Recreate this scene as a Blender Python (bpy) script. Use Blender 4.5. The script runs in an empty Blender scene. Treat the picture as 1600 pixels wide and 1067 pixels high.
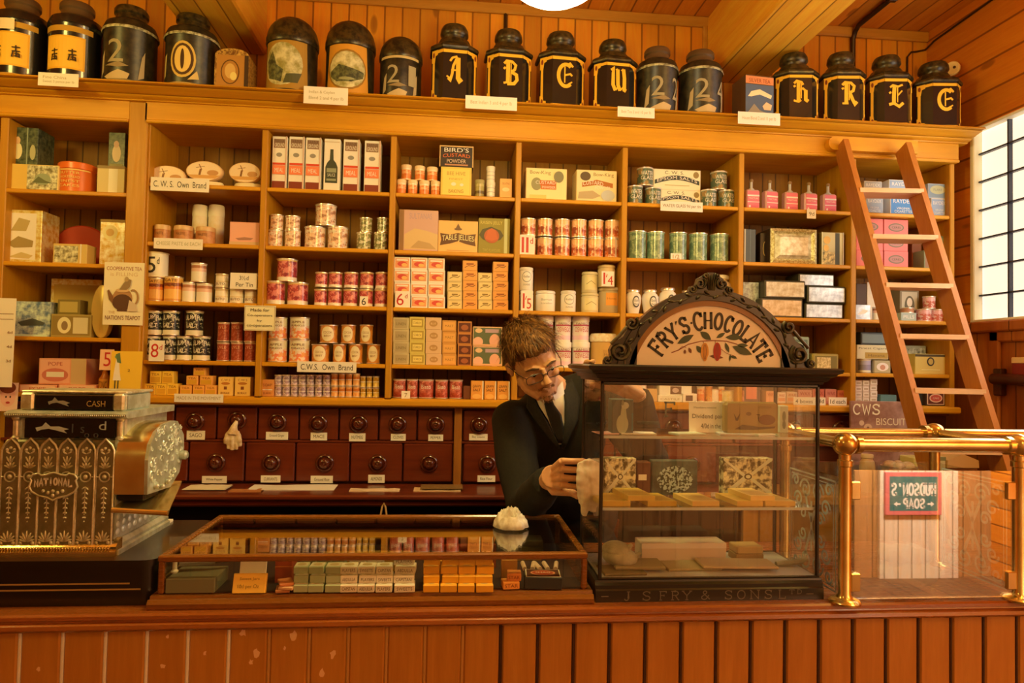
import bpy, bmesh, math, random
from mathutils import Vector, Matrix, Euler, noise as mnoise
random.seed(7)
SC = bpy.context.scene
COL = SC.collection
PI = math.pi
sin, cos = math.sin, math.cos

# ------------------------------------------------------------------ camera
F, YAW, PIT, ROL = 1065.34, 0.0933456, 0.030595, 0.0190492
CAM = Vector((0.0, -2.72, 1.5))
def _axes(u0, v0, f0):
    cr, sr = cos(ROL), sin(ROL); u = u0*cr - v0*sr; v = u0*sr + v0*cr
    cp, sp = cos(PIT), sin(PIT); fy = f0*cp - v*sp; fz = f0*sp + v*cp
    cy, sy = cos(YAW), sin(YAW)
    return Vector((u*cy + fy*sy, -u*sy + fy*cy, fz))
def ray(x, y): return _axes((x-800)/F, -(y-533.5)/F, 1.0)
def P(x, y, Y):                      # point of the plane Y=const seen at a pixel
    r = ray(x, y); return CAM + r*((Y-CAM.y)/r.y)
def PZ(x, y, Z):
    r = ray(x, y); return CAM + r*((Z-CAM.z)/r.z)
def PX(x, y, X):
    r = ray(x, y); return CAM + r*((X-CAM.x)/r.x)
def X_(x, y, Y): return P(x, y, Y).x
def Z_(x, y, Y): return P(x, y, Y).z
cd = bpy.data.cameras.new('camera'); cam = bpy.data.objects.new('camera', cd); COL.objects.link(cam)
R_, U_, F_ = _axes(1, 0, 0), _axes(0, 1, 0), _axes(0, 0, 1)
cam.matrix_world = Matrix(((R_.x, U_.x, -F_.x, CAM.x), (R_.y, U_.y, -F_.y, CAM.y), (R_.z, U_.z, -F_.z, CAM.z), (0, 0, 0, 1)))
cd.sensor_width = 36; cd.lens = F*36/1600; cd.clip_start = 0.02
SC.camera = cam
vs = SC.view_settings
vs.view_transform = 'Standard'; vs.look = 'None'; vs.gamma = 1; vs.use_curve_mapping = False; vs.exposure = -0.45
SC.cycles.transparent_max_bounces = 24

# ------------------------------------------------------------------ colour and materials
def lin(h):
    h = h.lstrip('#'); c = [int(h[i:i+2], 16)/255 for i in (0, 2, 4)]
    return tuple(((x+0.055)/1.055)**2.4 if x > 0.04045 else x/12.92 for x in c)
TINT = (1.0, 0.76, 0.42)             # the colour of the shop's lamplight
def ph(h, lev=0.8):                  # own colour of a thing that looks like h under that light
    return tuple(min(0.92, max(0.004, c/(lev*t))) for c, t in zip(lin(h), TINT))
MATS = {}
def new_mat(name):
    m = bpy.data.materials.new(name); m.use_nodes = True
    nt = m.node_tree; b = nt.nodes['Principled BSDF']
    return m, nt, b
def M(h, rough=0.55, metal=0.0, lev=0.8, spec=0.5, raw=False):
    k = ('M', h, rough, metal, lev, spec)
    if k in MATS: return MATS[k]
    m, nt, b = new_mat('paint_' + h.strip('#'))
    c = lin(h) if raw else ph(h, lev)
    b.inputs['Base Color'].default_value = (*c, 1)
    b.inputs['Roughness'].default_value = rough; b.inputs['Metallic'].default_value = metal
    b.inputs['Specular IOR Level'].default_value = spec
    MATS[k] = m; return m
def N(nt, t, **kw):
    n = nt.nodes.new(t)
    for k, v in kw.items(): setattr(n, k, v)
    return n
def setin(n, **kw):
    for k, v in kw.items(): n.inputs[k.replace('_', ' ')].default_value = v
def math_(nt, op, a, b=None, c=None):
    n = N(nt, 'ShaderNodeMath', operation=op)
    for i, x in enumerate((a, b, c)):
        if x is None: continue
        if isinstance(x, (int, float)): n.inputs[i].default_value = x
        else: nt.links.new(x, n.inputs[i])
    return n.outputs[0]
def ramp(nt, fac, stops, interp='LINEAR'):
    r = N(nt, 'ShaderNodeValToRGB'); cr = r.color_ramp; cr.interpolation = interp
    while len(cr.elements) > 1: cr.elements.remove(cr.elements[-1])
    for i, (p, c) in enumerate(stops):
        e = cr.elements[0] if i == 0 else cr.elements.new(p)
        e.position = p; e.color = (*c, 1)
    nt.links.new(fac, r.inputs[0]); return r.outputs[0]
def mix(nt, fac, a, b, blend='MIX'):
    n = N(nt, 'ShaderNodeMix', data_type='RGBA', blend_type=blend)
    for s, x in ((0, fac), (6, a), (7, b)):
        if isinstance(x, (int, float)): n.inputs[s].default_value = x
        elif isinstance(x, tuple): n.inputs[s].default_value = (*x, 1)
        else: nt.links.new(x, n.inputs[s])
    return n.outputs[2]
def wood(name, h1, h2, along='x', board=None, across='x', rough=0.45, lev=0.8, var=0.25, groove=0.006, knots=False, scale=1.0, coat=0.0, off=0.0, gdark=0.35):
    """grain running along one axis; optional boards of a given width across another, with grooves between"""
    k = ('W', name)
    if k in MATS: return MATS[k]
    m, nt, b = new_mat(name); lk = nt.links.new
    tc = N(nt, 'ShaderNodeTexCoord'); mp = N(nt, 'ShaderNodeMapping')
    s = [14*scale]*3; s['xyz'.index(along)] = 1.1*scale; mp.inputs['Scale'].default_value = s
    lk(tc.outputs['Object'], mp.inputs['Vector'])
    n1 = N(nt, 'ShaderNodeTexNoise'); setin(n1, Scale=2.2, Detail=6.0, Roughness=0.62, Distortion=0.6)
    vec = mp.outputs[0]
    sp = N(nt, 'ShaderNodeSeparateXYZ'); lk(tc.outputs['Object'], sp.inputs[0])
    if board:
        q = math_(nt, 'DIVIDE', math_(nt, 'ADD', sp.outputs['XYZ'.index(across.upper())], off), board)
        fl = math_(nt, 'FLOOR', q); fr = math_(nt, 'FRACT', q)
        wn = N(nt, 'ShaderNodeTexWhiteNoise', noise_dimensions='1D'); lk(fl, wn.inputs['W'])
        va = N(nt, 'ShaderNodeVectorMath', operation='MULTIPLY_ADD'); lk(wn.outputs['Color'], va.inputs[0]); va.inputs[1].default_value = (9, 9, 9); lk(vec, va.inputs[2]); vec = va.outputs[0]
    lk(vec, n1.inputs['Vector'])
    c1, c2 = ph(h1, lev), ph(h2, lev)
    col = ramp(nt, n1.outputs[0], [(0.3, c1), (0.7, c2)])
    wv = N(nt, 'ShaderNodeTexNoise'); setin(wv, Scale=9.0, Detail=3.0, Roughness=0.7); lk(vec, wv.inputs['Vector'])
    col = mix(nt, math_(nt, 'MULTIPLY', wv.outputs[0], 0.5), col, tuple(0.72*x for x in c1), 'MIX')
    height = n1.outputs[0]
    if knots:
        vo = N(nt, 'ShaderNodeTexVoronoi'); setin(vo, Scale=1.0)
        mk = N(nt, 'ShaderNodeMapping'); ks = [7.0]*3; ks['xyz'.index(along)] = 2.6; mk.inputs['Scale'].default_value = ks
        lk(tc.outputs['Object'], mk.inputs[0]); lk(mk.outputs[0], vo.inputs['Vector'])
        kf = ramp(nt, vo.outputs['Distance'], [(0.0, (1, 1, 1)), (0.09, (0.8, 0.8, 0.8)), (0.13, (0, 0, 0))])
        col = mix(nt, math_(nt, 'MULTIPLY', kf, 0.75), col, tuple(0.3*x for x in c1))
    if board:
        col = mix(nt, 1.0, col, ramp(nt, wn.outputs['Value'], [(0, (1-var,)*3), (1, (1+var*0.35,)*3)]), 'MULTIPLY')
        d = math_(nt, 'MINIMUM', fr, math_(nt, 'SUBTRACT', 1.0, fr))
        g = ramp(nt, d, [(groove/board*0.5, (1, 1, 1)), (groove/board*1.0, (0, 0, 0))])
        col = mix(nt, g, col, tuple(gdark*x for x in c1))
        height = math_(nt, 'SUBTRACT', math_(nt, 'MULTIPLY', n1.outputs[0], 0.15), math_(nt, 'MULTIPLY', g, 1.0))
    bp = N(nt, 'ShaderNodeBump'); setin(bp, Strength=0.35 if board else 0.12, Distance=0.004); lk(height, bp.inputs['Height']); lk(bp.outputs[0], b.inputs['Normal'])
    lk(col, b.inputs['Base Color'])
    rr = ramp(nt, wv.outputs[0], [(0.2, (rough-0.08,)*3), (0.8, (rough+0.12,)*3)]); lk(rr, b.inputs['Roughness'])
    b.inputs['Coat Weight'].default_value = coat; b.inputs['Coat Roughness'].default_value = 0.12
    MATS[k] = m; return m
def mottled(name, h1, h2, scale=8.0, rough=0.5, metal=0.0, lev=0.8, bump=0.0, detail=4.0, lo=0.38, hi=0.62):
    """two colours blended by noise: worn paint, tarnish, cloth, printed scenery"""
    k = ('N', name)
    if k in MATS: return MATS[k]
    m, nt, b = new_mat(name); lk = nt.links.new
    tc = N(nt, 'ShaderNodeTexCoord'); n1 = N(nt, 'ShaderNodeTexNoise'); setin(n1, Scale=scale, Detail=detail, Roughness=0.6)
    lk(tc.outputs['Object'], n1.inputs['Vector'])
    lk(ramp(nt, n1.outputs[0], [(lo, ph(h1, lev)), (hi, ph(h2, lev))]), b.inputs['Base Color'])
    b.inputs['Roughness'].default_value = rough; b.inputs['Metallic'].default_value = metal
    if bump:
        bp = N(nt, 'ShaderNodeBump'); setin(bp, Strength=bump, Distance=0.01); lk(n1.outputs[0], bp.inputs['Height']); lk(bp.outputs[0], b.inputs['Normal'])
    MATS[k] = m; return m
def bands(name, stops, blotch=None, rough=0.35, metal=0.0, lev=0.8, bscale=7.0, zone=(0.0, 1.0), thr=0.5):
    """a printed wrapper: level bands (height 0..1) and patches of a second colour inside a zone of heights"""
    k = ('B', name)
    if k in MATS: return MATS[k]
    m, nt, b = new_mat(name); lk = nt.links.new
    tc = N(nt, 'ShaderNodeTexCoord'); sp = N(nt, 'ShaderNodeSeparateXYZ'); lk(tc.outputs['Generated'], sp.inputs[0])
    col = ramp(nt, sp.outputs[2], [(p, ph(c, lev)) for p, c in stops], 'CONSTANT')
    if blotch:
        for i, bc in enumerate(blotch):
            n1 = N(nt, 'ShaderNodeTexNoise'); setin(n1, Scale=bscale*(1+0.35*i), Detail=4.0, Roughness=0.65)
            va = N(nt, 'ShaderNodeVectorMath', operation='MULTIPLY_ADD'); lk(tc.outputs['Generated'], va.inputs[0]); va.inputs[1].default_value = (0.6, 0.6, 0.8); va.inputs[2].default_value = (3.1*i+1, 7*i, 2.3)
            lk(va.outputs[0], n1.inputs['Vector'])
            t = math_(nt, 'GREATER_THAN', n1.outputs[0], thr)
            z = math_(nt, 'MULTIPLY', math_(nt, 'GREATER_THAN', sp.outputs[2], zone[0]), math_(nt, 'LESS_THAN', sp.outputs[2], zone[1]))
            col = mix(nt, math_(nt, 'MULTIPLY', math_(nt, 'MULTIPLY', t, z), 0.75), col, ph(bc, lev))
    lk(col, b.inputs['Base Color']); b.inputs['Roughness'].default_value = rough; b.inputs['Metallic'].default_value = metal
    b.inputs['Coat Weight'].default_value = 0.6; b.inputs['Coat Roughness'].default_value = 0.16
    MATS[k] = m; return m
def glass(name, tint=(0.93, 0.95, 0.9), refl=1.0, base=0.04, rough=0.0):
    """a clear pane: what is behind it plus its reflection"""
    k = ('G', name)
    if k in MATS: return MATS[k]
    m, nt, b = new_mat(name); lk = nt.links.new; nt.nodes.remove(b)
    out = nt.nodes['Material Output']; tr = N(nt, 'ShaderNodeBsdfTransparent'); tr.inputs[0].default_value = (*tint, 1)
    gl = N(nt, 'ShaderNodeBsdfGlossy'); gl.inputs['Roughness'].default_value = rough; gl.inputs[0].default_value = (1, 1, 1, 1)
    fr = N(nt, 'ShaderNodeFresnel'); ge = N(nt, 'ShaderNodeNewGeometry')
    lk(math_(nt, 'SUBTRACT', 1.45, math_(nt, 'MULTIPLY', ge.outputs['Backfacing'], 1.45-1/1.45)), fr.inputs[0])
    fac = math_(nt, 'MINIMUM', math_(nt, 'ADD', math_(nt, 'MULTIPLY', fr.outputs[0], refl), base-0.034), 1.0)
    mx = N(nt, 'ShaderNodeMixShader'); lk(fac, mx.inputs[0]); lk(tr.outputs[0], mx.inputs[1]); lk(gl.outputs[0], mx.inputs[2]); lk(mx.outputs[0], out.inputs[0])
    MATS[k] = m; return m
def emit(name, col, s):
    k = ('E', name)
    if k in MATS: return MATS[k]
    m, nt, b = new_mat(name); b.inputs['Base Color'].default_value = (*col, 1)
    b.inputs['Emission Color'].default_value = (*col, 1); b.inputs['Emission Strength'].default_value = s
    MATS[k] = m; return m

# ------------------------------------------------------------------ text as flat shapes
TXC = {}
def glyphs(s):
    if s in TXC: return TXC[s]
    cu = bpy.data.curves.new('t', 'FONT'); cu.body = s; cu.resolution_u = 3
    if '\n' in s: cu.align_x = 'CENTER'
    ob = bpy.data.objects.new('t', cu); COL.objects.link(ob)
    dg = bpy.context.evaluated_depsgraph_get(); dg.update()
    me = bpy.data.meshes.new_from_object(ob.evaluated_get(dg))
    vv = [(v.co.x, v.co.y) for v in me.vertices]; ff = [tuple(p.vertices) for p in me.polygons]
    bpy.data.objects.remove(ob); bpy.data.curves.remove(cu); bpy.data.meshes.remove(me)
    x0 = min(v[0] for v in vv); x1 = max(v[0] for v in vv); y0 = min(v[1] for v in vv); y1 = max(v[1] for v in vv)
    vv = [((a-x0)/(x1-x0), (b-y0)/(y1-y0)) for a, b in vv]
    TXC[s] = (vv, ff); return TXC[s]
# strokes of a slab-serif alphabet on a 1 x 1 cell: (polyline, weight) with serif marks
def arc(cx, cy, rx, ry, a0, a1, n=10): return [(cx+rx*cos(math.radians(a0+(a1-a0)*i/n)), cy+ry*sin(math.radians(a0+(a1-a0)*i/n))) for i in range(n+1)]
ST = {
 'F': [[(.15, 0), (.15, 1)], [(.15, .96), (.9, .96), (.9, .78)], [(.15, .52), (.65, .52)], [(.62, .62), (.62, .42)], [(0, .03), (.36, .03)], [(0, .97), (.2, .97)]],
 'R': [[(.15, 0), (.15, 1)], [(.15, .96), (.55, .96)]+arc(.55, .74, .3, .22, 90, -90)+[(.15, .52)], [(.5, .52), (.85, .03), (.98, .03)], [(0, .03), (.34, .03)], [(0, .97), (.2, .97)]],
 'Y': [[(.08, .97), (.5, .48), (.92, .97)], [(.5, .48), (.5, 0)], [(-.04, .97), (.24, .97)], [(.76, .97), (1.04, .97)], [(.34, .03), (.66, .03)]],
 'S': [arc(.5, .75, .36, .22, 30, 190, 10)+arc(.5, .26, .38, .23, 100, -160, 12), [(.86, .97), (.86, .72)], [(.12, .03), (.12, .28)]],
 'C': [arc(.52, .5, .42, .47, 40, 320, 18), [(.86, .97), (.86, .7)]],
 'H': [[(.15, 0), (.15, 1)], [(.85, 0), (.85, 1)], [(.15, .5), (.85, .5)], [(0, .03), (.3, .03)], [(.7, .03), (1, .03)], [(0, .97), (.3, .97)], [(.7, .97), (1, .97)]],
 'O': [arc(.5, .5, .42, .47, 0, 360, 22)],
 'L': [[(.15, 0), (.15, 1)], [(.15, .04), (.9, .04), (.9, .25)], [(0, .97), (.34, .97)], [(0, .03), (.2, .03)]],
 'A': [[(.06, .03), (.5, 1), (.94, .03)], [(.22, .36), (.78, .36)], [(-.06, .03), (.24, .03)], [(.76, .03), (1.06, .03)]],
 'T': [[(.5, 0), (.5, 1)], [(.06, .76), (.06, .96), (.94, .96), (.94, .76)], [(.32, .03), (.68, .03)]],
 'E': [[(.15, 0), (.15, 1)], [(.15, .96), (.88, .96), (.88, .78)], [(.15, .52), (.62, .52)], [(.62, .64), (.62, .4)], [(.15, .04), (.9, .04), (.9, .24)], [(0, .03), (.2, .03)], [(0, .97), (.2, .97)]],
 'N': [[(.12, 0), (.12, .97), (.88, .03), (.88, 1)], [(-.02, .03), (.28, .03)], [(-.02, .97), (.14, .97)], [(.72, .97), (1.02, .97)]],
 'D': [[(.15, 0), (.15, 1)], [(.15, .96), (.45, .96)]+arc(.45, .5, .42, .46, 90, -90, 12)+[(.15, .04)], [(0, .03), (.2, .03)], [(0, .97), (.2, .97)]],
 'I': [[(.5, 0), (.5, 1)], [(.3, .03), (.7, .03)], [(.3, .97), (.7, .97)]],
 'J': [[(.65, 1), (.65, .25)]+arc(.4, .25, .25, .22, 0, -170, 8), [(.45, .97), (.85, .97)]],
 'U': [[(.12, 1), (.12, .35)]+arc(.5, .35, .38, .32, 180, 360, 10)+[(.88, 1)], [(-.02, .97), (.28, .97)], [(.72, .97), (1.02, .97)]],
 'P': [[(.15, 0), (.15, 1)], [(.15, .96), (.55, .96)]+arc(.55, .72, .32, .24, 90, -90)+[(.15, .48)], [(0, .03), (.34, .03)], [(0, .97), (.2, .97)]],
 'B': [[(.15, 0), (.15, 1)], [(.15, .96), (.5, .96)]+arc(.5, .75, .28, .21, 90, -90)+[(.15, .54)], [(.5, .54)]+arc(.52, .29, .34, .25, 90, -90)+[(.15, .04)]],
 'W': [[(.02, 1), (.26, .02), (.5, .8), (.74, .02), (.98, 1)]],
 '&': [[(.95, .05), (.3, .7)]+arc(.45, .8, .18, .17, 210, -30, 9)+[(.2, .4)]+arc(.38, .25, .28, .22, 140, 330, 9)+[(.85, .5)]],
 "'": [[(.5, 1), (.42, .72)]], '.': [[(.42, .04), (.58, .04)]], '-': [[(.1, .5), (.9, .5)]],
}
def ribbon(pts, w):
    """a polyline with width -> (verts, quads)"""
    v, f = [], []
    n = len(pts)
    for i, p in enumerate(pts):
        a = Vector(pts[max(i-1, 0)]); c = Vector(pts[min(i+1, n-1)]); q = Vector(p)
        d0 = (q-a).normalized() if i > 0 else (c-q).normalized(); d1 = (c-q).normalized() if i < n-1 else d0
        t = d0+d1
        if t.length < 1e-4: t = d1
        t.normalize(); nn = Vector((-t.y, t.x)); k = max(0.5, nn.dot(Vector((-d1.y, d1.x))))
        v += [tuple(q+nn*w/2/k), tuple(q-nn*w/2/k)]
    for i in range(n-1): f.append((2*i, 2*i+1, 2*i+3, 2*i+2))
    return v, f

# ------------------------------------------------------------------ mesh builder
class MB:
    def __init__(s): s.v = []; s.f = []; s.m = []
    def add(s, v, f, mi=0):
        o = len(s.v); s.v += [tuple(x) for x in v]; s.f += [tuple(i+o for i in q) for q in f]; s.m += [mi]*len(f); return s
    def box(s, x0, x1, y0, y1, z0, z1, mi=0, bev=0.0):
        if bev <= 0:
            v = [(x, y, z) for x in (x0, x1) for y in (y0, y1) for z in (z0, z1)]
            return s.add(v, [(0, 1, 3, 2), (4, 6, 7, 5), (0, 4, 5, 1), (2, 3, 7, 6), (0, 2, 6, 4), (1, 5, 7, 3)], mi)
        b = min(bev, 0.49*abs(x1-x0), 0.49*abs(y1-y0), 0.49*abs(z1-z0))
        c = ((x0+x1)/2, (y0+y1)/2, (z0+z1)/2); h = (abs(x1-x0)/2, abs(y1-y0)/2, abs(z1-z0)/2)
        v, idx = [], {}
        for sx in (-1, 1):
            for sy in (-1, 1):
                for sz in (-1, 1):
                    for a in range(3):
                        d = [h[0]-b, h[1]-b, h[2]-b]; d[a] = h[a]
                        idx[(sx, sy, sz, a)] = len(v); v.append((c[0]+sx*d[0], c[1]+sy*d[1], c[2]+sz*d[2]))
        f = []
        def q(*k):
            pts = [Vector(v[i]) for i in k]; nn = (pts[1]-pts[0]).cross(pts[2]-pts[0]); ctr = sum(pts, Vector())/len(pts)-Vector(c)
            f.append(tuple(k) if nn.dot(ctr) > 0 else tuple(reversed(k)))
        for a in range(3):
            o = [i for i in range(3) if i != a]
            for sg in (-1, 1):
                ks = []
                for s1, s2 in ((-1, -1), (1, -1), (1, 1), (-1, 1)):
                    t = [0, 0, 0]; t[a] = sg; t[o[0]] = s1; t[o[1]] = s2; ks.append(idx[(*t, a)])
                q(*ks)
            for s1 in (-1, 1):
                for s2 in (-1, 1):
                    t = [0, 0, 0]; t[o[0]] = s1; t[o[1]] = s2
                    ta, tb = list(t), list(t); ta[a] = -1; tb[a] = 1
                    q(idx[(*ta, o[0])], idx[(*tb, o[0])], idx[(*tb, o[1])], idx[(*ta, o[1])])
        for sx in (-1, 1):
            for sy in (-1, 1):
                for sz in (-1, 1): q(*(idx[(sx, sy, sz, a)] for a in range(3)))
        return s.add(v, f, mi)
    def lathe(s, prof, n=24, c=(0, 0, 0), mi=0, axis='z', sx=1.0, sy=1.0, cap=True, a0=0.0, sq=0.0):
        v, f = [], []
        for r, z in prof:
            for i in range(n):
                a = a0+2*PI*i/n; x, y = r*cos(a)*sx, r*sin(a)*sy
                p = (x, y, z) if axis == 'z' else ((x, -z, y) if axis == 'y' else (z, x, y))
                v.append((p[0]+c[0], p[1]+c[1], p[2]+c[2]))
        for j in range(len(prof)-1):
            for i in range(n): f.append((j*n+i, j*n+(i+1) % n, (j+1)*n+(i+1) % n, (j+1)*n+i))
        if cap:
            if prof[0][0] > 1e-6: f.append(tuple(reversed(range(n))))
            if prof[-1][0] > 1e-6: f.append(tuple(range((len(prof)-1)*n, len(prof)*n)))
        return s.add(v, f, mi)
    def prism(s, poly, y0, y1, mi=0, plane='xz'):
        n = len(poly)
        area = sum(poly[i][0]*poly[(i+1) % n][1]-poly[(i+1) % n][0]*poly[i][1] for i in range(n))
        if area < 0: poly = list(reversed(poly))
        def mk(p, t): return (p[0], t, p[1]) if plane == 'xz' else ((t, p[0], p[1]) if plane == 'yz' else (p[0], p[1], t))
        v = [mk(p, y0) for p in poly]+[mk(p, y1) for p in poly]
        a, b = tuple(range(n)), tuple(range(2*n-1, n-1, -1))
        f = [a, b]+[(i+n, (i+1) % n+n, (i+1) % n, i) for i in range(n)]
        if plane != 'xz': f = [tuple(reversed(q)) for q in f]
        return s.add(v, f, mi)
    def tube(s, pts, r, n=10, mi=0, closed=False):
        pts = [Vector(p) for p in pts]; v, f = [], []; k = len(pts); up = None
        for i, p in enumerate(pts):
            a = pts[(i-1) % k] if (closed or i > 0) else p; b = pts[(i+1) % k] if (closed or i < k-1) else p
            t = (b-a).normalized()
            if up is None: up = t.orthogonal().normalized()
            up = (up-t*up.dot(t)).normalized(); w = t.cross(up); rr = r[i] if isinstance(r, (list, tuple)) else r
            for j in range(n): v.append(p+up*(rr*cos(2*PI*j/n))+w*(rr*sin(2*PI*j/n)))
        for i in range(k if closed else k-1):
            i2 = (i+1) % k
            for j in range(n): f.append((i*n+j, i*n+(j+1) % n, i2*n+(j+1) % n, i2*n+j))
        if not closed: f += [tuple(reversed(range(n))), tuple(range((k-1)*n, k*n))]
        return s.add(v, f, mi)
    def ell(s, c, r, n=14, m=8, mi=0, rot=None):
        v, f = [], []; q = rot.to_matrix() if rot else None
        for j in range(m+1):
            t = PI*j/m
            for i in range(n):
                p = Vector((r[0]*sin(t)*cos(2*PI*i/n), r[1]*sin(t)*sin(2*PI*i/n), -r[2]*cos(t)))
                if q: p = q @ p
                v.append(p+Vector(c))
        for j in range(m):
            for i in range(n): f.append((j*n+i, j*n+(i+1) % n, (j+1)*n+(i+1) % n, (j+1)*n+i))
        return s.add(v, f, mi)
    def flat(s, v2, f, y, mi=0, fn=None):
        """2-D shapes (x, z) standing in the plane y, facing -y"""
        vv = [fn(a, b) if fn else (a, y, b) for a, b in v2]
        o = []
        for q in f:
            ar = sum(v2[q[i]][0]*v2[q[(i+1) % len(q)]][1]-v2[q[(i+1) % len(q)]][0]*v2[q[i]][1] for i in range(len(q)))
            o.append(tuple(q) if ar > 0 else tuple(reversed(q)))
        return s.add(vv, o, mi)
    def build(s, name, mats, parent=None, loc=(0, 0, 0), rot=None, smooth=35):
        me = bpy.data.meshes.new(name); me.from_pydata(s.v, [], s.f)
        if not isinstance(mats, (list, tuple)): mats = [mats]
        for m in mats: me.materials.append(m)
        me.polygons.foreach_set('material_index', s.m)
        if smooth:
            me.polygons.foreach_set('use_smooth', [True]*len(s.f)); me.set_sharp_from_angle(angle=math.radians(smooth))
        me.update()
        return link(name, me, parent, loc, rot)
def link(name, me, parent=None, loc=(0, 0, 0), rot=None):
    o = bpy.data.objects.new(name, me); COL.objects.link(o); o.location = loc
    if rot: o.rotation_euler = rot
    if parent: o.parent = parent
    return o
def tag(o, label, cat, group=None):
    o['label'] = label; o['category'] = cat
    if group: o['group'] = group
    return o
def empty(name, loc, label=None, cat=None, group=None, rot=None):
    o = bpy.data.objects.new(name, None); COL.objects.link(o); o.location = loc; o.empty_display_size = 0.05
    if rot: o.rotation_euler = rot
    if label: tag(o, label, cat, group)
    return o
def struct(o): o['kind'] = 'structure'; return o
def copy_tree(o, parent=None):
    c = o.copy(); COL.objects.link(c)
    if parent: c.parent = parent
    for ch in list(o.children): copy_tree(ch, c)
    return c
def remesh(mb, name, mats, voxel=0.004, sm=4, parent=None, loc=(0, 0, 0), rot=None, disp=None):
    """fuse overlapping solids into one continuous skin"""
    me = bpy.data.meshes.new('tmp'); me.from_pydata(mb.v, [], mb.f); ob = bpy.data.objects.new('tmp', me); COL.objects.link(ob)
    r = ob.modifiers.new('r', 'REMESH'); r.mode = 'VOXEL'; r.voxel_size = voxel
    if sm: k = ob.modifiers.new('s', 'SMOOTH'); k.iterations = sm; k.factor = 0.5
    dg = bpy.context.evaluated_depsgraph_get(); dg.update()
    m2 = bpy.data.meshes.new_from_object(ob.evaluated_get(dg)); bpy.data.objects.remove(ob); bpy.data.meshes.remove(me)
    m2.name = name; m2.materials.clear()
    for m in (mats if isinstance(mats, (list, tuple)) else [mats]): m2.materials.append(m)
    if disp:
        for v in m2.vertices: v.co = disp(v.co.copy())
    m2.polygons.foreach_set('use_smooth', [True]*len(m2.polygons)); m2.polygons.foreach_set('material_index', [0]*len(m2.polygons)); m2.update()
    return link(name, m2, parent, loc, rot)
def wrapfn(x0, z0, w, h, R=None, cy=0.0, y=0.0, half=None):
    """maps print coordinates 0..1 to a flat front (R None) or round a drum of radius R"""
    if R is None: return lambda a, b: (x0+a*w, y, z0+b*h)
    ha = half or 1.1
    return lambda a, b: (R*sin((a-0.5)*2*ha), cy-R*cos((a-0.5)*2*ha), z0+b*h)
def strips(v, f, st=0.07):
    """cut flat shapes into narrow upright strips so that they can bend round a drum"""
    def clip(p, x, sg):
        o = []
        for i in range(len(p)):
            a, b = p[i-1], p[i]; da, db = sg*(a[0]-x), sg*(b[0]-x)
            if (da >= 0) != (db >= 0): t = da/(da-db); o.append((x, a[1]+(b[1]-a[1])*t))
            if db >= 0: o.append(b)
        return o
    V, Fc = [], []
    for q in f:
        p = [v[i] for i in q]; x0 = min(a[0] for a in p); x1 = max(a[0] for a in p)
        k = max(1, math.ceil((x1-x0)/st))
        for i in range(k):
            c = p if k == 1 else clip(clip(p, x0+(x1-x0)*i/k, 1), x0+(x1-x0)*(i+1)/k, -1)
            if len(c) > 2: Fc.append(tuple(range(len(V), len(V)+len(c)))); V += c
    return V, Fc
def printed(elems, w, h, y, name='lettering', parent=None, R=None, cy=0.0, half=None, step=0.0004, z0=0.0, lev=0.8, rough=0.5):
    """ink on a face: r rect, e ellipse, t text, p polygon, l line, k slab-serif text; w x h face centred on x=0, rising from z0"""
    mb = MB(); mats = []; idx = {}
    for k, e in enumerate(elems):
        col = e[-1]
        if col not in idx: idx[col] = len(mats); mats.append(col if not isinstance(col, str) else M(col, rough, lev=lev))
        mi = idx[col]; yy = y-step*(k+1)
        fn = wrapfn(-w/2, z0, w, h, None if R is None else R+step*(k+1), cy, yy, half)
        if e[0] == 'r':
            n = 10 if R else 1; x0, y0, x1, y1 = e[1:5]
            v = [(x0+(x1-x0)*i/n, t) for i in range(n+1) for t in (y0, y1)]; f = [(2*i, 2*i+1, 2*i+3, 2*i+2) for i in range(n)]
        elif e[0] == 'e':
            cx, cz, rx, rz = e[1:5]; n = 20
            v = [(cx+rx*cos(2*PI*i/n), cz+rz*sin(2*PI*i/n)) for i in range(n)]; f = [tuple(range(n))]
        elif e[0] == 'p': v = list(e[1]); f = [tuple(range(len(v)))]
        elif e[0] == 'l': v, f = ribbon([(a*w, b*h) for a, b in e[1]], e[2]); v = [(a/w, b/h) for a, b in v]
        elif e[0] == 't':
            x0, y0, x1, y1, s = e[1:6]; v, f = glyphs(s); v = [(x0+a*(x1-x0), y0+b*(y1-y0)) for a, b in v]
        elif e[0] == 'a':    # text on a rise: lifted in the middle
            x0, y0, x1, y1, s, up = e[1:7]; v, f = glyphs(s); v = [(x0+a*(x1-x0), y0+b*(y1-y0)+up*(1-(2*a-1)**2)) for a, b in v]
        elif e[0] == 'k':
            x0, y0, x1, y1, s, wt = e[1:7]; v, f = [], []; cw = (x1-x0)/len(s)
            for i, ch in enumerate(s):
                for pl in ST.get(ch, []):
                    a, b = ribbon([(w*(x0+cw*(i+0.08+0.84*px)), h*(y0+(y1-y0)*pz)) for px, pz in pl], wt); a = [(q/w, r/h) for q, r in a]; o = len(v); v += a; f += [tuple(q+o for q in t) for t in b]
        if R: v, f = strips(v, f)
        mb.flat(v, f, yy, mi, fn)
    return mb.build(name, mats, parent, smooth=0)
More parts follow.
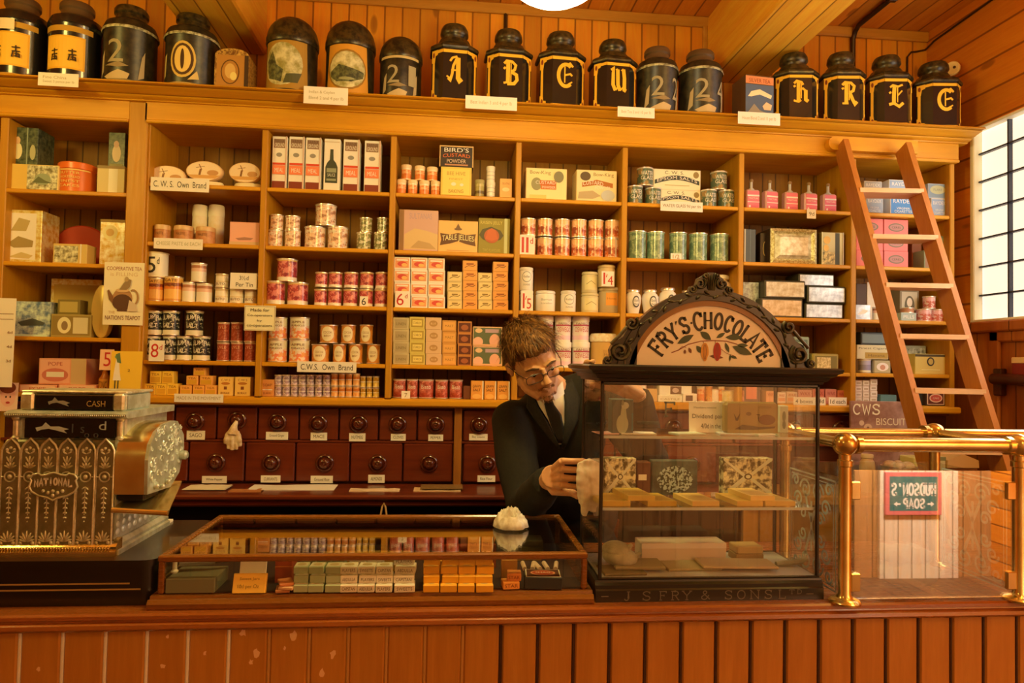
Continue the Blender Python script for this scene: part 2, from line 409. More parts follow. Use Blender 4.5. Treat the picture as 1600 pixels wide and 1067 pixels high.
# ------------------------------------------------------------------ the room
YB = 0.31                            # face of the back wall's boards
XR = 2.255                            # face of the right wall
ZC = Z_(1000, 22, YB)                # ceiling height
W_WALL = wood('pine_wall_boards', '#cc6a0c', '#e47f14', 'z', 0.078, 'x', 0.5, 0.6, 0.28, 0.005, True)
W_CEIL = wood('pine_ceiling_boards', '#c4660e', '#dc8018', 'y', 0.1, 'x', 0.5, 0.72, 0.3, 0.005, True)
W_SIDE = wood('pine_side_boards', '#c8660e', '#e07c16', 'y', 0.128, 'z', 0.5, 0.72, 0.25, 0.006, True)
W_BEAM = wood('pine_beam_boards', '#d07c14', '#ee9c22', 'y', 0.086, 'x', 0.45, 0.75, 0.2, 0.004, True, off=0.02)
W_TRIM = wood('pine_trim', '#cc7d18', '#e0922a', 'x', None, rough=0.5, lev=1.1)
W_OCH = wood('ochre_grained_paint', '#cc7f0a', '#e29612', 'x', None, rough=0.42, lev=0.92, scale=0.7)
W_OCHV = wood('ochre_grained_upright', '#c87c0c', '#de9214', 'z', None, rough=0.45, lev=1.1, scale=0.7)
W_BACK = wood('shelf_back_boards', '#ae680a', '#c47e12', 'z', 0.062, 'x', 0.55, 1.35, 0.15, 0.004)
W_MAH = wood('mahogany', '#64200a', '#7f300c', 'x', None, rough=0.32, lev=1.0, coat=0.25)
W_MAHD = wood('mahogany_dark', '#3c1508', '#50200c', 'x', None, rough=0.4, lev=0.7)
W_CTOP = wood('counter_top_varnish', '#8c4210', '#a85a1c', 'x', None, rough=0.25, lev=0.95, coat=0.4, scale=0.8)
W_CFR = wood('counter_boards', '#b06a1c', '#c67e28', 'z', None, rough=0.34, lev=0.8, coat=0.2)
W_FLOOR = wood('floor_boards', '#5a3414', '#74481c', 'y', 0.13, 'x', 0.6)
W_LAD = wood('ladder_pine', '#b8641a', '#cf7d26', 'z', None, rough=0.45, lev=1.05, knots=True)
W_TREAD = wood('ladder_tread', '#c48a4a', '#d6a264', 'x', None, rough=0.5)

struct(MB().box(-4, 4, -4.6, 0.6, -0.1, 0).build('floor', W_FLOOR, smooth=0))
struct(MB().box(-4, 4, -4.6, 0.6, ZC, ZC+0.1).build('ceiling', W_CEIL, smooth=0))
struct(MB().box(-4, XR+0.1, YB, YB+0.1, 0, ZC).build('wall_back', W_WALL, smooth=0))
struct(MB().box(-4, 4, -4.6, -4.5, 0, ZC).build('wall_front', wood('front_boards', '#a86c2c', '#c08040', 'z', 0.14, 'x', 0.55, 0.8, 0.15, 0.006), smooth=0))
struct(MB().box(-4.1, -4, -4.6, 0.6, 0, ZC).build('wall_left', W_SIDE, smooth=0))
# strip where the back wall meets the ceiling, and a corner strip beside the beam
t = MB(); zt = Z_(1000, 38, YB)
t.box(-4, XR, YB-0.022, YB, zt, ZC, 0, 0.006); struct(t.build('trim_1', W_TRIM))
BX0, BX1 = X_(1103, 90, YB), X_(1190, 90, YB); BZ = Z_(1103, 128, YB)
bw = BX1-BX0
t = MB(); t.box(BX0-0.02, BX0, YB-0.02, YB, BZ-0.02, ZC, 0, 0.004); struct(t.build('trim_2', W_TRIM))
for i, x0 in enumerate((BX0, X_(417, 60, YB)-bw)):
    b = MB(); b.box(x0, x0+bw, -4.5, YB, BZ, ZC, 0, 0.008); struct(b.build('ceiling_beam', W_BEAM))
# right wall: boards above, a window, wainscot below; the shop widens nearer the door
WY0 = PX(1519, 350, XR).y            # far jamb of the window
WZ1, WZ0 = PX(1540, 195, XR).z, PX(1540, 501, XR).z
RY = -1.35
r = MB(); r.box(XR, XR+0.12, RY, YB, WZ1, ZC); r.box(XR, XR+0.12, WY0, YB, WZ0, WZ1); struct(r.build('wall_right', W_SIDE, smooth=0))
r = MB(); r.box(XR, XR+0.12, RY, YB, 0, WZ0); o = r.build('wall_right_wainscot', wood('wainscot_pine', '#a04e10', '#bc6418', 'z', 0.2, 'y', 0.45, 0.8, 0.2, 0.004, True), smooth=0); struct(o)
r = MB(); r.box(XR, 4, RY-0.1, RY, 0, ZC); struct(r.build('wall_right_return', W_SIDE, smooth=0))
r = MB(); r.box(4, 4.1, -4.6, RY, 0, ZC); struct(r.build('wall_right_far', W_SIDE, smooth=0))
# board mouldings on the wainscot (a framed panel door)
def wallstrip(name, y0, y1, z0, z1, d=0.02, mat=None, bev=0.006):
    return MB().box(XR-d, XR, y0, y1, z0, z1, 0, bev).build(name, mat or MATS[('W', 'wainscot_pine')])
struct(wallstrip('trim_3', RY, WY0+0.02, WZ0-0.05, WZ0-0.005, 0.03))
yA = PX(1566, 540, XR).y; zA = PX(1570, 517, XR).z
struct(wallstrip('trim_4', yA, yA+0.05, 0.05, zA, 0.018)); struct(wallstrip('trim_5', RY, yA+0.05, zA-0.045, zA, 0.018))
zU = PX(1496, 190, XR).z
# window: frosted panes in a thin iron grid
win = empty('window_1', (XR, WY0, WZ0)); win['kind'] = 'structure'
fm = M('#e8c890', 0.5); dk = M('#2c2c34', 0.4)
MB().box(-0.012, 0.03, -0.022, 0.0, 0, WZ1-WZ0, 0, 0.004).build('window_frame', fm, win)
MB().box(-0.012, 0.03, RY-WY0, 0, -0.012, 0.006, 0, 0.003).build('window_sill', fm, win)
MB().box(-0.012, 0.03, RY-WY0, 0, WZ1-WZ0-0.012, WZ1-WZ0, 0, 0.003).build('window_head', fm, win)
pitch = WY0-PX(1571, 330, XR).y
MB().box(0.03, 0.036, RY-WY0, -0.02, 0, WZ1-WZ0).build('window_pane', emit('frosted_daylight', (1.0, 0.90, 0.68), 1.38), win, smooth=0)
grid = MB(); k = 1
while k*pitch < abs(RY-WY0): grid.box(0.012, 0.03, -k*pitch-0.004, -k*pitch+0.004, 0, WZ1-WZ0); k += 1
zs = [PX(1521.5, y, XR).z-WZ0 for y in (242.7, 285.9, 330, 374.3, 418.1, 462.5)]
for z in zs: grid.box(0.012, 0.03, RY-WY0, -0.02, z-0.0035, z+0.0035)
grid.build('window_grid', dk, win, smooth=0)
win3 = empty('window_3', (XR, -0.3, WZ0)); win3['kind'] = 'structure'  # out-of-view window, added to throw more daylight on the right-hand shelves
MB().box(-0.002, 0.036, RY+0.42, 0, 0.02, WZ1-WZ0-0.02).build('window_pane', emit('clear_daylight', (1.0, 0.93, 0.8), 6.5), win3, smooth=0)
MB().box(-0.012, 0.03, -0.02, 0.02, 0, WZ1-WZ0, 0, 0.004).build('window_frame', fm, win3)
# iron conduits on wall and ceiling
pipe = M('#3a2008', 0.4, 0.3)
x1 = X_(1333, 80, YB-0.015)
c = MB(); c.tube([(x1, YB-0.014, 2.4), (x1, YB-0.014, ZC-0.06), (x1, YB-0.03, ZC-0.03), (x1+0.0, YB-0.06, ZC-0.014), (x1, -3.5, ZC-0.014)], 0.011, 10)
o = c.build('conduit_pipe', pipe); tag(o, 'black iron conduit pipe running up the back wall beside the ceiling beam', 'pipe')
for q in (0, 0.35, 0.8): MB().box(x1-0.02, x1+0.02, YB-0.3-q-0.012, YB-0.3-q+0.012, ZC-0.03, ZC, 0, 0.004).build('bracket', pipe, o)
x2 = X_(790, 20, YB-0.01)
o = MB().tube([(x2, YB-0.01, 2.45), (x2, YB-0.01, ZC)], 0.008, 8).build('conduit_pipe', pipe); tag(o, 'thin dark conduit rising behind the second octagonal lettered canister', 'pipe')
xw = X_(1418, 110, YB-0.008); zw = Z_(1440, 82, YB)
c = MB(); c.tube([(xw, YB-0.006, 2.45), (xw, YB-0.006, zw-0.03), (xw+0.02, YB-0.006, zw-0.005), (xw+0.05, YB-0.006, zw), (XR-0.012, YB-0.008, zw+0.01), (XR-0.006, YB-0.06, zw+0.03), (XR-0.006, -1.3, zw+0.09)], 0.0045, 8)
tag(c.build('cable', pipe), 'thin dark cable looping from the back wall along the boarded side wall', 'cable')
# white disc with a pull at the corner
d = PX(1492, 109, XR-0.02)
o = MB().lathe([(0.0, 0.0), (0.03, 0.0), (0.032, 0.006), (0.032, 0.016), (0.027, 0.022), (0.0, 0.022)], 24, (0, 0, 0), 0, 'y').build('ceiling_rose', M('#e2b868', 0.4), None, (d.x-0.01, d.y, d.z), (0, 0, -0.9)); tag(o, 'round cream switch disc high in the corner above the last canister', 'switch')
MB().tube([(0.0, -0.012, -0.04), (-0.004, -0.012, -0.058)], 0.004, 6).build('pull_cord', M('#d8b070', 0.5), o)
MB().lathe([(0, 0), (0.006, 0), (0.006, 0.003), (0, 0.003)], 10, (0.012, -0.023, 0.0), 0, 'y').build('slot', M('#402810', 0.5), o)

# ------------------------------------------------------------------ lights
lp = P(868, -97, -1.18)
lamp = empty('globe_lamp', lp, 'glowing white glass globe lamp hanging above the counter', 'lamp')
MB().ell((0, 0, 0), (0.152, 0.152, 0.152), 32, 20).build('glass_globe', emit('lamp_glow', (1.0, 0.86, 0.62), 14.0), lamp, smooth=180)
MB().lathe([(0.06, 0.14), (0.065, 0.17), (0.03, 0.2), (0.01, 0.22), (0.008, ZC-lp.z)], 16).build('gallery', M('#b07820', 0.3, 0.9), lamp)
def point(name, loc, power, col, r=0.15):
    l = bpy.data.lights.new(name, 'POINT'); l.energy = power; l.color = col; l.shadow_soft_size = r
    o = bpy.data.objects.new(name, l); COL.objects.link(o); o.location = loc; return o
LC = (1.0, 0.73, 0.17)
point('lamp_over_counter', (lp.x, lp.y-0.02, lp.z-0.2), 40, LC, 0.12)
point('lamp_over_counter', (-1.75, lp.y, lp.z), 38, LC, 0.15)
point('lamp_over_counter', (1.75, -1.6, lp.z), 22, LC, 0.15)
point('lamp_in_shop', (-1.2, -3.2, 2.5), 13, LC)  # this and the next: unseen fill lights added behind the camera
point('lamp_in_shop', (1.2, -3.2, 2.5), 13, LC)
def area(name, loc, rot, sx, sy, power, col):
    l = bpy.data.lights.new(name, 'AREA'); l.shape = 'RECTANGLE'; l.size = sx; l.size_y = sy; l.energy = power; l.color = col
    o = bpy.data.objects.new(name, l); COL.objects.link(o); o.location = loc; o.rotation_euler = rot; return o
w = bpy.data.worlds.new('world'); SC.world = w; w.use_nodes = True
w.node_tree.nodes['Background'].inputs[0].default_value = (1, 0.75, 0.4, 1); w.node_tree.nodes['Background'].inputs[1].default_value = 0.1

# ------------------------------------------------------------------ shelving
SZ = [0, 2.1656, 1.9374, 1.7097, 1.4828, 1.3482]      # tops of the five shelf boards
TH = 0.016
DX = [X_(411.5, 300, 0), X_(613.3, 300, 0), X_(809.4, 310, 0), X_(976, 320, 0), X_(1158.6, 325, 0), X_(1334.4, 335, 0)]
XL, XE = X_(232, 300, 0), X_(1484.4, 336, 0)          # inner faces of the two ends of the main unit
PL0, PL1 = X_(199, 300, 0), X_(229, 300, 0)           # the pilaster
ZT = Z_(614, 213, 0)                                  # top of the bays
ZFR = Z_(400, 170, 0)                                 # top of the frieze
YBK = 0.285
def cornice(name, x0, x1, parent):
    zb = ZFR; zt = Z_(600, 147, -0.12)
    h = zt-zb
    pr = [(YBK, zb), (-0.0, zb), (-0.022, zb+0.02*h), (-0.024, zb+0.12*h), (-0.04, zb+0.2*h), (-0.048, zb+0.3*h), (-0.05, zb+0.36*h), (-0.038, zb+0.38*h), (-0.038, zb+0.42*h), (-0.062, zb+0.43*h), (-0.072, zb+0.52*h), (-0.09, zb+0.62*h), (-0.104, zb+0.7*h), (-0.106, zb+0.74*h), (-0.092, zb+0.755*h), (-0.092, zb+0.79*h), (-0.124, zb+0.82*h), (-0.124, zt-0.006), (-0.118, zt), (YBK, zt)]
    m = MB(); m.prism(pr, x0, x1, 0, 'yz'); return m.build(name, W_OCH, parent, smooth=28), zt
unit = empty('shelving_unit', (0, 0, 0), 'tall ochre painted open shelving with seven bays of goods filling the wall', 'shelves')
_, ZTOP = cornice('cornice', PL1-0.012, XE+0.063, unit)
MB().box(PL1-0.01, XE+0.03, -0.012, 0.02, ZT+0.012, ZFR+0.004, 0).build('frieze', W_OCH, unit, smooth=0)
MB().box(PL1-0.004, XE+0.03, -0.022, 0.022, ZT, ZT+0.014, 0, 0.004).build('bead_moulding', W_OCH, unit)
MB().box(PL1-0.01, XE+0.02, 0.02, YBK, ZT+0.004, ZT+0.014).build('top_board', W_OCH, unit, smooth=0)
MB().box(PL1, XE+0.02, YBK-0.008, YBK, SZ[5]-0.02, ZT+0.02).build('back_panel', W_BACK, unit, smooth=0)
edges = [XL]+DX+[XE]
for i, x in enumerate(DX): MB().box(x-0.0115, x+0.0115, 0, YBK-0.008, SZ[5], ZT+0.005, 0, 0.003).build('upright', W_OCHV, unit)
MB().box(XE, XE+0.022, 0, YBK, SZ[5]-0.02, ZT+0.005, 0, 0.003).build('upright', W_OCHV, unit)
MB().box(XL-0.02, XL, 0, YBK-0.008, SZ[5], ZT+0.005, 0, 0.003).build('upright', W_OCHV, unit)
for r in range(1, 6):
    for i in range(7):
        a, b = edges[i]+(0.0115 if i else 0), edges[i+1]-(0.0115 if i < 6 else 0)
        MB().box(a, b, 0.002, YBK-0.008, SZ[r]-TH, SZ[r], 0, 0.003).build('shelf_board', W_OCH, unit)
MB().box(PL1-0.02, XE+0.03, -0.03, 0.0, SZ[5]-0.03, SZ[5]-0.002, 0, 0.006).build('lower_moulding', W_OCH, unit)
unit2 = empty('shelving_unit', (PL0, 0, 0), 'ochre painted end shelving bay beyond the pilaster with scenic tins', 'shelves')
lx = -2.6
def loc2(mb): return [(x-PL0, y, z) for x, y, z in mb.v]
def b2(name, x0, x1, y0, y1, z0, z1, mat, bev=0.003): MB().box(x0-PL0, x1-PL0, y0, y1, z0, z1, 0, bev).build(name, mat, unit2)
S1 = [0, Z_(100, 297, 0), Z_(100, 410.5, 0), Z_(100, 526.5, 0), Z_(100, 614, 0)]
b2('pilaster', PL0, PL1, -0.012, 0.03, 0.2, ZFR, W_OCHV, 0.004); b2('upright', PL0+0.004, PL0+0.02, 0.03, YBK, SZ[5]-0.1, ZT, W_OCHV)
for r in range(1, 5): b2('shelf_board', lx, PL0, 0.002, YBK-0.008, S1[r]-TH, S1[r], W_OCH)
b2('back_panel', lx, PL1, YBK-0.008, YBK, 0.9, ZT+0.02, W_BACK, 0); b2('frieze', lx, PL0, -0.008, 0.02, ZT+0.012, ZFR+0.004, W_OCH, 0); b2('bead_moulding', lx, PL0, -0.018, 0.022, ZT, ZT+0.014, W_OCH, 0.004); b2('top_board', lx, PL1, 0.02, YBK, ZT+0.004, ZT+0.014, W_OCH, 0)
m = MB(); c2, _z = cornice('cornice', lx-PL0, PL1-PL0-0.012, unit2)
xq = X_(5, 400, 0.0); b2('upright', xq-0.03, xq, 0, YBK, 0.9, ZT, W_OCHV)

# ------------------------------------------------------------------ drawers, ledge, cupboards beneath
ZL = Z_(540, 766, -0.13)             # top of the ledge
ZL = Z_(540, 774, -0.2)
DT = SZ[5]-0.03
DYF = 0.03
bank = empty('drawer_cabinet', (0, 0, 0), 'red mahogany bank of small spice drawers below the shelves', 'drawers')
ze = Z_(560, 690, DYF)
MB().box(lx, XE+0.02, DYF+0.02, YBK, ZL, DT).build('carcass', W_MAHD, bank, smooth=0)
MB().box(lx, XE+0.02, DYF-0.004, DYF+0.03, DT-0.012, DT, 0, 0.003).build('top_rail', W_MAH, bank)
MB().box(lx, XE+0.02, DYF-0.002, DYF+0.03, ze-0.005, ze+0.005, 0, 0.002).build('middle_rail', W_MAH, bank)
card = M('#e2c694', 0.7); ink = M('#5a4428', 0.7)
MB().box(X_(709, 690, DYF), X_(721, 690, DYF), DYF-0.02, DYF+0.03, ZL, DT, 0, 0.003).build('stile', wood('stile_wood', '#8a4c10', '#a05c14', 'z'), bank)
KS = 1.16
KNOB = [(a*KS, b*KS) for a, b in [(0.030, 0.0), (0.031, 0.004), (0.029, 0.009), (0.024, 0.011), (0.021, 0.007), (0.018, 0.012), (0.0165, 0.02), (0.013, 0.025), (0.008, 0.026), (0.006, 0.023), (0.003, 0.0235), (0.0, 0.025)]]
knobm = M('#4a1a08', 0.16, 0.0, 0.7, 0.8)
kme = None
def drawer(x0, x1, z0, z1, kx, kz, crd=None, txt=''):
    global kme
    d = MB().box(x0-(x0+x1)/2, x1-(x0+x1)/2, 0, 0.2, 0, z1-z0, 0, 0.004).build('drawer', W_MAH, bank, ((x0+x1)/2, DYF-0.006, z0))
    if kme is None: k = MB().lathe(KNOB, 28, (0, 0, 0), 0, 'y').build('knob', knobm, d, smooth=60); kme = k.data
    else: k = link('knob', kme, d)
    k.location = (kx-(x0+x1)/2, 0, kz-z0)
    if crd:
        a, b = P(crd[0], crd[3], DYF-0.01), P(crd[2], crd[1], DYF-0.01)
        w_, h_ = b.x-a.x, b.z-a.z
        c = MB().box(-w_/2, w_/2, -0.0015, 0, 0, h_).build('name_card', card, d, ((a.x+b.x)/2-(x0+x1)/2, 0, a.z-z0), smooth=0)
        if txt: q = printed([('t', 0.16, 0.3, 0.84, 0.72, txt, ink)], w_, h_, -0.0016, 'lettering', d); q.location = c.location
r1 = [208, 273.4, 339, 402.8, 467.5, 530, 592, 652, 709]
k1 = [(244, 657), (306, 658), (372, 656), (434.5, 659), (498, 661), (561, 661.5), (621.5, 662.5), (681, 663)]
c1 = [None, (291, 673, 320, 687), None, (415, 675, 450, 687), (485, 676, 511, 688), (545, 677, 571, 689.5), (610.5, 678, 634, 688.5), (669, 679, 692.5, 689)]
t1 = ['', 'SAGO', '', 'Ground Ginger', 'MACE', 'NUTMEG', 'CLOVES', 'PEPPER']
for i in range(8): drawer(X_(r1[i]+1.2, 660, DYF), X_(r1[i+1]-1.2, 660, DYF), ze+0.006, DT-0.013, X_(*k1[i], DYF), Z_(*k1[i], DYF), c1[i], t1[i])
r2 = [222, 295, 383, 462, 547, 629.5, 708]
k2 = [(255, 721), (339, 722), (425, 722.5), (508, 722.8), (590.5, 723.5), (670.5, 723.5)]
c2_ = [(253, 743, 269, 755), (315, 744, 354, 755), (407, 743, 438, 754), (485, 743.5, 520, 755), (575, 742, 601, 754.5), None]
t2 = ['', 'White Pepper', 'CURRANTS', 'Ground Rice', 'ALMONDS', '']
for i in range(6): drawer(X_(r2[i]+1.2, 720, DYF), X_(r2[i+1]-1.2, 720, DYF), ZL+0.01, ze-0.006, X_(*k2[i], DYF), Z_(*k2[i], DYF), c2_[i], t2[i])
# the next cabinet's drawers, partly behind the shop assistant and the glass case
zz1 = Z_(747, 664, DYF); zz2 = Z_(760, 724, DYF)
r3 = [722.5, 774, 830, 893, 957, 1020, 1083, 1146, 1209, 1272, 1334]
for i in range(10): drawer(X_(r3[i]+1.5, 660, DYF), X_(r3[i+1]-1.5, 660, DYF), ze+0.006, DT-0.013, X_((r3[i]+r3[i+1])/2+(0 if i < 9 else 8), 664, DYF), zz1, (733, 678, 762, 688) if i == 0 else None, 'Bay Leaves')
r4 = [722.5, 800, 880, 960, 1040, 1120]
for i in range(5): drawer(X_(r4[i]+1.5, 720, DYF), X_(r4[i+1]-1.5, 720, DYF), ZL+0.01, ze-0.006, X_((r4[i]+r4[i+1])/2, 724, DYF), zz2, (746, 743, 774, 753) if i == 0 else None, 'Rice Flour')
# ledge
led = empty('back_ledge', (0, 0, 0), 'long polished mahogany ledge below the spice drawers', 'ledge')
MB().box(lx, X_(1150, 775, -0.1), -0.2, 0.05, ZL-0.02, ZL, 0, 0.006).build('ledge_top', W_MAH, led)
MB().box(lx, X_(1150, 775, -0.1), -0.185, 0.03, ZL-0.045, ZL-0.02, 0, 0.008).build('ledge_moulding', W_MAH, led)
MB().box(X_(1150, 775, -0.1), XE+0.02, -0.2, 0.05, ZL-0.04, ZL, 0, 0.006).build('end_ledge', wood('end_ledge_wood', '#a0641c', '#b87828', 'x'), led)
MB().box(lx, X_(1150, 775, -0.1), 0.02, 0.04, 0.05, ZL-0.04).build('lower_panel', M('#120a04', 0.7), led, smooth=0)
pan = wood('cupboard_boards', '#a4641a', '#bd7a28', 'z', 0.11, 'x', 0.5, 0.8, 0.2, 0.005)
MB().box(X_(1150, 775, -0.1), XE+0.02, -0.17, -0.15, 0.05, ZL-0.04).build('cupboard_front', pan, led, smooth=0)
for px in (385, 960): MB().lathe([(0.008, 0), (0.014, 0.03), (0.02, 0.09), (0.0, 0.1)], 12, (0, 0, 0)).build('post', W_MAH, led, (X_(px, 800, -0.15), -0.15, ZL-0.19), smooth=40)
rp = P(600, 787, -0.185)
o = MB().tube([(rp.x-0.012, -0.19, rp.z-0.05), (rp.x-0.006, -0.19, rp.z-0.01), (rp.x, -0.19, rp.z+0.003), (rp.x+0.006, -0.19, rp.z-0.01), (rp.x+0.012, -0.19, rp.z-0.05)], 0.0035, 8).build('string_loop', M('#c89048', 0.8)); tag(o, 'loop of tan string hanging under the long ledge', 'string')

# ------------------------------------------------------------------ counter
ZCT = 0.98
CYF = PZ(800, 951, ZCT).y            # front edge of the top
CYB = CYF+0.52
ctr = empty('shop_counter', (0, CYF, 0), 'long varnished shop counter with a boarded front', 'counter')
ze0 = P(800, 978, CYF).z
m = MB(); h = ZCT-ze0
m.prism([(0.52, ZCT), (0.004, ZCT), (0.0, ZCT-0.004), (-0.001, ZCT-0.3*h), (0.004, ZCT-0.36*h), (0.003, ZCT-0.44*h), (-0.006, ZCT-0.55*h), (-0.008, ZCT-0.75*h), (-0.002, ZCT-0.92*h), (0.008, ZCT-h), (0.52, ZCT-h)], -3, 3, 0, 'yz')
m.build('counter_top', W_CTOP, ctr, smooth=30)
fr = MB(); by = 0.02
beads = [-38, 29, 96, 163, 228, 292, 356, 419, 482, 543, 603, 663, 722, 782, 840, 896, 952, 1008, 1064, 1119, 1173, 1227, 1280, 1333, 1385, 1436, 1487, 1538, 1590, 1641]
bx = [X_(q, 1020, CYF+by) for q in beads]
for a, b in zip(bx, bx[1:]): fr.box(a+0.003, b-0.003, by, by+0.02, 0.02, ze0+0.005, 0, 0.004)
fr.box(bx[0], bx[-1], by+0.012, by+0.03, 0.02, ze0+0.005)
fr.build('front_plank', W_CFR, ctr, smooth=0)
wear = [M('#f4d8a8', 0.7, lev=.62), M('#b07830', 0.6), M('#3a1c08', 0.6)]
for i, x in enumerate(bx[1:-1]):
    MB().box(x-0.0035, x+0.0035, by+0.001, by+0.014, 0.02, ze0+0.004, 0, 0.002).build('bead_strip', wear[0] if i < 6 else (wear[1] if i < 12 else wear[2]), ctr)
random.seed(3)
for sx, sy, s in ((380, 988, .010), (459, 992, .011), (400, 1019, .010), (520, 1022, .009), (255, 1041, .008), (503, 1052, .009), (392, 1034, .007), (320, 1021, .006), (60, 1045, .006), (262, 995, .005), (445, 1013, .004)):
    q = P(sx, sy, CYF+by-0.0008); n = 9
    sc = MB(); sc.flat([(q.x+s*(0.5+random.random())*cos(2*PI*i/n)*0.6, q.z+s*(0.4+0.9*random.random())*sin(2*PI*i/n)) for i in range(n)], [tuple(range(n))], by-0.0008); sc.build('paint_chip', M('#dda860', 0.8), ctr, smooth=0)
MB().box(-3, 3, 0.04, 0.06, 0.02, ze0).build('inner_panel', W_MAHD, ctr, smooth=0)
MB().box(-3, 3, 0.06, 0.5, 0.5, 0.52).build('inner_shelf', W_MAHD, ctr, smooth=0)
for x in (-2.9, -0.35, 1.0, 2.6): MB().box(x, x+0.03, 0.06, 0.5, 0, ze0).build('support', W_MAHD, ctr, smooth=0)

# ------------------------------------------------------------------ ladder
lad = empty('ladder', (0, 0, 0), 'slim pine library ladder leaning on the shelf rail', 'ladder')
def railpt(px, py, D): return P(px, py, -2.72+D)
tl, bl = railpt(1322, 217, 2.63), railpt(1446, 672, 2.27)
tr, br = railpt(1420, 222, 2.6), railpt(1558, 668, 2.25)
foot = []
for nm, a, b in (('side_rail', tl, bl), ('side_rail', tr, br)):
    t = (a.z-0.0)/(a.z-b.z); f_ = a+(b-a)*t; foot.append(f_)
    up = (a-f_).normalized(); sidev = (tr-tl).normalized(); dep = up.cross(sidev).normalized()
    if dep.y < 0: dep = -dep
    m = MB(); hw, dp = 0.011, 0.085
    v = []
    for q in (f_, a):
        for s1, s2 in ((-1, 0), (1, 0), (1, 1), (-1, 1)): v.append(q+sidev*(hw*s1)+dep*(dp*s2))
    m.add(v, [(0, 1, 5, 4), (1, 2, 6, 5), (2, 3, 7, 6), (3, 0, 4, 7), (3, 2, 1, 0), (4, 5, 6, 7)]); m.build(nm, W_LAD, lad, smooth=0)
def onrail(a, f_, py):
    lo, hi = 0.0, 1.0
    for _ in range(40):
        t = (lo+hi)/2; q = a+(f_-a)*t; d = q-CAM
        yy = 533.5-F*(d.dot(U_)/d.dot(F_))
        if yy < py: lo = t
        else: hi = t
    return a+(f_-a)*t
for py in (297.5, 370, 446, 526, 611.5, 706):
    a, b = onrail(tl, foot[0], py), onrail(tr, foot[1], py); z = (a.z+b.z)/2
    sd = (b-a).normalized(); dd = Vector((-sd.y, sd.x, 0)).normalized()
    v = []
    for zz in (z-0.009, z+0.009):
        for q, k in ((a, -0.002), (b, -0.002), (b, 0.1), (a, 0.1)): v.append((q.x+dd.x*k, q.y+dd.y*k, zz))
    MB().add(v, [(0, 1, 5, 4), (1, 2, 6, 5), (2, 3, 7, 6), (3, 0, 4, 7), (3, 2, 1, 0), (4, 5, 6, 7)]).build('tread', W_TREAD, lad, smooth=0)
m = MB(); ha, hb = P(1292, 226, -0.02), P(1428, 236, -0.02)
v = [(ha.x+0.02, ha.z-0.028), (hb.x, ha.z-0.028), (hb.x, ha.z+0.028), (ha.x+0.02, ha.z+0.028)]+[(ha.x+0.02-0.026*sin(PI*i/8), ha.z+0.028*cos(PI*i/8)) for i in range(1, 8)]
m.prism(v, -0.045, -0.013); m.build('hook_bar', W_OCH, lad, smooth=30)
# latch on the panel and a small red box on it
q = PX(1560, 595, XR-0.03)
lt = MB(); lt.box(-0.03, 0.0, -0.02, 0.02, -0.06, 0.05, 0, 0.004)
o = lt.build('coat_bracket', W_MAHD, None, (XR, q.y+0.01, q.z)); tag(o, 'dark wooden bracket with a round bar on the wainscot', 'bracket')
MB().tube([(-0.035, 0.01, 0.008), (-0.035, -0.5, 0.004)], 0.022, 14).build('bar', W_MAHD, o, smooth=60)
q = PX(1584, 580, XR-0.03)
o = MB().box(-0.03, 0, -0.16, 0.01, -0.045, 0.04, 0, 0.004).build('wall_box', M('#7a1c10', 0.5), None, (XR-0.002, q.y, q.z)); tag(o, 'dark red box with pale top fixed on the wainscot above the bracket', 'box')
MB().box(-0.031, 0, -0.161, 0.011, 0.03, 0.055, 0, 0.003).build('lid', M('#d8a860', 0.6), o)
# ------------------------------------------------------------------ goods on the shelves
ORD = ['first', 'second', 'third', 'fourth', 'fifth', 'sixth', 'seventh', 'eighth', 'ninth', 'tenth']
SHN = ['', 'top', 'second', 'third', 'fourth', 'bottom']
BAYN = {1: 'end bay', 2: 'second bay', 3: 'third bay', 4: 'fourth bay', 5: 'fifth bay', 6: 'sixth bay', 7: 'seventh bay', 8: 'eighth bay'}
def LOC(b, r): return f'{SHN[r]} shelf of {BAYN[b]}'
def ZS(b, r): return (S1[r] if b == 1 else SZ[r])+0.0003
LABELS = {}
def lab(o, desc, place, b, r, cat, group=None):
    s = ', '.join(x for x in (desc, place, LOC(b, r) if b else '') if x)
    n = len(s.replace(',', ' ').split())
    if n > 16: print('LONG', n, s)
    if s in LABELS: print('DUP', s)
    LABELS[s] = 1
    return tag(o, s, cat, group)
def seen_top(x, yt, yn, yf): # height of a top edge seen at pixel y: near edge shows above eye level, far edge below it
    z = Z_(x, yt, yn)
    return z if z > 1.5 else Z_(x, yt, yf)
CANC = {}; LIDC = {}
TINM = M('#d8b888', 0.28, 0.75); TIND = M('#a08050', 0.35, 0.7)
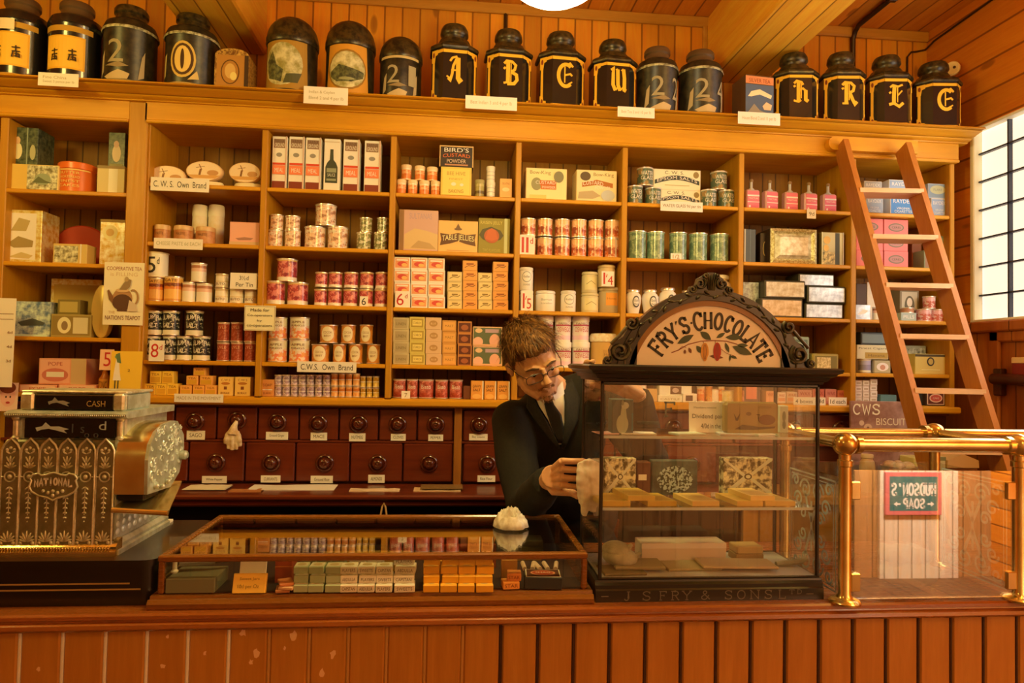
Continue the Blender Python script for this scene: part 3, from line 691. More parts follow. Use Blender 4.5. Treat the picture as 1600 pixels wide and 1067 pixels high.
def can(x0, x1, yt, z, mat, b, r, desc, place='', group=None, name='tin', cat='tin', yf=0.035, rim=TINM, prints=None, half=1.15, lid=None, shape='tin', rot=0.0, rings=True):
    xm, ym = (x0+x1)/2, yt+14
    rad = (X_(x1, ym, yf+0.03)-X_(x0, ym, yf+0.03))/2
    cx = X_(xm, ym, yf+rad); zt = seen_top(xm, yt, yf, yf+2*rad); h = max(zt-z, 0.02)
    key = (round(rad, 3), round(h, 3), mat.name, rim.name if rim else '', shape, lid.name if lid else '')
    if key in CANC:
        o = link(name, CANC[key])
        if LIDC[key]: link('lid', LIDC[key], o)
    else:
        m = MB(); k = MB(); e = rad*0.035+0.0008
        if shape == 'tin':
            pr = [(rad-0.001, 0), (rad+e*0.5, 0.001), (rad+e*0.5, 0.004), (rad-e*0.6, 0.006), (rad-e*0.6, h-0.006), (rad+e*0.5, h-0.004), (rad+e*0.5, h-0.001), (rad-0.002, h), (rad-0.004, h-0.002)]
            m.lathe(pr[2:6], 28, mi=0, cap=False); m.lathe(pr[:3], 28, mi=1, cap=True); m.lathe(pr[5:], 28, mi=1, cap=True)
        else:
            bd, ld = {'lidded': ([(.97, 0), (.97, .8)], [(1, .78), (1.03, .79), (1.03, .97), (.98, 1), (0, 1)]), 'pot': ([(.95, 0), (1, .03), (1, .8), (.9, .86)], [(.93, .85), (1, .88), (1, .96), (.9, 1), (0, 1)]),
              'urn': ([(.66, 0), (.74, .08), (.95, .45), (1, .66), (.9, .8), (.68, .87), (.68, .9)], [(.66, .89), (.8, .91), (.8, .97), (.74, 1), (.5, 1), (.45, .9), (0, .9)]), 'jar': ([(.92, 0), (.97, .05), (.96, .75)], [(.98, .74), (1, .8), (.94, .98), (.86, 1), (0, 1)])}[shape]
            m.lathe([(rad*q, h*t) for q, t in bd], 28); k.lathe([(rad*q, h*t) for q, t in ld], 28)
        o = m.build(name, [mat, rim or mat], smooth=40); CANC[key] = o.data
        LIDC[key] = k.build('lid', [rim or mat], o, smooth=40).data if k.v else None
    o.location = (cx, yf+rad, z)
    if rot: o.rotation_euler.z = rot
    if prints: printed(prints, 2*rad, h, 0, 'lettering', o, R=rad*1.0, half=half)
    if desc: lab(o, desc, place, b, r, cat, group)
    return zt, o
BOXC = {}
def bx_(x0, x1, yt, z, mat, b, r, desc, place='', group=None, name='carton', cat='box', yf=0.03, dp=0.08, prints=None, bev=0.0015, rot=0.0, side=None, tilt=0.0):
    xm = (x0+x1)/2
    w = X_(x1, yt+8, yf)-X_(x0, yt+8, yf); zt = seen_top(xm, yt, yf, yf+dp) if z > 1.45 else Z_(xm, yt, yf)
    h = max(zt-z, 0.008); cx = X_(xm, yt+8, yf)
    mats = [mat] if isinstance(mat, str) is False else [M(mat)]
    key = (round(w, 3), round(h, 3), dp, mats[0].name, bev)
    if key in BOXC: o = link(name, BOXC[key])
    else: o = MB().box(-w/2, w/2, 0, dp, 0, h, 0, bev).build(name, mats, smooth=0); BOXC[key] = o.data
    o.location = (cx, yf, z); o.rotation_euler = (tilt, 0, rot)
    if prints: printed(prints, w, h, 0, 'lettering', o)
    if desc: lab(o, desc, place, b, r, cat, group)
    return zt, o
def pcard(name, x0, y0, x1, y1, Y, prints, label, hexc='#ecd2a0', tilt=-0.04, group=None, cat='card', th=0.0015):
    """a paper or card ticket standing in front of goods or tacked to a board"""
    a, b = P(x0, y1, Y), P(x1, y0, Y); w, h = b.x-a.x, b.z-a.z
    o = MB().box(-w/2, w/2, 0, th, 0, h).build(name, M(hexc, 0.75), None, ((a.x+b.x)/2, Y, a.z), (tilt, 0, 0), smooth=0)
    if prints: printed(prints, w, h, 0, 'lettering', o)
    if label in LABELS: print('DUP', label)
    LABELS[label] = 1
    if len(label.split()) > 16: print('LONG', label)
    return tag(o, label, cat, group)
BLK, RED, CRM, BRN, GRN = '#241a12', '#b4241a', '#f0d8a8', '#6a3a14', '#4a5a34'
YT = -0.012
# ---- bay 1 (end bay)
z = ZS(1, 1)
scen = mottled('scenic_print', '#6a5a28', '#d8c888', 56, 0.4)
zt, _ = bx_(10, 92, 257, z, M('#d8b25a', 0.45), 1, 1, 'wide cream landscape biscuit tin', 'under a dark tin', None, 'biscuit_tin', 'tin', 0.03, 0.2, [('r', .02, .03, .98, .97, scen), ('r', .0, .0, .4, 1, '#d0a03c'), ('e', .7, .45, .16, .22, '#8a8a5a'), ('p', [(.5, .3), (.62, .55), (.75, .4), (.9, .3)], '#5a5a30')])
drk = mottled('dark_green_tin', '#28301c', '#5a5a34', 64, 0.35)
bx_(14, 60, 199, zt, drk, 1, 1, 'tall dark green portrait tea tin', 'on the cream tin', None, 'tea_tin', 'tin', 0.05, 0.11, [('r', .62, 0, .66, 1, '#8a8a60'), ('e', .32, .38, .16, .22, '#d0b878'), ('e', .32, .65, .09, .1, '#c89a60'), ('e', .84, .35, .1, .2, '#a89a60')])
can(94, 150, 252, z, M('#d0601c', 0.35), 1, 1, 'round orange tin with embossed gold lines', 'between two square tins', None, 'biscuit_tin', 'tin', 0.03, M('#d8641e', 0.3), [('r', 0, .72, 1, .76, '#f0b050')]+[('t', .25, .6-.14*i, .75, .68-.14*i, ['BUTTER', 'SHORTBREAD', 'FINEST', 'CAKES'][i], '#f4b858') for i in range(4)], shape='lidded')
zt, _ = bx_(152, 195, 259, z, M('#c8a860', 0.45), 1, 1, 'square buff tin with a worn panel', 'beside the pilaster', None, 'biscuit_tin', 'tin', 0.05, 0.12, [('r', .42, .05, .75, .95, '#dcc890'), ('r', 0, .9, 1, 1, '#8a6a34')], rot=0.0)
bx_(170, 196, 207, zt, drk, 1, 1, 'small dark figured tea tin', 'on the square buff tin', None, 'tea_tin', 'tin', 0.07, 0.07, [('e', .5, .4, .26, .25, '#d4b480'), ('e', .48, .66, .16, .1, '#c89a70'), ('r', .1, .02, .9, .1, '#8a7a40')])
z = ZS(1, 2)
gold = mottled('gilt_print', '#c8962c', '#f0d078', 48, 0.35, 0.3)
bx_(6, 66, 328, z, gold, 1, 2, 'tall embossed gold tin with pale scenes', '', None, 'biscuit_tin', 'tin', 0.04, 0.12, [('r', .08, .06, .86, .94, '#f0dc9c'), ('p', [(.2, .6), (.4, .85), (.7, .8), (.6, .6)], '#b0904c'), ('p', [(.12, .35), (.4, .5), (.8, .42), (.78, .3), (.3, .28)], '#9a7a3c'), ('p', [(.15, .1), (.5, .2), (.8, .14), (.7, .08)], '#c0a058')])
o = MB().lathe([(0.1, 0), (0.106, 0.004), (0.106, 0.016), (0.1, 0.02), (0.0, 0.014)], 32, (0, 0, 0), 0, 'y', 1.0, 0.82).build('oval_tray', M('#9a2c10', 0.35))
q = P(130, 384, 0.19); o.location = (q.x, 0.19, ZS(1, 2)+0.088); printed([('t', -.25+.5, .72, 1.0, .8, 'HIGH GRADE', '#e8a850'), ('t', .3, .55, 1.1, .64, 'CHOCOLATE', '#e8a850'), ('t', .45, .38, .95, .46, 'BISCUITS', '#e8a850')], 0.12, 0.14, -0.006, 'lettering', o, z0=-0.07)
lab(o, 'oval dark red tray with gold writing', 'at the back', 1, 2, 'tray')
bx_(83, 136, 381, z, M('#c8a04c', 0.4), 1, 2, 'small gold box with a picture panel', 'before the red tray', None, 'tin', 'tin', 0.03, 0.07, [('r', .04, .08, .74, .9, scen), ('r', .8, 0, .84, 1, '#e0e0c0')])
bx_(157, 196, 343, z, mottled('gilt_roses', '#c08a24', '#f4dc90', 36, 0.35, 0.3), 1, 2, 'tall gold tin with a rose medallion', 'beside the pilaster', None, 'tea_tin', 'tin', 0.06, 0.1, [('e', .4, .72, .3, .16, '#e8c878'), ('e', .4, .72, .16, .08, '#c89848'), ('r', 0, .94, 1, 1, '#8a6420')])
z = ZS(1, 3)
bx_(23, 80, 471, z, mottled('blue_scene', '#5a6a70', '#c8ccb4', 36, 0.4), 1, 3, 'square tin with a pale blue lake scene', '', None, 'biscuit_tin', 'tin', 0.04, 0.13, [('r', 0, 0, .92, .06, '#c0c8b8'), ('p', [(.1, .4), (.5, .52), (.85, .4), (.8, .32), (.2, .3)], '#4a4a38')])
bx_(80, 160, 436, z, gold, 1, 3, 'large flat gold tin with framed panel', 'standing against the back', None, 'biscuit_tin', 'tin', 0.17, 0.05, [('r', .06, .1, .94, .9, '#b88c34')])
zt, _ = bx_(80, 143, 491, z, M('#a0843c', 0.4), 1, 3, 'low gold tin with two round portraits', '', None, 'biscuit_tin', 'tin', 0.03, 0.1, [('r', .03, .08, .97, .92, '#8a6c2c'), ('e', .33, .52, .17, .36, '#dcc480'), ('e', .34, .5, .08, .2, '#8a6a3c'), ('r', .55, .16, .92, .86, '#ccb478')])
bx_(90, 125, 468, zt, M('#7a6428', 0.4), 1, 3, 'little framed brass tin', 'on the low gold tin', None, 'tin', 'tin', 0.04, 0.06, [('r', .1, .14, .9, .86, '#b09444')])
o = MB().lathe([(0.062, 0), (0.066, 0.004), (0.066, 0.03), (0.062, 0.034), (0, 0.034)], 28, (0, 0, 0), 0, 'y', 0.58, 1.55).build('oval_tin', M('#caa048', 0.35, 0.2)); q = P(163, 486, 0.06); o.location = (q.x, 0.07, ZS(1, 3)+0.1025)
lab(o, 'upright oval gold tin partly behind the teapot poster', '', 1, 3, 'tin')
z = ZS(1, 4)
pk = '#d88a58'
for i, (a, b_) in enumerate(((30, 88), (91, 150))):
    zt, _ = bx_(a, b_, 601, z, M(pk, 0.6), 1, 4, f'flat pink carton, {ORD[i]} from left', 'along the end bay bottom', 'flat pink cartons', 'carton', 'box', 0.03, 0.12, [('r', .04, .1, .96, .9, '#e8a874'), ('t', .28, .35, .72, .68, 'POPE', '#a83c28')]) if False else bx_(a, b_, 601, z, M(pk, 0.6), 0, 0, f'flat pink carton under the larger pink carton in the end bay, {"nearer the pilaster" if i else "nearer the till"}', '', 'flat pink cartons', 'carton', 'box', 0.03, 0.12, [('r', .04, .1, .96, .9, '#e8a874'), ('t', .28, .35, .72, .68, 'POPE', '#a83c28')])
bx_(61, 135, 560, zt, M(pk, 0.6), 0, 0, 'pink carton with a red scroll label standing on two flat pink cartons', '', None, 'carton', 'box', 0.04, 0.14, [('r', .68, 0, 1, 1, '#c0985c'), ('r', .03, .05, .66, .95, '#e49a6c'), ('t', .2, .72, .5, .86, 'POPE', '#a83c28'), ('e', .35, .36, .28, .26, '#c46848'), ('r', .17, .28, .54, .48, '#f4d0a0')])
o = MB().lathe([(0.02, 0), (0.021, 0.002), (0.021, 0.055), (0.012, 0.07), (0.009, 0.085), (0.011, 0.09), (0, 0.09)], 20).build('bottle', M('#b86018', 0.3)); q = P(160, 600, 0.03); o.location = (q.x, 0.05, z)
printed([('r', .1, .05, .9, .6, '#d88a2c'), ('t', .2, .2, .8, .5, 'TONIC', '#5a2408')], 0.042, 0.09, 0, 'label', o, R=0.0212); lab(o, 'small amber labelled bottle', 'behind a price ticket', 1, 4, 'bottle')
pcard('price_ticket', 155, 546, 178, 578, -0.02, [('t', .28, .18, .78, .86, '5', RED)], 'cream ticket with a red figure 5 in the end bay', '#e0a468')
o = pcard('leaflet', 170, 549, 221, 612, -0.03, [('e', .2, .86, .09, .05, '#7a8a44'), ('p', [(.16, .8), (.26, .8), (.3, .5), (.36, .28), (.1, .28), (.12, .5)], '#e8d49c'), ('p', [(.14, .92), (.27, .96), (.33, .7), (.2, .72)], '#5a6a38'), ('r', .16, .08, .2, .28, '#4a4424'), ('r', .26, .08, .3, .28, '#4a4424'), ('t', .56, .5, .64, .56, '2', BRN)], 'yellow leaflet with a woman in a pale dress propped against the pilaster', '#e2a826', -0.08)
o = pcard('picture_card', -14, 598, 28, 642, -0.03, [('e', .62, .5, .3, .34, '#e0a078'), ('e', .6, .82, .32, .2, '#7a3a1c'), ('e', .55, .5, .03, .04, BLK), ('e', .72, .5, .03, .04, BLK), ('e', .64, .3, .08, .04, '#a83428')], 'small picture card with a rosy face behind the till', '#e0b080')
pcard('notice', -60, 466, 24, 604, -0.06, [('r', .6, .82, .96, .826, BRN), ('r', .6, .76, .96, .766, BRN), ('t', .86, .6, .96, .63, '6d', BRN), ('t', .86, .44, .96, .47, '4d', BRN), ('t', .86, .28, .96, .31, '3d', BRN)], 'cream paper price list at the edge of the end bay', '#eccf94', -0.02)
# the teapot poster on the pilaster
q = [('t', .06, .87, .94, .93, 'COOPERATIVE TEA', '#8a3418'), ('t', .16, .78, .84, .84, 'is FILLING', '#c8a468'), ('t', .06, .08, .94, .15, "NATION'S TEAPOT", '#6a2814'), ('t', .14, .18, .3, .22, 'THE', '#b08850'),
     ('e', .48, .42, .25, .17, '#a4713c'), ('e', .48, .36, .25, .13, '#54301a'), ('r', .36, .22, .6, .25, '#54301a'), ('p', [(.24, .34), (.26, .44), (.14, .56), (.1, .54), (.15, .4)], '#7a4c24'), ('l', arc(.75, .44, .12, .12, -80, 120, 10), 0.006, '#9a6a34'),
     ('e', .48, .55, .17, .03, '#c89a5c'), ('p', [(.4, .56), (.5, .66), (.6, .74), (.7, .72), (.66, .6), (.58, .56)], '#8a6a3c'), ('e', .58, .73, .05, .04, '#a8844c'), ('p', [(.66, .4), (.82, .34), (.88, .22), (.62, .22)], '#c8a878')]
pcard('poster', 160, 411, 226, 507, -0.02, q, 'cream tea poster showing a brown teapot, tacked on the pilaster', '#eec488', 0.0, None, 'poster')
# ---- bay 2
z = ZS(2, 1)
ovm = mottled('windmill_print', '#d8a050', '#f4dca8', 36, 0.4)
for i, (a, b_, y0, y1) in enumerate(((233, 290, 258, 286), (291, 348, 251, 279), (358, 408, 253, 279))):
    base = z
    xm = (a+b_)/2
    if i:
        w_ = X_(b_, 285, .05)-X_(a+8, 285, .05); hb = 0.024
        o = MB().lathe([(0.5, 0), (0.52, 0.3), (0.52, 0.7), (0.48, 1), (0, 1)], 24, sx=1.0, sy=0.55).build('oval_tin', M('#e4c080', 0.4)); o.scale = (w_, 0.09, hb); o.location = (X_(xm+4, 285, .06), 0.07, z)
        lab(o, 'low oval tin under a windmill tin', f'{"nearer" if i == 1 else "farther from"} the tag', 2, 1, 'tin', 'low oval tins'); base = z+hb
    rx = (X_(b_, y0+14, .05)-X_(a, y0+14, .05))/2; rz = (Z_(xm, y0, .04)-base)/2
    o = MB().lathe([(0.96, 0), (1.0, 0.08), (1.0, 0.92), (0.96, 1.0), (0, 1.0)], 32, (0, 0, 0), 0, 'y').build('oval_tin', M('#d8a868', 0.4))
    o.scale = (rx, 0.035, rz); o.location = (X_(xm, y0+14, .05), 0.08, base+rz)
    k = printed([('e', .5, .5, .46, .46, ovm), ('p', [(.4, .22), (.44, .6), (.38, .6), (.34, .22)], '#7a4a20'), ('l', [(.28, .66), (.52, .74)], 0.05, '#7a4a20'), ('l', [(.36, .84), (.44, .56)], 0.05, '#7a4a20'), ('e', .74, .42, .16, .14, '#b87c3c'), ('p', [(.05, .3), (.95, .3), (.8, .14), (.2, .14)], '#c88a3c')], 2, 2, -1.0, 'picture', o, z0=-1)
    k.location = (0, 0.0, 0)
    lab(o, 'oval cream tin with a windmill scene', f'{ORD[i]} from left', 2, 1, 'tin', 'oval windmill tins')
pcard('shelf_tag', 235, 280, 327, 297, -0.006, [('t', .05, .28, .95, .74, 'C. W. S.  Own  Brand', BLK)], 'white shelf tag with handwriting under the oval windmill tins', '#f2dcb0', 0.0, None, 'tag')
z = ZS(2, 2); jr = mottled('stone_jar', '#a8642c', '#c4844a', 24, 0.4)
for i, (a, b_, y) in enumerate(((241, 267, 350), (272, 303, 351), (306, 337, 353))): can(a, b_, y, z, jr, 2, 2, 'small brown stoneware jar with bright rim', f'{ORD[i]} of three', 'brown stoneware jars', 'jar', 'jar', 0.03, M('#c89858', 0.35), [('t', .3, .45, .7, .6, 'PASTE', '#7a4a20')], shape='jar')
for i, (a, b_) in enumerate(((301, 325), (326, 351))): can(a, b_, 319, z, mottled('cream_carton', '#d8b478', '#ecd09a', 16, 0.5), 2, 2, 'tall cream bottle behind the brown jars', f'{ORD[i]} of two', 'tall cream bottles', 'bottle', 'bottle', 0.13, M('#e4c890', 0.45), shape='jar')
bx_(359, 406, 347, z, M('#d48a64', 0.6), 2, 2, 'pink carton with a faint beach scene', 'beside the upright', None, 'carton', 'box', 0.03, 0.09, [('r', .03, .04, .97, .96, '#dc966c'), ('p', [(.2, .3), (.5, .36), (.8, .32), (.7, .24), (.3, .22)], '#a06a4c'), ('r', 0, 0, 1, .16, '#c89a60')])
pcard('shelf_tag', 240, 374, 317, 388, -0.006, [('t', .05, .35, .95, .7, 'CHEESE PASTE 6d EACH', '#a89868')], 'white shelf tag with faded print below the brown jars', '#ecd4a4', 0.0, None, 'tag')
z = ZS(2, 3)
am = bands('amber_label', [(0, '#c8802c'), (.12, '#e0a044'), (.5, '#d07020'), (.62, '#8a3c18'), (.74, '#d89838'), (.9, '#e0b468')])
wt = bands('white_brown_label', [(0, '#ecd4b0'), (.55, '#d8a478'), (.72, '#a4643c'), (.86, '#e8ccA0')])
wl = bands('white_wrapper', [(0, '#ecd8ac'), (.4, '#d0b078'), (.48, '#e8cc94'), (.8, '#c8a870')])
zt, _ = can(231, 256, 433, z, am, 2, 3, 'amber labelled tin under a numbered canister', '', None, 'tin', 'tin', 0.03, prints=[('t', .2, .78, .8, .9, 'GATE', BRN), ('t', .2, .6, .8, .72, 'SALAD', BRN)])
can(257, 286, 431, z, am, 2, 3, 'amber labelled tin', 'beside the tin with a canister', None, 'tin', 'tin', 0.03, prints=[('t', .2, .78, .8, .9, 'GATE', BRN), ('t', .2, .6, .8, .72, 'SALAD', BRN)])
can(230, 263, 393, zt, M('#e8cc90', 0.4), 2, 3, 'cream canister with a large figure 5', 'on an amber tin', None, 'canister', 'tin', 0.02, M('#e0bc78', 0.4), [('t', .14, .16, .62, .8, '5', BLK), ('t', .68, .52, .8, .78, 'd', BLK)], half=0.9)
zt, _ = can(285, 306, 440, z, wt, 2, 3, 'white tin with brown band', 'lower, first of two', 'white brown-band tins', 'tin', 'tin')
can(307, 332, 442, z, wt, 2, 3, 'white tin with brown band', 'lower, second of two', 'white brown-band tins', 'tin', 'tin')
can(299, 323, 410, zt, wt, 2, 3, 'white tin with brown band', 'balanced on top of two alike', 'white brown-band tins', 'tin', 'tin')
for i, (a, b_) in enumerate(((336, 357), (359, 381), (382, 402))): zt, _ = can(a, b_, 449.5+i*.5, z, wl, 2, 3, 'small cream wrapped tin', f'lower row, {ORD[i]} of three', 'small cream tins', 'tin', 'tin', prints=[('t', .2, .2, .8, .36, 'BUTO', BRN)])
for i, (a, b_) in enumerate(((337, 357), (360, 381), (383, 402))): can(a, b_, 427+i*.5, zt, wl, 2, 3, 'small cream wrapped tin', f'upper row, {ORD[i]} of three', 'small cream tins', 'tin', 'tin', prints=[('t', .2, .2, .8, .36, 'BUTO', BRN)])
pcard('price_ticket', 359, 427, 402, 451, 0.015, [('t', .34, .55, .68, .82, '3½d', BLK), ('t', .22, .15, .85, .4, 'Per Tin', BLK)], 'white handwritten per-tin ticket before the small cream tins', '#ecd2a0')
z = ZS(2, 4)
bw = bands('black_white_label', [(0, '#e0c890'), (.22, '#28241a'), (.3, '#1e1c16'), (.9, '#d8c48c')], ['#d8c890'], bscale=9, zone=(.3, .9), thr=.56)
pr = [('a', .12, .62, .88, .8, 'LUMP', .02, CRM), ('t', .2, .32, .8, .48, 'SALT', CRM)]
for i, (a, b_) in enumerate(((226, 252), (255, 276), (277, 301), (302, 329))): zt, _ = can(a, b_, 525, z, bw, 2, 4, 'black and white lettered tin', f'lower row, {ORD[i]} of four', 'black and white tins', 'tin', 'tin', prints=pr)
for i, (a, b_) in enumerate(((230, 254), (255, 281), (291, 318))): can(a, b_, 485, zt, bw, 2, 4, 'black and white lettered tin', f'upper row, {ORD[i]} of three', 'black and white tins', 'tin', 'tin', prints=pr)
pcard('price_ticket', 232, 532, 257, 564, -0.004, [('t', .12, .18, .62, .84, '8', RED), ('t', .68, .55, .86, .8, 'd', RED)], 'cream ticket with a red 8 before the black and white tins', '#f0d8a4')
rd = bands('brick_red_label', [(0, '#d8a878'), (.06, '#90341a'), (.9, '#d8b080')], ['#b8603c'], bscale=12, zone=(.1, .9), thr=.55)
for i, (a, b_) in enumerate(((339, 359), (361, 380), (382, 400))): zt, _ = can(a, b_, 534.5, z, rd, 2, 4, 'slim brick red tin', f'lower row, {ORD[i]} of three', 'brick red tins', 'tin', 'tin', prints=[('t', .2, .66, .8, .78, 'LYLE', '#d89a60')])
for i, (a, b_) in enumerate(((340, 359), (361, 380), (382, 400))): can(a, b_, 503, zt, rd, 2, 4, 'slim brick red tin', f'upper row, {ORD[i]} of three', 'brick red tins', 'tin', 'tin', prints=[('t', .2, .66, .8, .78, 'LYLE', '#d89a60')])
z = ZS(2, 5)
yc, oc = M('#e0a82c', 0.55), M('#d89034', 0.55)
pq = [('r', .1, .1, .9, .55, '#c88a1c'), ('t', .16, .64, .84, .84, 'TEA', '#8a4a14')]
for i, (a, b_) in enumerate(((226, 243), (243.5, 260), (260.5, 278))): zt, _ = bx_(a, b_, 599.5, z, yc, 2, 5, 'small yellow cube packet', f'lower row, {ORD[i]} of three', 'yellow cube packets', 'packet', 'box', 0.03, 0.045, pq)
for i, (a, b_) in enumerate(((234, 252), (253, 271))): bx_(a, b_, 580, zt, yc, 2, 5, 'small yellow cube packet', f'upper row, {ORD[i]} of two', 'yellow cube packets', 'packet', 'box', 0.03, 0.045, pq)
bx_(273, 291, 584, z, M('#5a3a10', 0.6), 2, 5, 'dark little packet behind the cube packets', '', None, 'packet', 'box', 0.12, 0.05)
for i, (a, b_) in enumerate(((281, 299), (301, 319), (320, 338))): zt, _ = bx_(a, b_, 602, z, oc, 2, 5, 'small orange cube packet', f'lowest row, {ORD[i]} of three', 'orange cube packets', 'packet', 'box', 0.03, 0.045, pq)
for i, (a, b_) in enumerate(((291, 309), (312, 332))): z2, _ = bx_(a, b_, 587, zt, oc, 2, 5, 'small orange cube packet', f'middle row, {ORD[i]} of two', 'orange cube packets', 'packet', 'box', 0.03, 0.045, pq)
bx_(302, 321, 574.5, z2, oc, 2, 5, 'small orange cube packet', 'alone at the pyramid top', 'orange cube packets', 'packet', 'box', 0.03, 0.045, pq)
for i, (a, b_) in enumerate(((341, 364), (367, 391))): bx_(a, b_, 589, z, M('#dca848', 0.55), 2, 5, 'upright tan packet with dark lettering', f'{ORD[i]} of two', 'upright tan packets', 'packet', 'box', 0.03, 0.05, [('t', .2, .78, .8, .9, 'C.W.S', '#7a3c18'), ('e', .5, .66, .3, .07, '#b0641c'), ('r', .4, .34, .6, .5, '#7a3c18'), ('t', .2, .1, .8, .22, 'BORAX', '#7a3c18')])
pcard('shelf_tag', 272, 616, 349, 628, -0.034, [('t', .05, .3, .95, .7, 'MADE IN THE MOVEMENT', '#a88c58')], 'white shelf tag with faded print over the spice drawers', '#ecd0a0', 0.0, None, 'tag')
pcard('notice', 381, 478, 431, 516, -0.02, [('r', .02, .03, .98, .04, BRN), ('r', .02, .96, .98, .97, BRN), ('r', .02, .03, .03, .97, BRN), ('r', .97, .03, .98, .97, BRN), ('t', .2, .76, .8, .88, 'Made for', BLK), ('t', .1, .54, .9, .66, 'Co-operators', BLK), ('t', .42, .34, .58, .44, 'by', BLK), ('t', .1, .12, .9, .24, 'co-operators', BLK)], 'cream framed card about co-operators hung on the upright', '#e6c684', 0.0, None, 'notice')
# ---- bay 3
z = ZS(3, 1)
for i, (a, b_, y) in enumerate(((426, 449, 213), (452, 476, 213.5), (478, 502, 215), (507, 532, 217), (537, 562, 218), (570, 595, 220))):
    if i == 3: pr = [('r', .04, .93, .96, .95, '#c8a878'), ('p', [(.1, .16), (.1, .46), (.2, .54), (.36, .6), (.38, .74), (.38, .8), (.58, .8), (.58, .74), (.6, .6), (.76, .54), (.86, .46), (.86, .16)], '#3c3c24'), ('r', .18, .36, .78, .44, '#8a8458'), ('r', .18, .2, .78, .24, '#8a8458'), ('t', .24, .28, .72, .34, 'SAUCE', '#c8b888')]
    else: pr = [('r', .1, .78, .86, .95, '#8a6440'), ('t', .16, .88, .82, .94, 'FARINA', '#5a3a24'), ('t', .16, .8, .82, .87, 'GROUND', '#ecd0a0'), ('e', .48, .65, .36, .09, '#f4e0b8'), ('e', .48, .65, .2, .04, '#8a7a5c'), ('r', .06, .46, .92, .5, '#c83c18'), ('r', .06, .28, .92, .45, '#e0703c'), ('t', .2, .32, .8, .4, 'MEAL', '#f4d0a0'), ('r', .06, .0, .92, .15, '#7a2c14'), ('r', .92, 0, 1, 1, '#c89a70')]
    bx_(a, b_, y, z, M('#ecc898', 0.55), 3, 1, 'upright white and red carton' if i != 3 else 'upright white carton printed with a dark bottle', f'{ORD[i]} of six', 'upright white and red cartons', 'carton', 'box', 0.03, 0.06, pr)
z = ZS(3, 2)
pe = bands('peach_label', [(0, '#dcb888'), (.08, '#d8a470'), (.9, '#ecd4a4')], ['#8a4a24', '#f0dcb4'], bscale=5, zone=(.08, .92), thr=.53)
pg = bands('olive_label', [(0, '#c8b070'), (.08, '#6a6434'), (.9, '#dcc890')], ['#e0cc94', '#8a7a3c'], bscale=5, zone=(.08, .92), thr=.52)
for i, (a, b_) in enumerate(((418, 442), (445, 470))):
    zt, _ = can(a, b_, 358, z, pe, 3, 2, 'small shiny fruit tin', f'lower, {ORD[i]} of a pair', 'small shiny fruit tins', 'tin', 'tin')
    can(a+4 if i == 0 else a+1, b_+1 if i == 0 else b_-1, 334+i*2, zt, pe, 3, 2, 'small shiny fruit tin', f'upper, {ORD[i]} of a pair', 'small shiny fruit tins', 'tin', 'tin')
for i, (a, b_) in enumerate(((476, 509), (512, 544))): zt, _ = can(a, b_, 352.5, z, pe, 3, 2, 'large gold fruit tin', f'lower, {ORD[i]} of two', 'large gold fruit tins', 'tin', 'tin')
can(493, 526, 317.5, zt, pe, 3, 2, 'large gold fruit tin', 'on top of two alike', 'large gold fruit tins', 'tin', 'tin')
for i, (a, b_) in enumerate(((557, 580), (584, 606))):
    zt, _ = can(a, b_, 362, z, pg, 3, 2, 'small green and silver tin', f'lower, {ORD[i]} of a pair', 'small green tins', 'tin', 'tin')
    can(a+5, b_+1.5, 339, zt, pg, 3, 2, 'small green and silver tin', f'upper, {ORD[i]} of a pair', 'small green tins', 'tin', 'tin')
z = ZS(3, 3)
pl = bands('plum_label', [(0, '#ecd0a0'), (.16, '#e0bc90'), (.2, '#a83830'), (.86, '#c8903c'), (.92, '#e8cc98')], ['#7a1c28', '#d87c60'], bscale=4, zone=(.2, .88), thr=.5)
for i, (a, b_) in enumerate(((416, 446), (449, 482))): zt, _ = can(a, b_, 438+i*2, z, pl, 3, 3, 'large plum tin', f'lower, {ORD[i]} of two', 'large plum tins', 'tin', 'tin')
can(433, 465, 403, zt, pl, 3, 3, 'large plum tin', 'on top of two alike', 'large plum tins', 'tin', 'tin')
pxs = ((491, 511), (512, 534), (536, 559), (561, 583), (585, 606))
for i, (a, b_) in enumerate(pxs): zt, _ = can(a, b_, 451, z, pl, 3, 3, 'small plum tin', f'lower row, {ORD[i]} of five', 'small plum tins', 'tin', 'tin')
for i, (a, b_) in enumerate(pxs): can(a+1.5, b_+1, 424.5, zt, pl, 3, 3, 'small plum tin', f'upper row, {ORD[i]} of five', 'small plum tins', 'tin', 'tin')
pcard('price_ticket', 562, 463, 575, 479, 0.02, [('t', .22, .16, .76, .86, '6', BLK)], 'tiny white ticket with a black 6 before the small plum tins', '#ecd09c')
z = ZS(3, 4)
ap = bands('apple_label', [(0, '#ecccA0'), (.05, '#d8883c'), (.5, '#d8c088'), (.92, '#ecd8b0')], ['#d86848', '#e8d8a0'], bscale=4, zone=(.05, .6), thr=.5)
for i, (a, b_) in enumerate(((419, 449), (452, 484))):
    zt, _ = can(a, b_, 530, z, ap, 3, 4, 'tall cream and red apple tin', f'lower, {ORD[i]} of two', 'tall apple tins', 'tin', 'tin', prints=[('t', .2, .72, .8, .82, 'APPLE', BRN), ('t', .2, .58, .8, .66, 'RINGS', BRN)])
    can(a+1, b_, 495, zt, ap, 3, 4, 'tall cream and red apple tin', f'upper, {ORD[i]} of two', 'tall apple tins', 'tin', 'tin', prints=[('t', .2, .72, .8, .82, 'APPLE', BRN), ('t', .2, .58, .8, .66, 'RINGS', BRN)])
og = bands('orange_tin_label', [(0, '#b8742c'), (.06, '#c87c28'), (.94, '#d8a858')], ['#9a5018'], bscale=4, zone=(.06, .94), thr=.56)
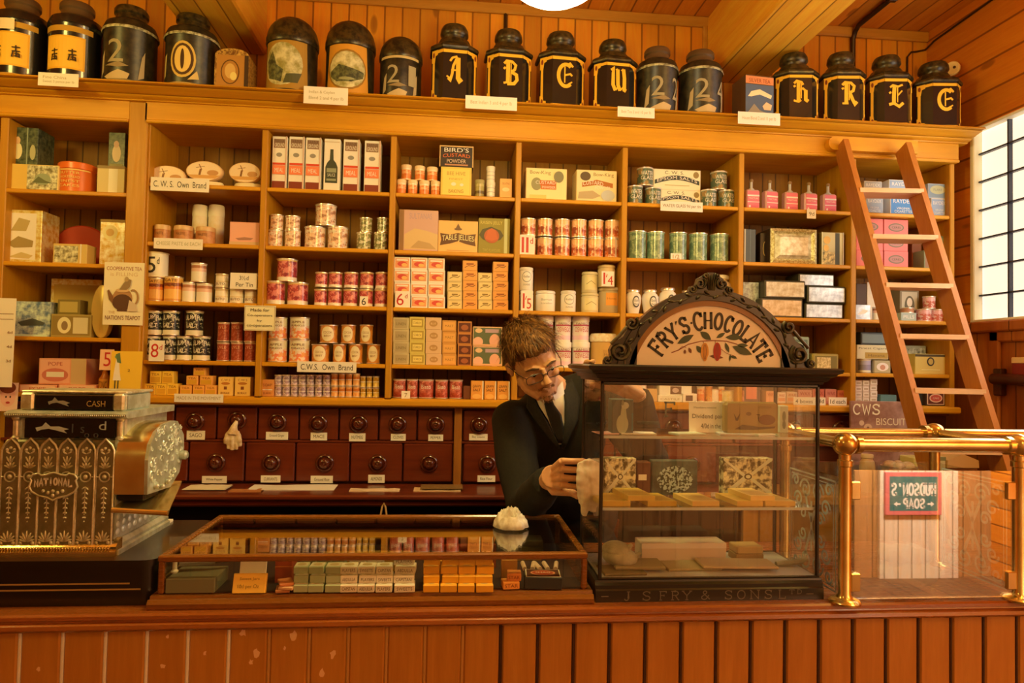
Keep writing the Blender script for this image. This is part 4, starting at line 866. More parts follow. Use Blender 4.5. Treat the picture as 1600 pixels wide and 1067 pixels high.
pr = [('e', .5, .5, .32, .4, '#d8bc80'), ('t', .3, .52, .7, .64, 'COCOA', '#8a5424'), ('t', .34, .34, .66, .44, 'BEST', '#8a5424')]
for i, (a, b_) in enumerate(((487, 515), (520, 541), (545, 567), (573, 594))): zt, _ = can(a, b_, 537.5, z, og, 3, 4, 'orange tin with cream oval', f'lower row, {ORD[i]} of four', 'orange oval-label tins', 'tin', 'tin', prints=pr)
for i, (a, b_) in enumerate(((500, 528), (533, 556), (562, 583))): can(a, b_, 507, zt, og, 3, 4, 'orange tin with cream oval', f'upper row, {ORD[i]} of three', 'orange oval-label tins', 'tin', 'tin', prints=pr)
pcard('shelf_tag', 464, 566, 557, 581, -0.006, [('t', .06, .22, .94, .76, 'C.W.S.  Own  Brand', BLK)], 'white shelf tag with bold handwriting under the orange oval-label tins', '#f2dcb0', 0.0, None, 'tag')
z = ZS(3, 5)
bx_(408, 428, 593, z, M('#c87c34', 0.6), 3, 5, 'small orange carton', 'beside the upright', None, 'carton', 'box', 0.03, 0.05, [('r', .1, .38, .9, .42, CRM), ('t', .16, .6, .84, .76, 'SOAP', '#7a3c14'), ('t', .2, .14, .8, .26, 'FLAKES', '#7a3c14')])
bl = bands('lilac_label', [(0, '#e8ccA8'), (.1, '#b0786c'), (.2, '#8a6460'), (.75, '#a88478'), (.88, '#ecd8b8')], ['#7a5458', '#d0b0a0'], bscale=6, zone=(.12, .86), thr=.52)
br = bands('amber_row_label', [(0, '#ecd0a0'), (.1, '#d89444'), (.5, '#b86424'), (.75, '#d89c50'), (.9, '#ecd4a4')], ['#c8742c'], bscale=6, zone=(.1, .88), thr=.52)
by_ = bands('yellow_row_label', [(0, '#e8cc8c'), (.1, '#c8942c'), (.6, '#a87420'), (.88, '#e4c888')], ['#d8ac48'], bscale=6, zone=(.1, .88), thr=.52)
def slim(xs, y0, y1, mt, nm, n):
    for i, (a, b_) in enumerate(xs):
        zt, _ = can(a, b_, y0, z, mt, 3, 5, nm, f'lower row, {ORD[i]} of {n}', nm+' row', 'tin', 'tin', prints=[('r', 0, .48, 1, .53, CRM)])
        can(a, b_, y1, zt, mt, 3, 5, nm, f'upper row, {ORD[i]} of {n}', nm+' row', 'tin', 'tin', prints=[('r', 0, .48, 1, .53, CRM)])
slim(((429, 440.5), (441, 453.5), (454, 465.5), (466, 478.5), (479, 491.5), (492, 503.5), (504, 516.5)), 602, 585, bl, 'slim lilac tin', 'seven')
slim(((517, 528.5), (529, 539.5), (540, 550.5), (551, 562.5)), 603, 583, br, 'slim amber tin', 'four')
slim(((563, 571.5), (572.5, 581.5), (582.5, 592.5)), 605.5, 587.5, by_, 'slim yellow tin', 'three')
# ---- bay 4
z = ZS(4, 1)
cu = bands('custard_drum', [(0, '#e4a860'), (.1, '#d07028'), (.5, '#e09c58'), (.85, '#e8c088')], ['#c8581c'], bscale=5, zone=(.1, .8), thr=.54)
for i, (a, b_) in enumerate(((620, 635), (637, 652.5), (655, 671), (673, 688))): zt, _ = can(a, b_, 279.5+i*.9, z, cu, 4, 1, 'slim orange drum', f'lower row, {ORD[i]} of four', 'slim orange drums', 'drum', 'tin', rim=M('#e4b474', 0.5), shape='lidded')
for i, (a, b_) in enumerate(((627, 643), (648, 664), (667, 684))): can(a, b_, 256.5+i*1.8, zt, cu, 4, 1, 'slim orange drum', f'upper row, {ORD[i]} of three', 'slim orange drums', 'drum', 'tin', rim=M('#e4b474', 0.5), shape='lidded')
zt, _ = bx_(689, 737, 261, z, M('#e0b040', 0.55), 4, 1, 'yellow honey-coloured carton with faint print', 'under a black carton', None, 'carton', 'box', 0.03, 0.1, [('r', .03, .03, .97, .97, '#d8a438'), ('r', .06, .06, .94, .94, '#e4b444'), ('t', .2, .72, .8, .84, 'BEE HIVE', '#a8741c'), ('t', .28, .56, .72, .62, 'FINEST', '#b88424'), ('e', .42, .42, .08, .06, '#f4dc90'), ('e', .68, .4, .06, .05, '#f4dc90'), ('t', .26, .12, .74, .24, 'BAKING', '#a8741c')])
bx_(687, 740, 228, zt, M('#2c1c10', 0.5), 4, 1, 'black and orange custard carton standing on the yellow carton', '', None, 'carton', 'box', 0.03, 0.09, [('r', 0, .0, .03, 1, '#c8944c'), ('r', .97, .0, 1, 1, '#c8944c'), ('r', 0, .94, 1, 1, '#c8944c'), ('t', .14, .7, .86, .9, "BIRD'S", '#e8c898'), ('a', .1, .42, .9, .58, 'CUSTARD', .06, '#d05c1c'), ('t', .22, .18, .78, .36, 'POWDER', '#c8a070'), ('r', .16, .06, .84, .13, '#b0703c')])
can(742, 757, 280, z, bands('olive_drum', [(0, '#8a7434'), (.3, '#5a4420'), (.5, '#9a8440'), (.8, '#b09850')]), 4, 1, 'small olive screw-lid pot', '', None, 'pot', 'jar', rim=M('#9a8444', 0.5), shape='lidded')
wr = bands('white_ringed', [(0, '#e8d8b8'), (.15, '#b0a488'), (.2, '#ecdcc0'), (.45, '#a89c80'), (.5, '#ecdcc0'), (.75, '#b0a488'), (.8, '#ecdcc0')])
zt, _ = can(760, 773.5, 283, z, wr, 4, 1, 'small white ribbed pot', 'lower of two', 'small white pots', 'pot', 'jar', rim=M('#ecdcc0', .5), shape='lidded')
can(760, 773.5, 259, zt, wr, 4, 1, 'small white ribbed pot', 'upper of two', 'small white pots', 'pot', 'jar', rim=M('#ecdcc0', .5), shape='lidded')
bx_(781, 800, 279, z, M('#dc9c4c', 0.55), 4, 1, 'small upright orange carton', 'at the end', None, 'carton', 'box', 0.03, 0.05, [('t', .2, .7, .8, .8, 'GELATINE', '#a05c20'), ('e', .5, .45, .3, .1, '#e8b870')])
z = ZS(4, 2)
bx_(624, 685, 328, z, M('#b88454', 0.6), 4, 2, 'large faded pink carton with a country scene', '', None, 'carton', 'box', 0.025, 0.14, [('r', 0, 0, .12, 1, '#8a5c2c'), ('r', .13, .02, 1, .98, '#c08c68'), ('t', .26, .78, .84, .92, 'SULTANAS', '#a88070'), ('p', [(.14, .05), (.14, .4), (.4, .55), (.7, .5), (1, .42), (1, .05)], '#c89c58'), ('p', [(.3, .08), (.5, .26), (.8, .2), (.96, .06)], '#b08448')])
bx_(685, 747, 345, z, M('#dca04c', 0.55), 4, 2, 'orange carton lettered for table jellies', '', None, 'carton', 'box', 0.03, 0.1, [('p', [(.42, .72), (.5, .92), (.58, .72)], '#6a4420'), ('e', .5, .74, .1, .04, '#6a4420'), ('p', [(.05, .6), (.3, .56), (.5, .62), (.7, .56), (.95, .6), (.92, .42), (.95, .22), (.7, .28), (.5, .36), (.3, .28), (.05, .22), (.08, .4)], '#5a3010'), ('a', .1, .3, .9, .52, 'TABLE JELLIES', .05, '#ecc070'), ('r', .22, .06, .78, .08, '#b87c34')])
bx_(748, 797, 341, z, M('#8a7420', 0.55), 4, 2, 'olive carton with a red jelly mould', '', None, 'carton', 'box', 0.03, 0.1, [('r', .82, 0, .92, 1, '#b8ac68'), ('t', .06, .8, .76, .92, 'RAISIN JELLY', '#c8a840'), ('p', [(.02, .52), (.12, .68), (.4, .76), (.7, .66), (.8, .52), (.7, .4), (.4, .32), (.14, .4)], '#4a3c14'), ('e', .42, .5, .24, .2, '#a84818'), ('p', [(.22, .42), (.3, .66), (.42, .72), (.54, .66), (.62, .42), (.42, .36)], '#b8501c'), ('t', .14, .06, .7, .14, 'TWO FLAVOURS', '#b89838')])
z = ZS(4, 3)
red = [('r', .06, .14, .92, .86, '#d8884c'), ('e', .5, .44, .3, .2, '#c8402c'), ('r', .14, .68, .86, .8, '#f0d0a0'), ('e', .64, .36, .18, .14, '#e8a04c')]
yel = [('r', .08, .12, .92, .88, '#d8b060'), ('l', [(.15, .3), (.4, .5), (.7, .42), (.86, .6)], 0.0025, '#6a4a1c'), ('r', .3, .56, .7, .72, '#8a6428')]
org = [('r', .08, .12, .92, .88, '#d88a34'), ('l', [(.15, .3), (.4, .5), (.7, .42), (.86, .6)], 0.0025, '#6a3410'), ('r', .25, .56, .75, .74, '#9a4c18')]
def pile(xs, ytops, mat, prints, desc, grp, b, r, zz, dp=0.06, yf=0.03, pl='column'):
    """columns of cartons, each built from the shelf upwards"""
    for i, ((a, b_), ys) in enumerate(zip(xs, ytops)):
        zc = zz
        for k, y in enumerate(ys):
            mt = mat[i] if isinstance(mat, list) else mat; pr = prints[i] if isinstance(prints[0], list) else prints
            jig = 0.6*math.sin(7.3*i+3.1*k)
            zc, _ = bx_(a+jig*.5, b_+jig*.5, y, zc, mt, b, r, desc[i] if isinstance(desc, list) else desc, (f'{ORD[i]} column, ' if not isinstance(desc, list) else '')+f'{ORD[k]} from bottom', grp, 'packet', 'box', yf, dp, pr)
pile(((616, 641), (642, 668), (669, 695)), ((461, 441, 421, 401), (462, 442, 421.5, 402), (463, 442, 422, 403)), M('#ecc898', .55), red, 'white and red packet', 'white and red packets', 4, 3, z)
pcard('price_ticket', 617, 455, 640, 481, 0.015, [('t', .1, .16, .6, .86, '6', RED), ('t', .68, .58, .86, .84, 'd', RED)], 'cream ticket with a red 6 before the white and red packets', '#f0d4a0')
pile(((699, 722), (747, 769)), ((469, 455, 440, 424.5), (469, 455, 440.5, 426)), M('#c8a45c', .55), yel, ['straw packet, first straw column', 'straw packet, second straw column'], 'straw packets', 4, 3, z)
pile(((723, 746), (770, 794)), ((469, 454.5, 438.5, 423, 407), (469, 455, 439.5, 424.5, 409)), M('#d08a38', .55), org, ['orange packet, first orange column', 'orange packet, second orange column'], 'orange packets', 4, 3, z)
z = ZS(4, 4)
colm = [M('#b89c60', .6), M('#c8a848', .55), M('#d0a064', .6), M('#c88434', .55), M('#b8702c', .55)]
colp = [[('r', .12, .14, .88, .86, '#a88c54'), ('t', .2, .36, .8, .6, 'LINEN', '#7a6234')], [('r', .1, .14, .9, .86, '#a8842c'), ('r', .2, .28, .8, .72, '#dcb854'), ('t', .26, .4, .74, .6, 'STARCH', '#8a6820')], [('e', .5, .5, .26, .26, '#b07c3c'), ('t', .34, .42, .66, .58, 'BLUE', '#dcb070')], [('r', .1, .16, .9, .84, '#d8943c'), ('t', .2, .4, .8, .6, 'MALT', '#9a5c20')], [('r', .08, .1, .92, .86, '#5a2410'), ('e', .5, .46, .26, .24, '#9a5024')]]
pile(((614, 639), (640, 664), (665, 690), (691, 713), (715, 737)), ((552, 534, 515, 496), (552, 533, 514, 495), (553, 534, 515, 496), (553, 536, 518, 500.5), (555, 538, 520, 502)), colm, colp, ['dull buff packet', 'yellow framed packet', 'cream packet with oval', 'orange packet', 'dark brown packet'], 'five columns of packets', 4, 4, z)
zc = z
for k, y in enumerate((541.5, 510.5)): zc, _ = bx_(739, 785, y, zc, M('#d8a468', .55), 4, 4, 'wide green carton picturing pink bowls', 'upper of two' if k else 'lower of two', 'wide green cartons', 'carton', 'box', 0.03, 0.09, [('r', .03, .04, .96, .95, '#5a5c34'), ('e', .2, .8, .12, .12, '#d8a868'), ('r', .42, .7, .88, .88, '#b08878'), ('e', .18, .24, .17, .24, '#e0a070'), ('e', .74, .3, .18, .34, '#dc9868'), ('r', .03, .02, .96, .12, '#d8985c')])
z = ZS(4, 5)
bi = bands('bistre_label', [(0, '#d8ac7c'), (.06, '#a84024'), (.3, '#b8583c'), (.9, '#e0b890')], ['#d8805c', '#8a2c18'], bscale=3.5, zone=(.06, .9), thr=.55)
for i, (a, b_) in enumerate(((614, 634.5), (635.5, 653), (654, 678), (680, 700), (702, 723))): can(a, b_, 591.5+i*.3, z, bi, 4, 5, 'red gravy tin', f'{ORD[i]} of five', 'red gravy tins', 'tin', 'tin', prints=[('t', .22, .5, .78, .72, 'Bisto', '#f0d4a8')])
bx_(724, 735, 603, z, M('#6a3418', .6), 4, 5, 'little brown packet', 'between tins and orange packets', None, 'packet', 'box', 0.04, 0.04)
for i, (a, b_) in enumerate(((736, 755.5), (757, 775.5), (777, 796.5))): bx_(a, b_, 595+i*.3, z, M('#d88a30', .55), 4, 5, 'upright orange gravy salt packet', f'{ORD[i]} of three', 'orange gravy salt packets', 'packet', 'box', 0.03, 0.045, [('r', .9, 0, 1, 1, '#ecc890'), ('a', .14, .62, .8, .76, 'GRAVY', .03, '#5a2410'), ('t', .16, .44, .78, .58, 'SALT', '#5a2410'), ('e', .46, .16, .34, .14, '#e8a044')])
pcard('price_ticket', 627, 611, 641, 624, 0.02, [('t', .34, .25, .66, .75, '7', '#8a6a3c')], 'tiny cream ticket before the red gravy tins', '#ecd09c')
# ---- bay 5
z = ZS(5, 1)
cp = [('r', .02, .02, .98, .98, '#e0c070'), ('t', .1, .78, .6, .92, 'Bow-King', '#8a6424'), ('e', .26, .5, .13, .2, '#8a7a44'), ('r', .34, .46, .74, .62, '#b85818'), ('r', .36, .34, .74, .46, '#c06420'), ('t', .24, .5, .72, .6, 'CUSTARD', '#ecd8a0'), ('t', .4, .37, .72, .44, 'POWDER', '#ecd8a0'), ('e', .8, .74, .12, .18, '#7a6c40'), ('r', .1, .04, .5, .16, '#d8ac4c')]
bx_(822, 886, 263, z, M('#d8b468', .55), 5, 1, 'yellow custard powder carton with dark crest', 'first of two', 'custard powder cartons', 'carton', 'box', 0.03, 0.1, cp)
bx_(901, 964, 266, z, M('#d8b468', .55), 5, 1, 'yellow custard powder carton with a silver oval', 'second of two', 'custard powder cartons', 'carton', 'box', 0.03, 0.1, [('r', .02, .02, .98, .98, '#dcbc74'), ('t', .42, .78, .92, .92, 'Bow-King', '#8a6424'), ('e', .22, .8, .13, .14, '#5a4424'), ('p', [(.14, .46), (.14, .6), (.5, .7), (.9, .6), (.9, .46), (.5, .54)], '#a85c1c'), ('a', .16, .5, .66, .62, 'CUSTARD', .05, '#f0dca8'), ('t', .46, .4, .84, .5, 'POWDER', '#f0dca8'), ('p', [(.04, .1), (.06, .3), (.4, .36), (.6, .2), (.4, .1)], '#b09058'), ('e', .78, .22, .17, .17, '#b4a888')])
z = ZS(5, 2)
lt = bands('salmon_label', [(0, '#dc9c60'), (.1, '#c0581c'), (.35, '#b04c20'), (.5, '#d88c50'), (.7, '#dca05c'), (.95, '#e4b878')], ['#a04418', '#e0ac74'], bscale=4.5, zone=(.1, .7), thr=.54)
pr = [('r', .48, .0, .55, 1, '#ecc898'), ('r', .08, .2, .24, .55, '#8a3c20'), ('t', .6, .3, .92, .42, 'FINE', '#a83820')]
cols = ((813, 837.5), (839, 863.5), (866, 890.5), (892, 916.5), (918, 943), (944, 967.5))
for i, (a, b_) in enumerate(cols): zt, _ = can(a, b_, 370+i*.4, z, lt, 5, 2, 'salmon and gold tin', f'lower row, {ORD[i]} of six', 'salmon and gold tins', 'tin', 'tin', prints=pr if i % 5 < 3 else [('t', .2, .3, .8, .46, 'Pineapple', '#a83820')], rot=0.3*(i % 3-1))
for i, (a, b_) in enumerate(cols): can(a+.7, b_, 340+i*.6, zt, lt, 5, 2, 'salmon and gold tin', f'upper row, {ORD[i]} of six', 'salmon and gold tins', 'tin', 'tin', prints=pr if i != 4 else [('t', .2, .3, .8, .46, 'Pineapple', '#a83820')], rot=0.25*((i+1) % 3-1))
pcard('price_ticket', 812, 367, 836, 398, 0.015, [('r', .12, .12, .28, .88, RED), ('r', .42, .12, .58, .88, RED), ('t', .68, .56, .88, .86, 'd', RED)], 'cream ticket with a red 11 before the salmon and gold tins', '#f0d8a8')
z = ZS(5, 3)
wj = M('#e4d0a4', 0.3)
ov = [('e', .5, .58, .3, .24, '#9a8c6c'), ('e', .5, .58, .26, .2, '#e4d4ac'), ('t', .3, .54, .7, .64, 'Keiller', '#5a5444'), ('t', .3, .2, .7, .27, 'DUNDEE', '#7a7058')]
zt, _ = can(812, 833, 453, z, wj, 5, 3, 'white stoneware jar behind a red price ticket', '', None, 'jar', 'jar', prints=ov, shape='pot', rim=wj)
can(811, 833, 417, zt, wj, 5, 3, 'white stoneware jar with an oval mark', 'standing on another jar', None, 'jar', 'jar', prints=ov, shape='pot', rim=wj)
pcard('price_ticket', 814, 454, 833, 486, 0.01, [('r', .14, .14, .3, .86, RED), ('l', [(.46, .74), (.36, .56)], 0.003, RED), ('t', .48, .12, .86, .62, '5', RED)], 'cream ticket with red shillings 1/5 before the white jars', '#f0d8a8')
can(837, 867.5, 453.5, z, wj, 5, 3, 'wide white stoneware jar', '', None, 'jar', 'jar', prints=[('t', .25, .52, .75, .62, 'Barratt', '#8a8468'), ('t', .25, .36, .75, .44, 'London', '#8a8468')], shape='pot', rim=wj)
can(876, 899.5, 453.5, z, wj, 5, 3, 'white stoneware jar with oval mark', 'standing alone', None, 'jar', 'jar', prints=ov, shape='pot', rim=wj)
yj = M('#ccb070', .35)
yl = [('r', .14, .14, .86, .74, '#d8bc74'), ('l', [(.24, .4), (.5, .56), (.76, .4)], 0.002, '#8a7434')]
zt, _ = can(908, 935, 457, z, yj, 5, 3, 'buff stoneware jar', 'lower of two', 'buff jars', 'jar', 'jar', prints=yl, shape='pot', rim=yj)
can(909, 933.5, 424, zt, yj, 5, 3, 'buff stoneware jar', 'upper of two', 'buff jars', 'jar', 'jar', prints=yl, shape='pot', rim=yj)
zt, _ = can(935, 968, 448, z, M('#b4925a', .4), 5, 3, 'large grey-buff jar with an orange label', '', None, 'jar', 'jar', prints=[('r', .28, .3, .78, .78, '#e08c2c'), ('t', .34, .5, .72, .6, 'Honey', '#a86020')], shape='pot', rim=M('#c0a068', .4))
can(934, 961, 413, zt, M('#d0a868', .4), 5, 3, 'tan jar on the orange-labelled jar', 'bearing a ticket', None, 'jar', 'jar', shape='pot', rim=M('#d0a868', .4))
pcard('price_ticket', 940, 424, 960, 447, 0.015, [('r', .14, .14, .28, .9, RED), ('l', [(.44, .8), (.36, .6)], 0.003, RED), ('t', .48, .1, .9, .7, '4', RED)], 'cream ticket with red shillings 1/4 on the tan jar', '#f0d4a0')
z = ZS(5, 4)
hs = bands('pink_white_drum', [(0, '#ecd4b0'), (.1, '#e8b09c'), (.3, '#ecc0a8'), (.62, '#ecdcbc')], ['#e8a898'], bscale=3, zone=(.1, .5), thr=.55)
pr = [('r', .0, .6, 1, .66, '#a84444'), ('t', .12, .38, .88, .56, 'OSWEGO', '#b85048'), ('t', .2, .66, .8, .74, 'FAMED', '#7a4438')]
for i, (a, b_) in enumerate(((812, 838), (839, 865), (867, 892.5), (894, 921))):
    zt, _ = can(a, b_, 534, z, hs, 5, 4, 'pink and white drum', f'lower row, {ORD[i]} of four', 'pink and white drums', 'drum', 'tin', prints=pr, shape='lidded', rim=M('#ecdab4', .4))
    can(a, b_-.5, 493, zt, hs, 5, 4, 'pink and white drum', f'upper row, {ORD[i]} of four', 'pink and white drums', 'drum', 'tin', prints=pr, shape='lidded', rim=M('#ecdab4', .4))
zt, o = can(922, 963, 529, z, M('#c89444', .4), 5, 4, 'tan stoneware jar with a cloth cover', 'above the black case', None, 'jar', 'jar', prints=[('r', .4, .3, .8, .62, '#b8843c'), ('t', .44, .4, .76, .5, 'Honey', '#8a5c24')])
ra = o.dimensions.x/2; MB().lathe([(ra*1.03, -0.012), (ra*1.06, 0.004), (ra*1.0, 0.014), (ra*0.9, 0.022), (0, 0.024)], 26).build('cloth_cover', mottled('cloth_cover', '#d8b070', '#ecc888', 80, .8), o, (0, 0, o.dimensions.z), smooth=60)
# ---- bay 6
z = ZS(6, 1)
wg = bands('water_glass_label', [(0, '#c8b880'), (.06, '#4a5434'), (.92, '#d8c894')], ['#a87838', '#6a7a54'], bscale=3, zone=(.06, .92), thr=.55)
pr = [('t', .16, .56, .84, .78, 'WATER', '#ecdcb0'), ('t', .16, .32, .84, .52, 'GLASS', '#ecdcb0')]
for i, (a, b_, y) in enumerate(((980, 1004, 288.5), (1008, 1033, 291.5), (1095, 1119, 294.5), (1122, 1147, 295.5))):
    zt, _ = can(a, b_, y, z, wg, 6, 1, 'dark water glass tin', f'lower row, {ORD[i]} of four', 'water glass tins', 'tin', 'tin', prints=pr)
    if i in (0, 2): can(a+15.5, b_+16.5, y-28.5, zt, wg, 6, 1, 'dark water glass tin', f'upper, {"before" if i == 0 else "past"} the salts cartons', 'water glass tins', 'tin', 'tin', prints=pr)
ep = [('r', .02, .03, .98, .97, '#dcc488'), ('t', .24, .76, .64, .92, 'C. W. S.', '#5a4c2c'), ('e', .9, .76, .06, .16, '#8a6c34'), ('p', [(.03, .26), (.03, .46), (.2, .6), (.35, .68), (.5, .71), (.65, .68), (.8, .6), (.97, .46), (.97, .26), (.8, .38), (.65, .46), (.5, .49), (.35, .46), (.2, .38)], '#34382a'), ('a', .08, .35, .92, .5, 'EPSOM SALTS', .17, '#ecdcb0'), ('r', .24, .2, .76, .24, '#b8a060')]
zt, _ = bx_(1026, 1095, 297, z, M('#d8bc80', .55), 6, 1, 'cream epsom salts carton', 'lower of two', 'epsom salts cartons', 'carton', 'box', 0.07, 0.1, ep)
bx_(1021, 1095, 265, zt, M('#d8bc80', .55), 6, 1, 'cream epsom salts carton', 'upper of two', 'epsom salts cartons', 'carton', 'box', 0.07, 0.1, ep)
pcard('shelf_tag', 1032, 316.5, 1098, 329, -0.006, [('t', .05, .3, .95, .72, 'WATER GLASS 9d per tin', '#6a5434')], 'white shelf tag below the epsom salts cartons', '#f0e0bc', 0.0, None, 'tag')
z = ZS(6, 2)
gt = bands('green_tin_label', [(0, '#c0b478'), (.04, '#6a7a4c'), (.9, '#8a9864'), (.96, '#c8c490')], ['#4c6040', '#a0a468'], bscale=5, zone=(.05, .92), thr=.53)
for i, (a, b_) in enumerate(((982, 1009.5), (1010.5, 1038), (1046, 1072.5), (1077, 1104.5), (1110, 1137.5))): can(a, b_, 359.5+i*1.1, z, gt, 6, 2, 'tall green tin', f'{ORD[i]} of five', 'tall green tins', 'tin', 'tin')
pcard('price_ticket', 1048, 396, 1065, 406, 0.02, [('t', .2, .2, .8, .8, "1/2", '#8a5c24')], 'small cream ticket before the tall green tins', '#ecd4a4')
z = ZS(6, 3)
uj = M('#e4c898', .25)
um = [('e', .58, .5, .26, .24, '#4a4434'), ('e', .58, .5, .2, .18, '#d8c090'), ('t', .42, .5, .74, .6, 'Gold', '#4a4434'), ('t', .44, .36, .72, .44, 'Medal', '#4a4434')]
for i, (a, b_) in enumerate(((977, 1001.5), (1003, 1028), (1030, 1056.5))): can(a, b_, 451.5-(i == 2)*3, z, uj, 6, 3, 'cream glazed urn jar with dark badge', f'{ORD[i]} of three', 'cream urn jars', 'jar', 'jar', prints=um, shape='urn', half=.9)
can(1064, 1082, 453, z, uj, 6, 3, 'cream urn jar without badge half hidden by the sign', '', None, 'jar', 'jar', 0.09, shape='urn')
can(1097, 1143, 428, z, M('#dcb478', .25), 6, 3, 'big round-shouldered tan jar behind the arched sign', '', None, 'jar', 'jar', 0.05, shape='urn', rim=M('#e4c48c', .3))
for i, a in enumerate((1013, 1040)): can(a, a+20, 462, z, uj, 6, 3, 'cream urn jar in the back row', f'{ORD[i]} of two', 'back cream urn jars', 'jar', 'jar', 0.15, shape='urn')
z = ZS(6, 4)
bx_(972, 985, 562, z, M('#e8b090', .6), 6, 4, 'small pink carton peeping over the black cornice', '', None, 'carton', 'box', 0.04, 0.05)
z = ZS(6, 5)
for i, (a, b_) in enumerate(((975, 991.5), (993, 1010))): bx_(a, b_, 600.5, z, M('#e8cca4', .55), 6, 5, 'white and red packet seen through glass', f'{ORD[i]} of two', 'white packets behind glass', 'packet', 'box', 0.03, 0.05, [('r', .06, .04, .94, .96, '#b84838'), ('r', .09, .06, .91, .94, '#ecd4b0'), ('t', .2, .7, .8, .8, 'POLISH', '#b84030'), ('e', .5, .4, .16, .1, '#4a3c34'), ('t', .2, .12, .8, .22, 'BLACK', '#b84030')])
bx_(1012, 1027, 607.5, z, M('#c8944c', .55), 6, 5, 'small tan packet seen through glass', '', None, 'packet', 'box', 0.03, 0.05)
zt, _ = bx_(1028, 1066, 618, z, M('#dcc490', .55), 6, 5, 'low cream box under a picture box', 'behind glass', None, 'carton', 'box', 0.03, 0.1, [('t', .1, .3, .9, .6, 'CASTILE', '#a88c54')])
bx_(1030, 1081, 600, zt, M('#e0c894', .55), 6, 5, 'cream box with a dark portrait', 'behind glass', None, 'carton', 'box', 0.05, 0.08, [('r', .34, .1, .68, .8, '#5a3c24'), ('e', .5, .45, .1, .22, '#b89470'), ('t', .05, .84, .9, .94, 'TOILET SOAP', '#a88c54')])
bx_(1067, 1089, 615, z, M('#ecdcb8', .55), 6, 5, 'small white box with dark square', 'behind glass', None, 'carton', 'box', 0.03, 0.06, [('r', .2, .15, .7, .8, '#5a3c28')])
for i, (a, b_, y) in enumerate(((1089, 1101, 603), (1102, 1113, 602), (1106, 1123, 607), (1122, 1132, 603))): can(a, b_, y, z, [cu, og, wj, cu][i], 6, 5, f'small {["orange", "amber", "white", "pinkish"][i]} tin seen through glass', '', None, 'tin', 'tin', 0.05)
can(1126, 1147, 609, z, mottled('dish_gold', '#c8a858', '#e8d090', 36, .4), 6, 5, 'round gilt tin seen through glass', '', None, 'tin', 'tin', 0.03)
# ---- bay 7
z = ZS(7, 1)
pkl = bands('pink_bottle', [(0, '#d89478'), (.04, '#d06058'), (.44, '#e8a890'), (.47, '#d0605a'), (.7, '#e0b090')])
cork = M('#8a6434', .5); gl_ = M('#b8a888', .15)
for i, (a, b_) in enumerate(((1166, 1187), (1196, 1216.5), (1227, 1247), (1257, 1278), (1287, 1307))):
    x0, x1 = X_(a, 300, .04), X_(b_, 300, .04); w_ = x1-x0; y = 296+i*1.7
    zb = Z_((a+b_)/2, y, .04)-z; zk = Z_((a+b_)/2, y-15, .05)-z
    m = MB(); m.box(-w_/2, w_/2, 0, .035, 0, zb, 0, .005)
    o = m.build('medicine_bottle', M('#c08468', .3), None, ((x0+x1)/2, .04, z), (0, 0, 0.12*(i % 2)))
    MB().lathe([(.0155, zb-.002), (.013, zb+.004), (.006, zb+.010), (.006, zk-.008)], 16, (0, .017, 0)).build('neck', gl_, o, smooth=60)
    MB().lathe([(.0075, zk-.009), (.0085, zk-.006), (.0085, zk), (.006, zk+.004), (0, zk+.004)], 12, (0, .017, 0)).build('stopper', cork, o)
    printed([('r', .1, .04, .98, .92, '#d4605c'), ('r', .1, .66, .98, .74, '#ecc0a4'), ('t', .2, .52, .9, .6, 'TINCTURE', '#f0c8ac'), ('r', .1, .36, .98, .4, '#ecc0a4'), ('e', .26, .16, .07, .06, '#ecc0a4'), ('t', .4, .12, .88, .2, 'POISON', '#b84444')], w_, zb, 0, 'label', o)
    lab(o, 'pink labelled medicine bottle', f'{ORD[i]} of five', 7, 1, 'bottle', 'pink medicine bottles')
pcard('price_ticket', 1261, 327, 1275, 341, -0.006, [('t', .22, .3, .8, .7, '9d', '#5a4c34')], 'small white ticket tacked under the pink bottles', '#ecdcb4', 0.0)
z = ZS(7, 2)
bx_(1163, 1181, 358, z, M('#3c4440', .45), 7, 2, 'slim dark blue tin standing on end', 'by the upright', None, 'tin', 'tin', 0.03, 0.12, [('r', 0, 0, .12, 1, '#c8b888'), ('r', .5, 0, .56, 1, '#5a645c')])
zt, o = bx_(1203, 1275, 358, z, M('#3a2410', .4), 7, 2, 'dark casket tin with a sloping gilt picture frame front', '', None, 'casket', 'tin', 0.03, 0.12)
w_, h_ = o.dimensions.x, o.dimensions.z
gf = mottled('gilt_frame', '#a0843c', '#d8c07c', 120, .35, .5)
m = MB()
for i_, (d0, d1, y0, y1) in enumerate(((0, .012, -.006, -.012), (.012, .022, -.012, -.002))):
    c = [(-w_/2+d0, d0), (w_/2-d0, d0), (w_/2-d0, h_-d0), (-w_/2+d0, h_-d0)]; d = [(-w_/2+d1, d1), (w_/2-d1, d1), (w_/2-d1, h_-d1), (-w_/2+d1, h_-d1)]
    for k in range(4):
        p, q_, r_, s_ = c[k], c[(k+1) % 4], d[(k+1) % 4], d[k]; m.add([(p[0], y0, p[1]), (q_[0], y0, q_[1]), (r_[0], y1, r_[1]), (s_[0], y1, s_[1])], [(0, 1, 2, 3)])
m.build('frame', gf, o, smooth=0)
m = MB(); c = [(-w_/2+.022, .022), (w_/2-.022, .022), (w_/2-.022, h_-.022), (-w_/2+.022, h_-.022)]; d = [(-w_/2+.04, .036), (w_/2-.04, .036), (w_/2-.04, h_-.036), (-w_/2+.04, h_-.036)]
m.add([(p[0], -.002, p[1]) for p in c]+[(p[0], -.012, p[1]) for p in d], [(0, 1, 5, 4), (1, 2, 6, 5), (2, 3, 7, 6), (3, 0, 4, 7), (4, 5, 6, 7)])
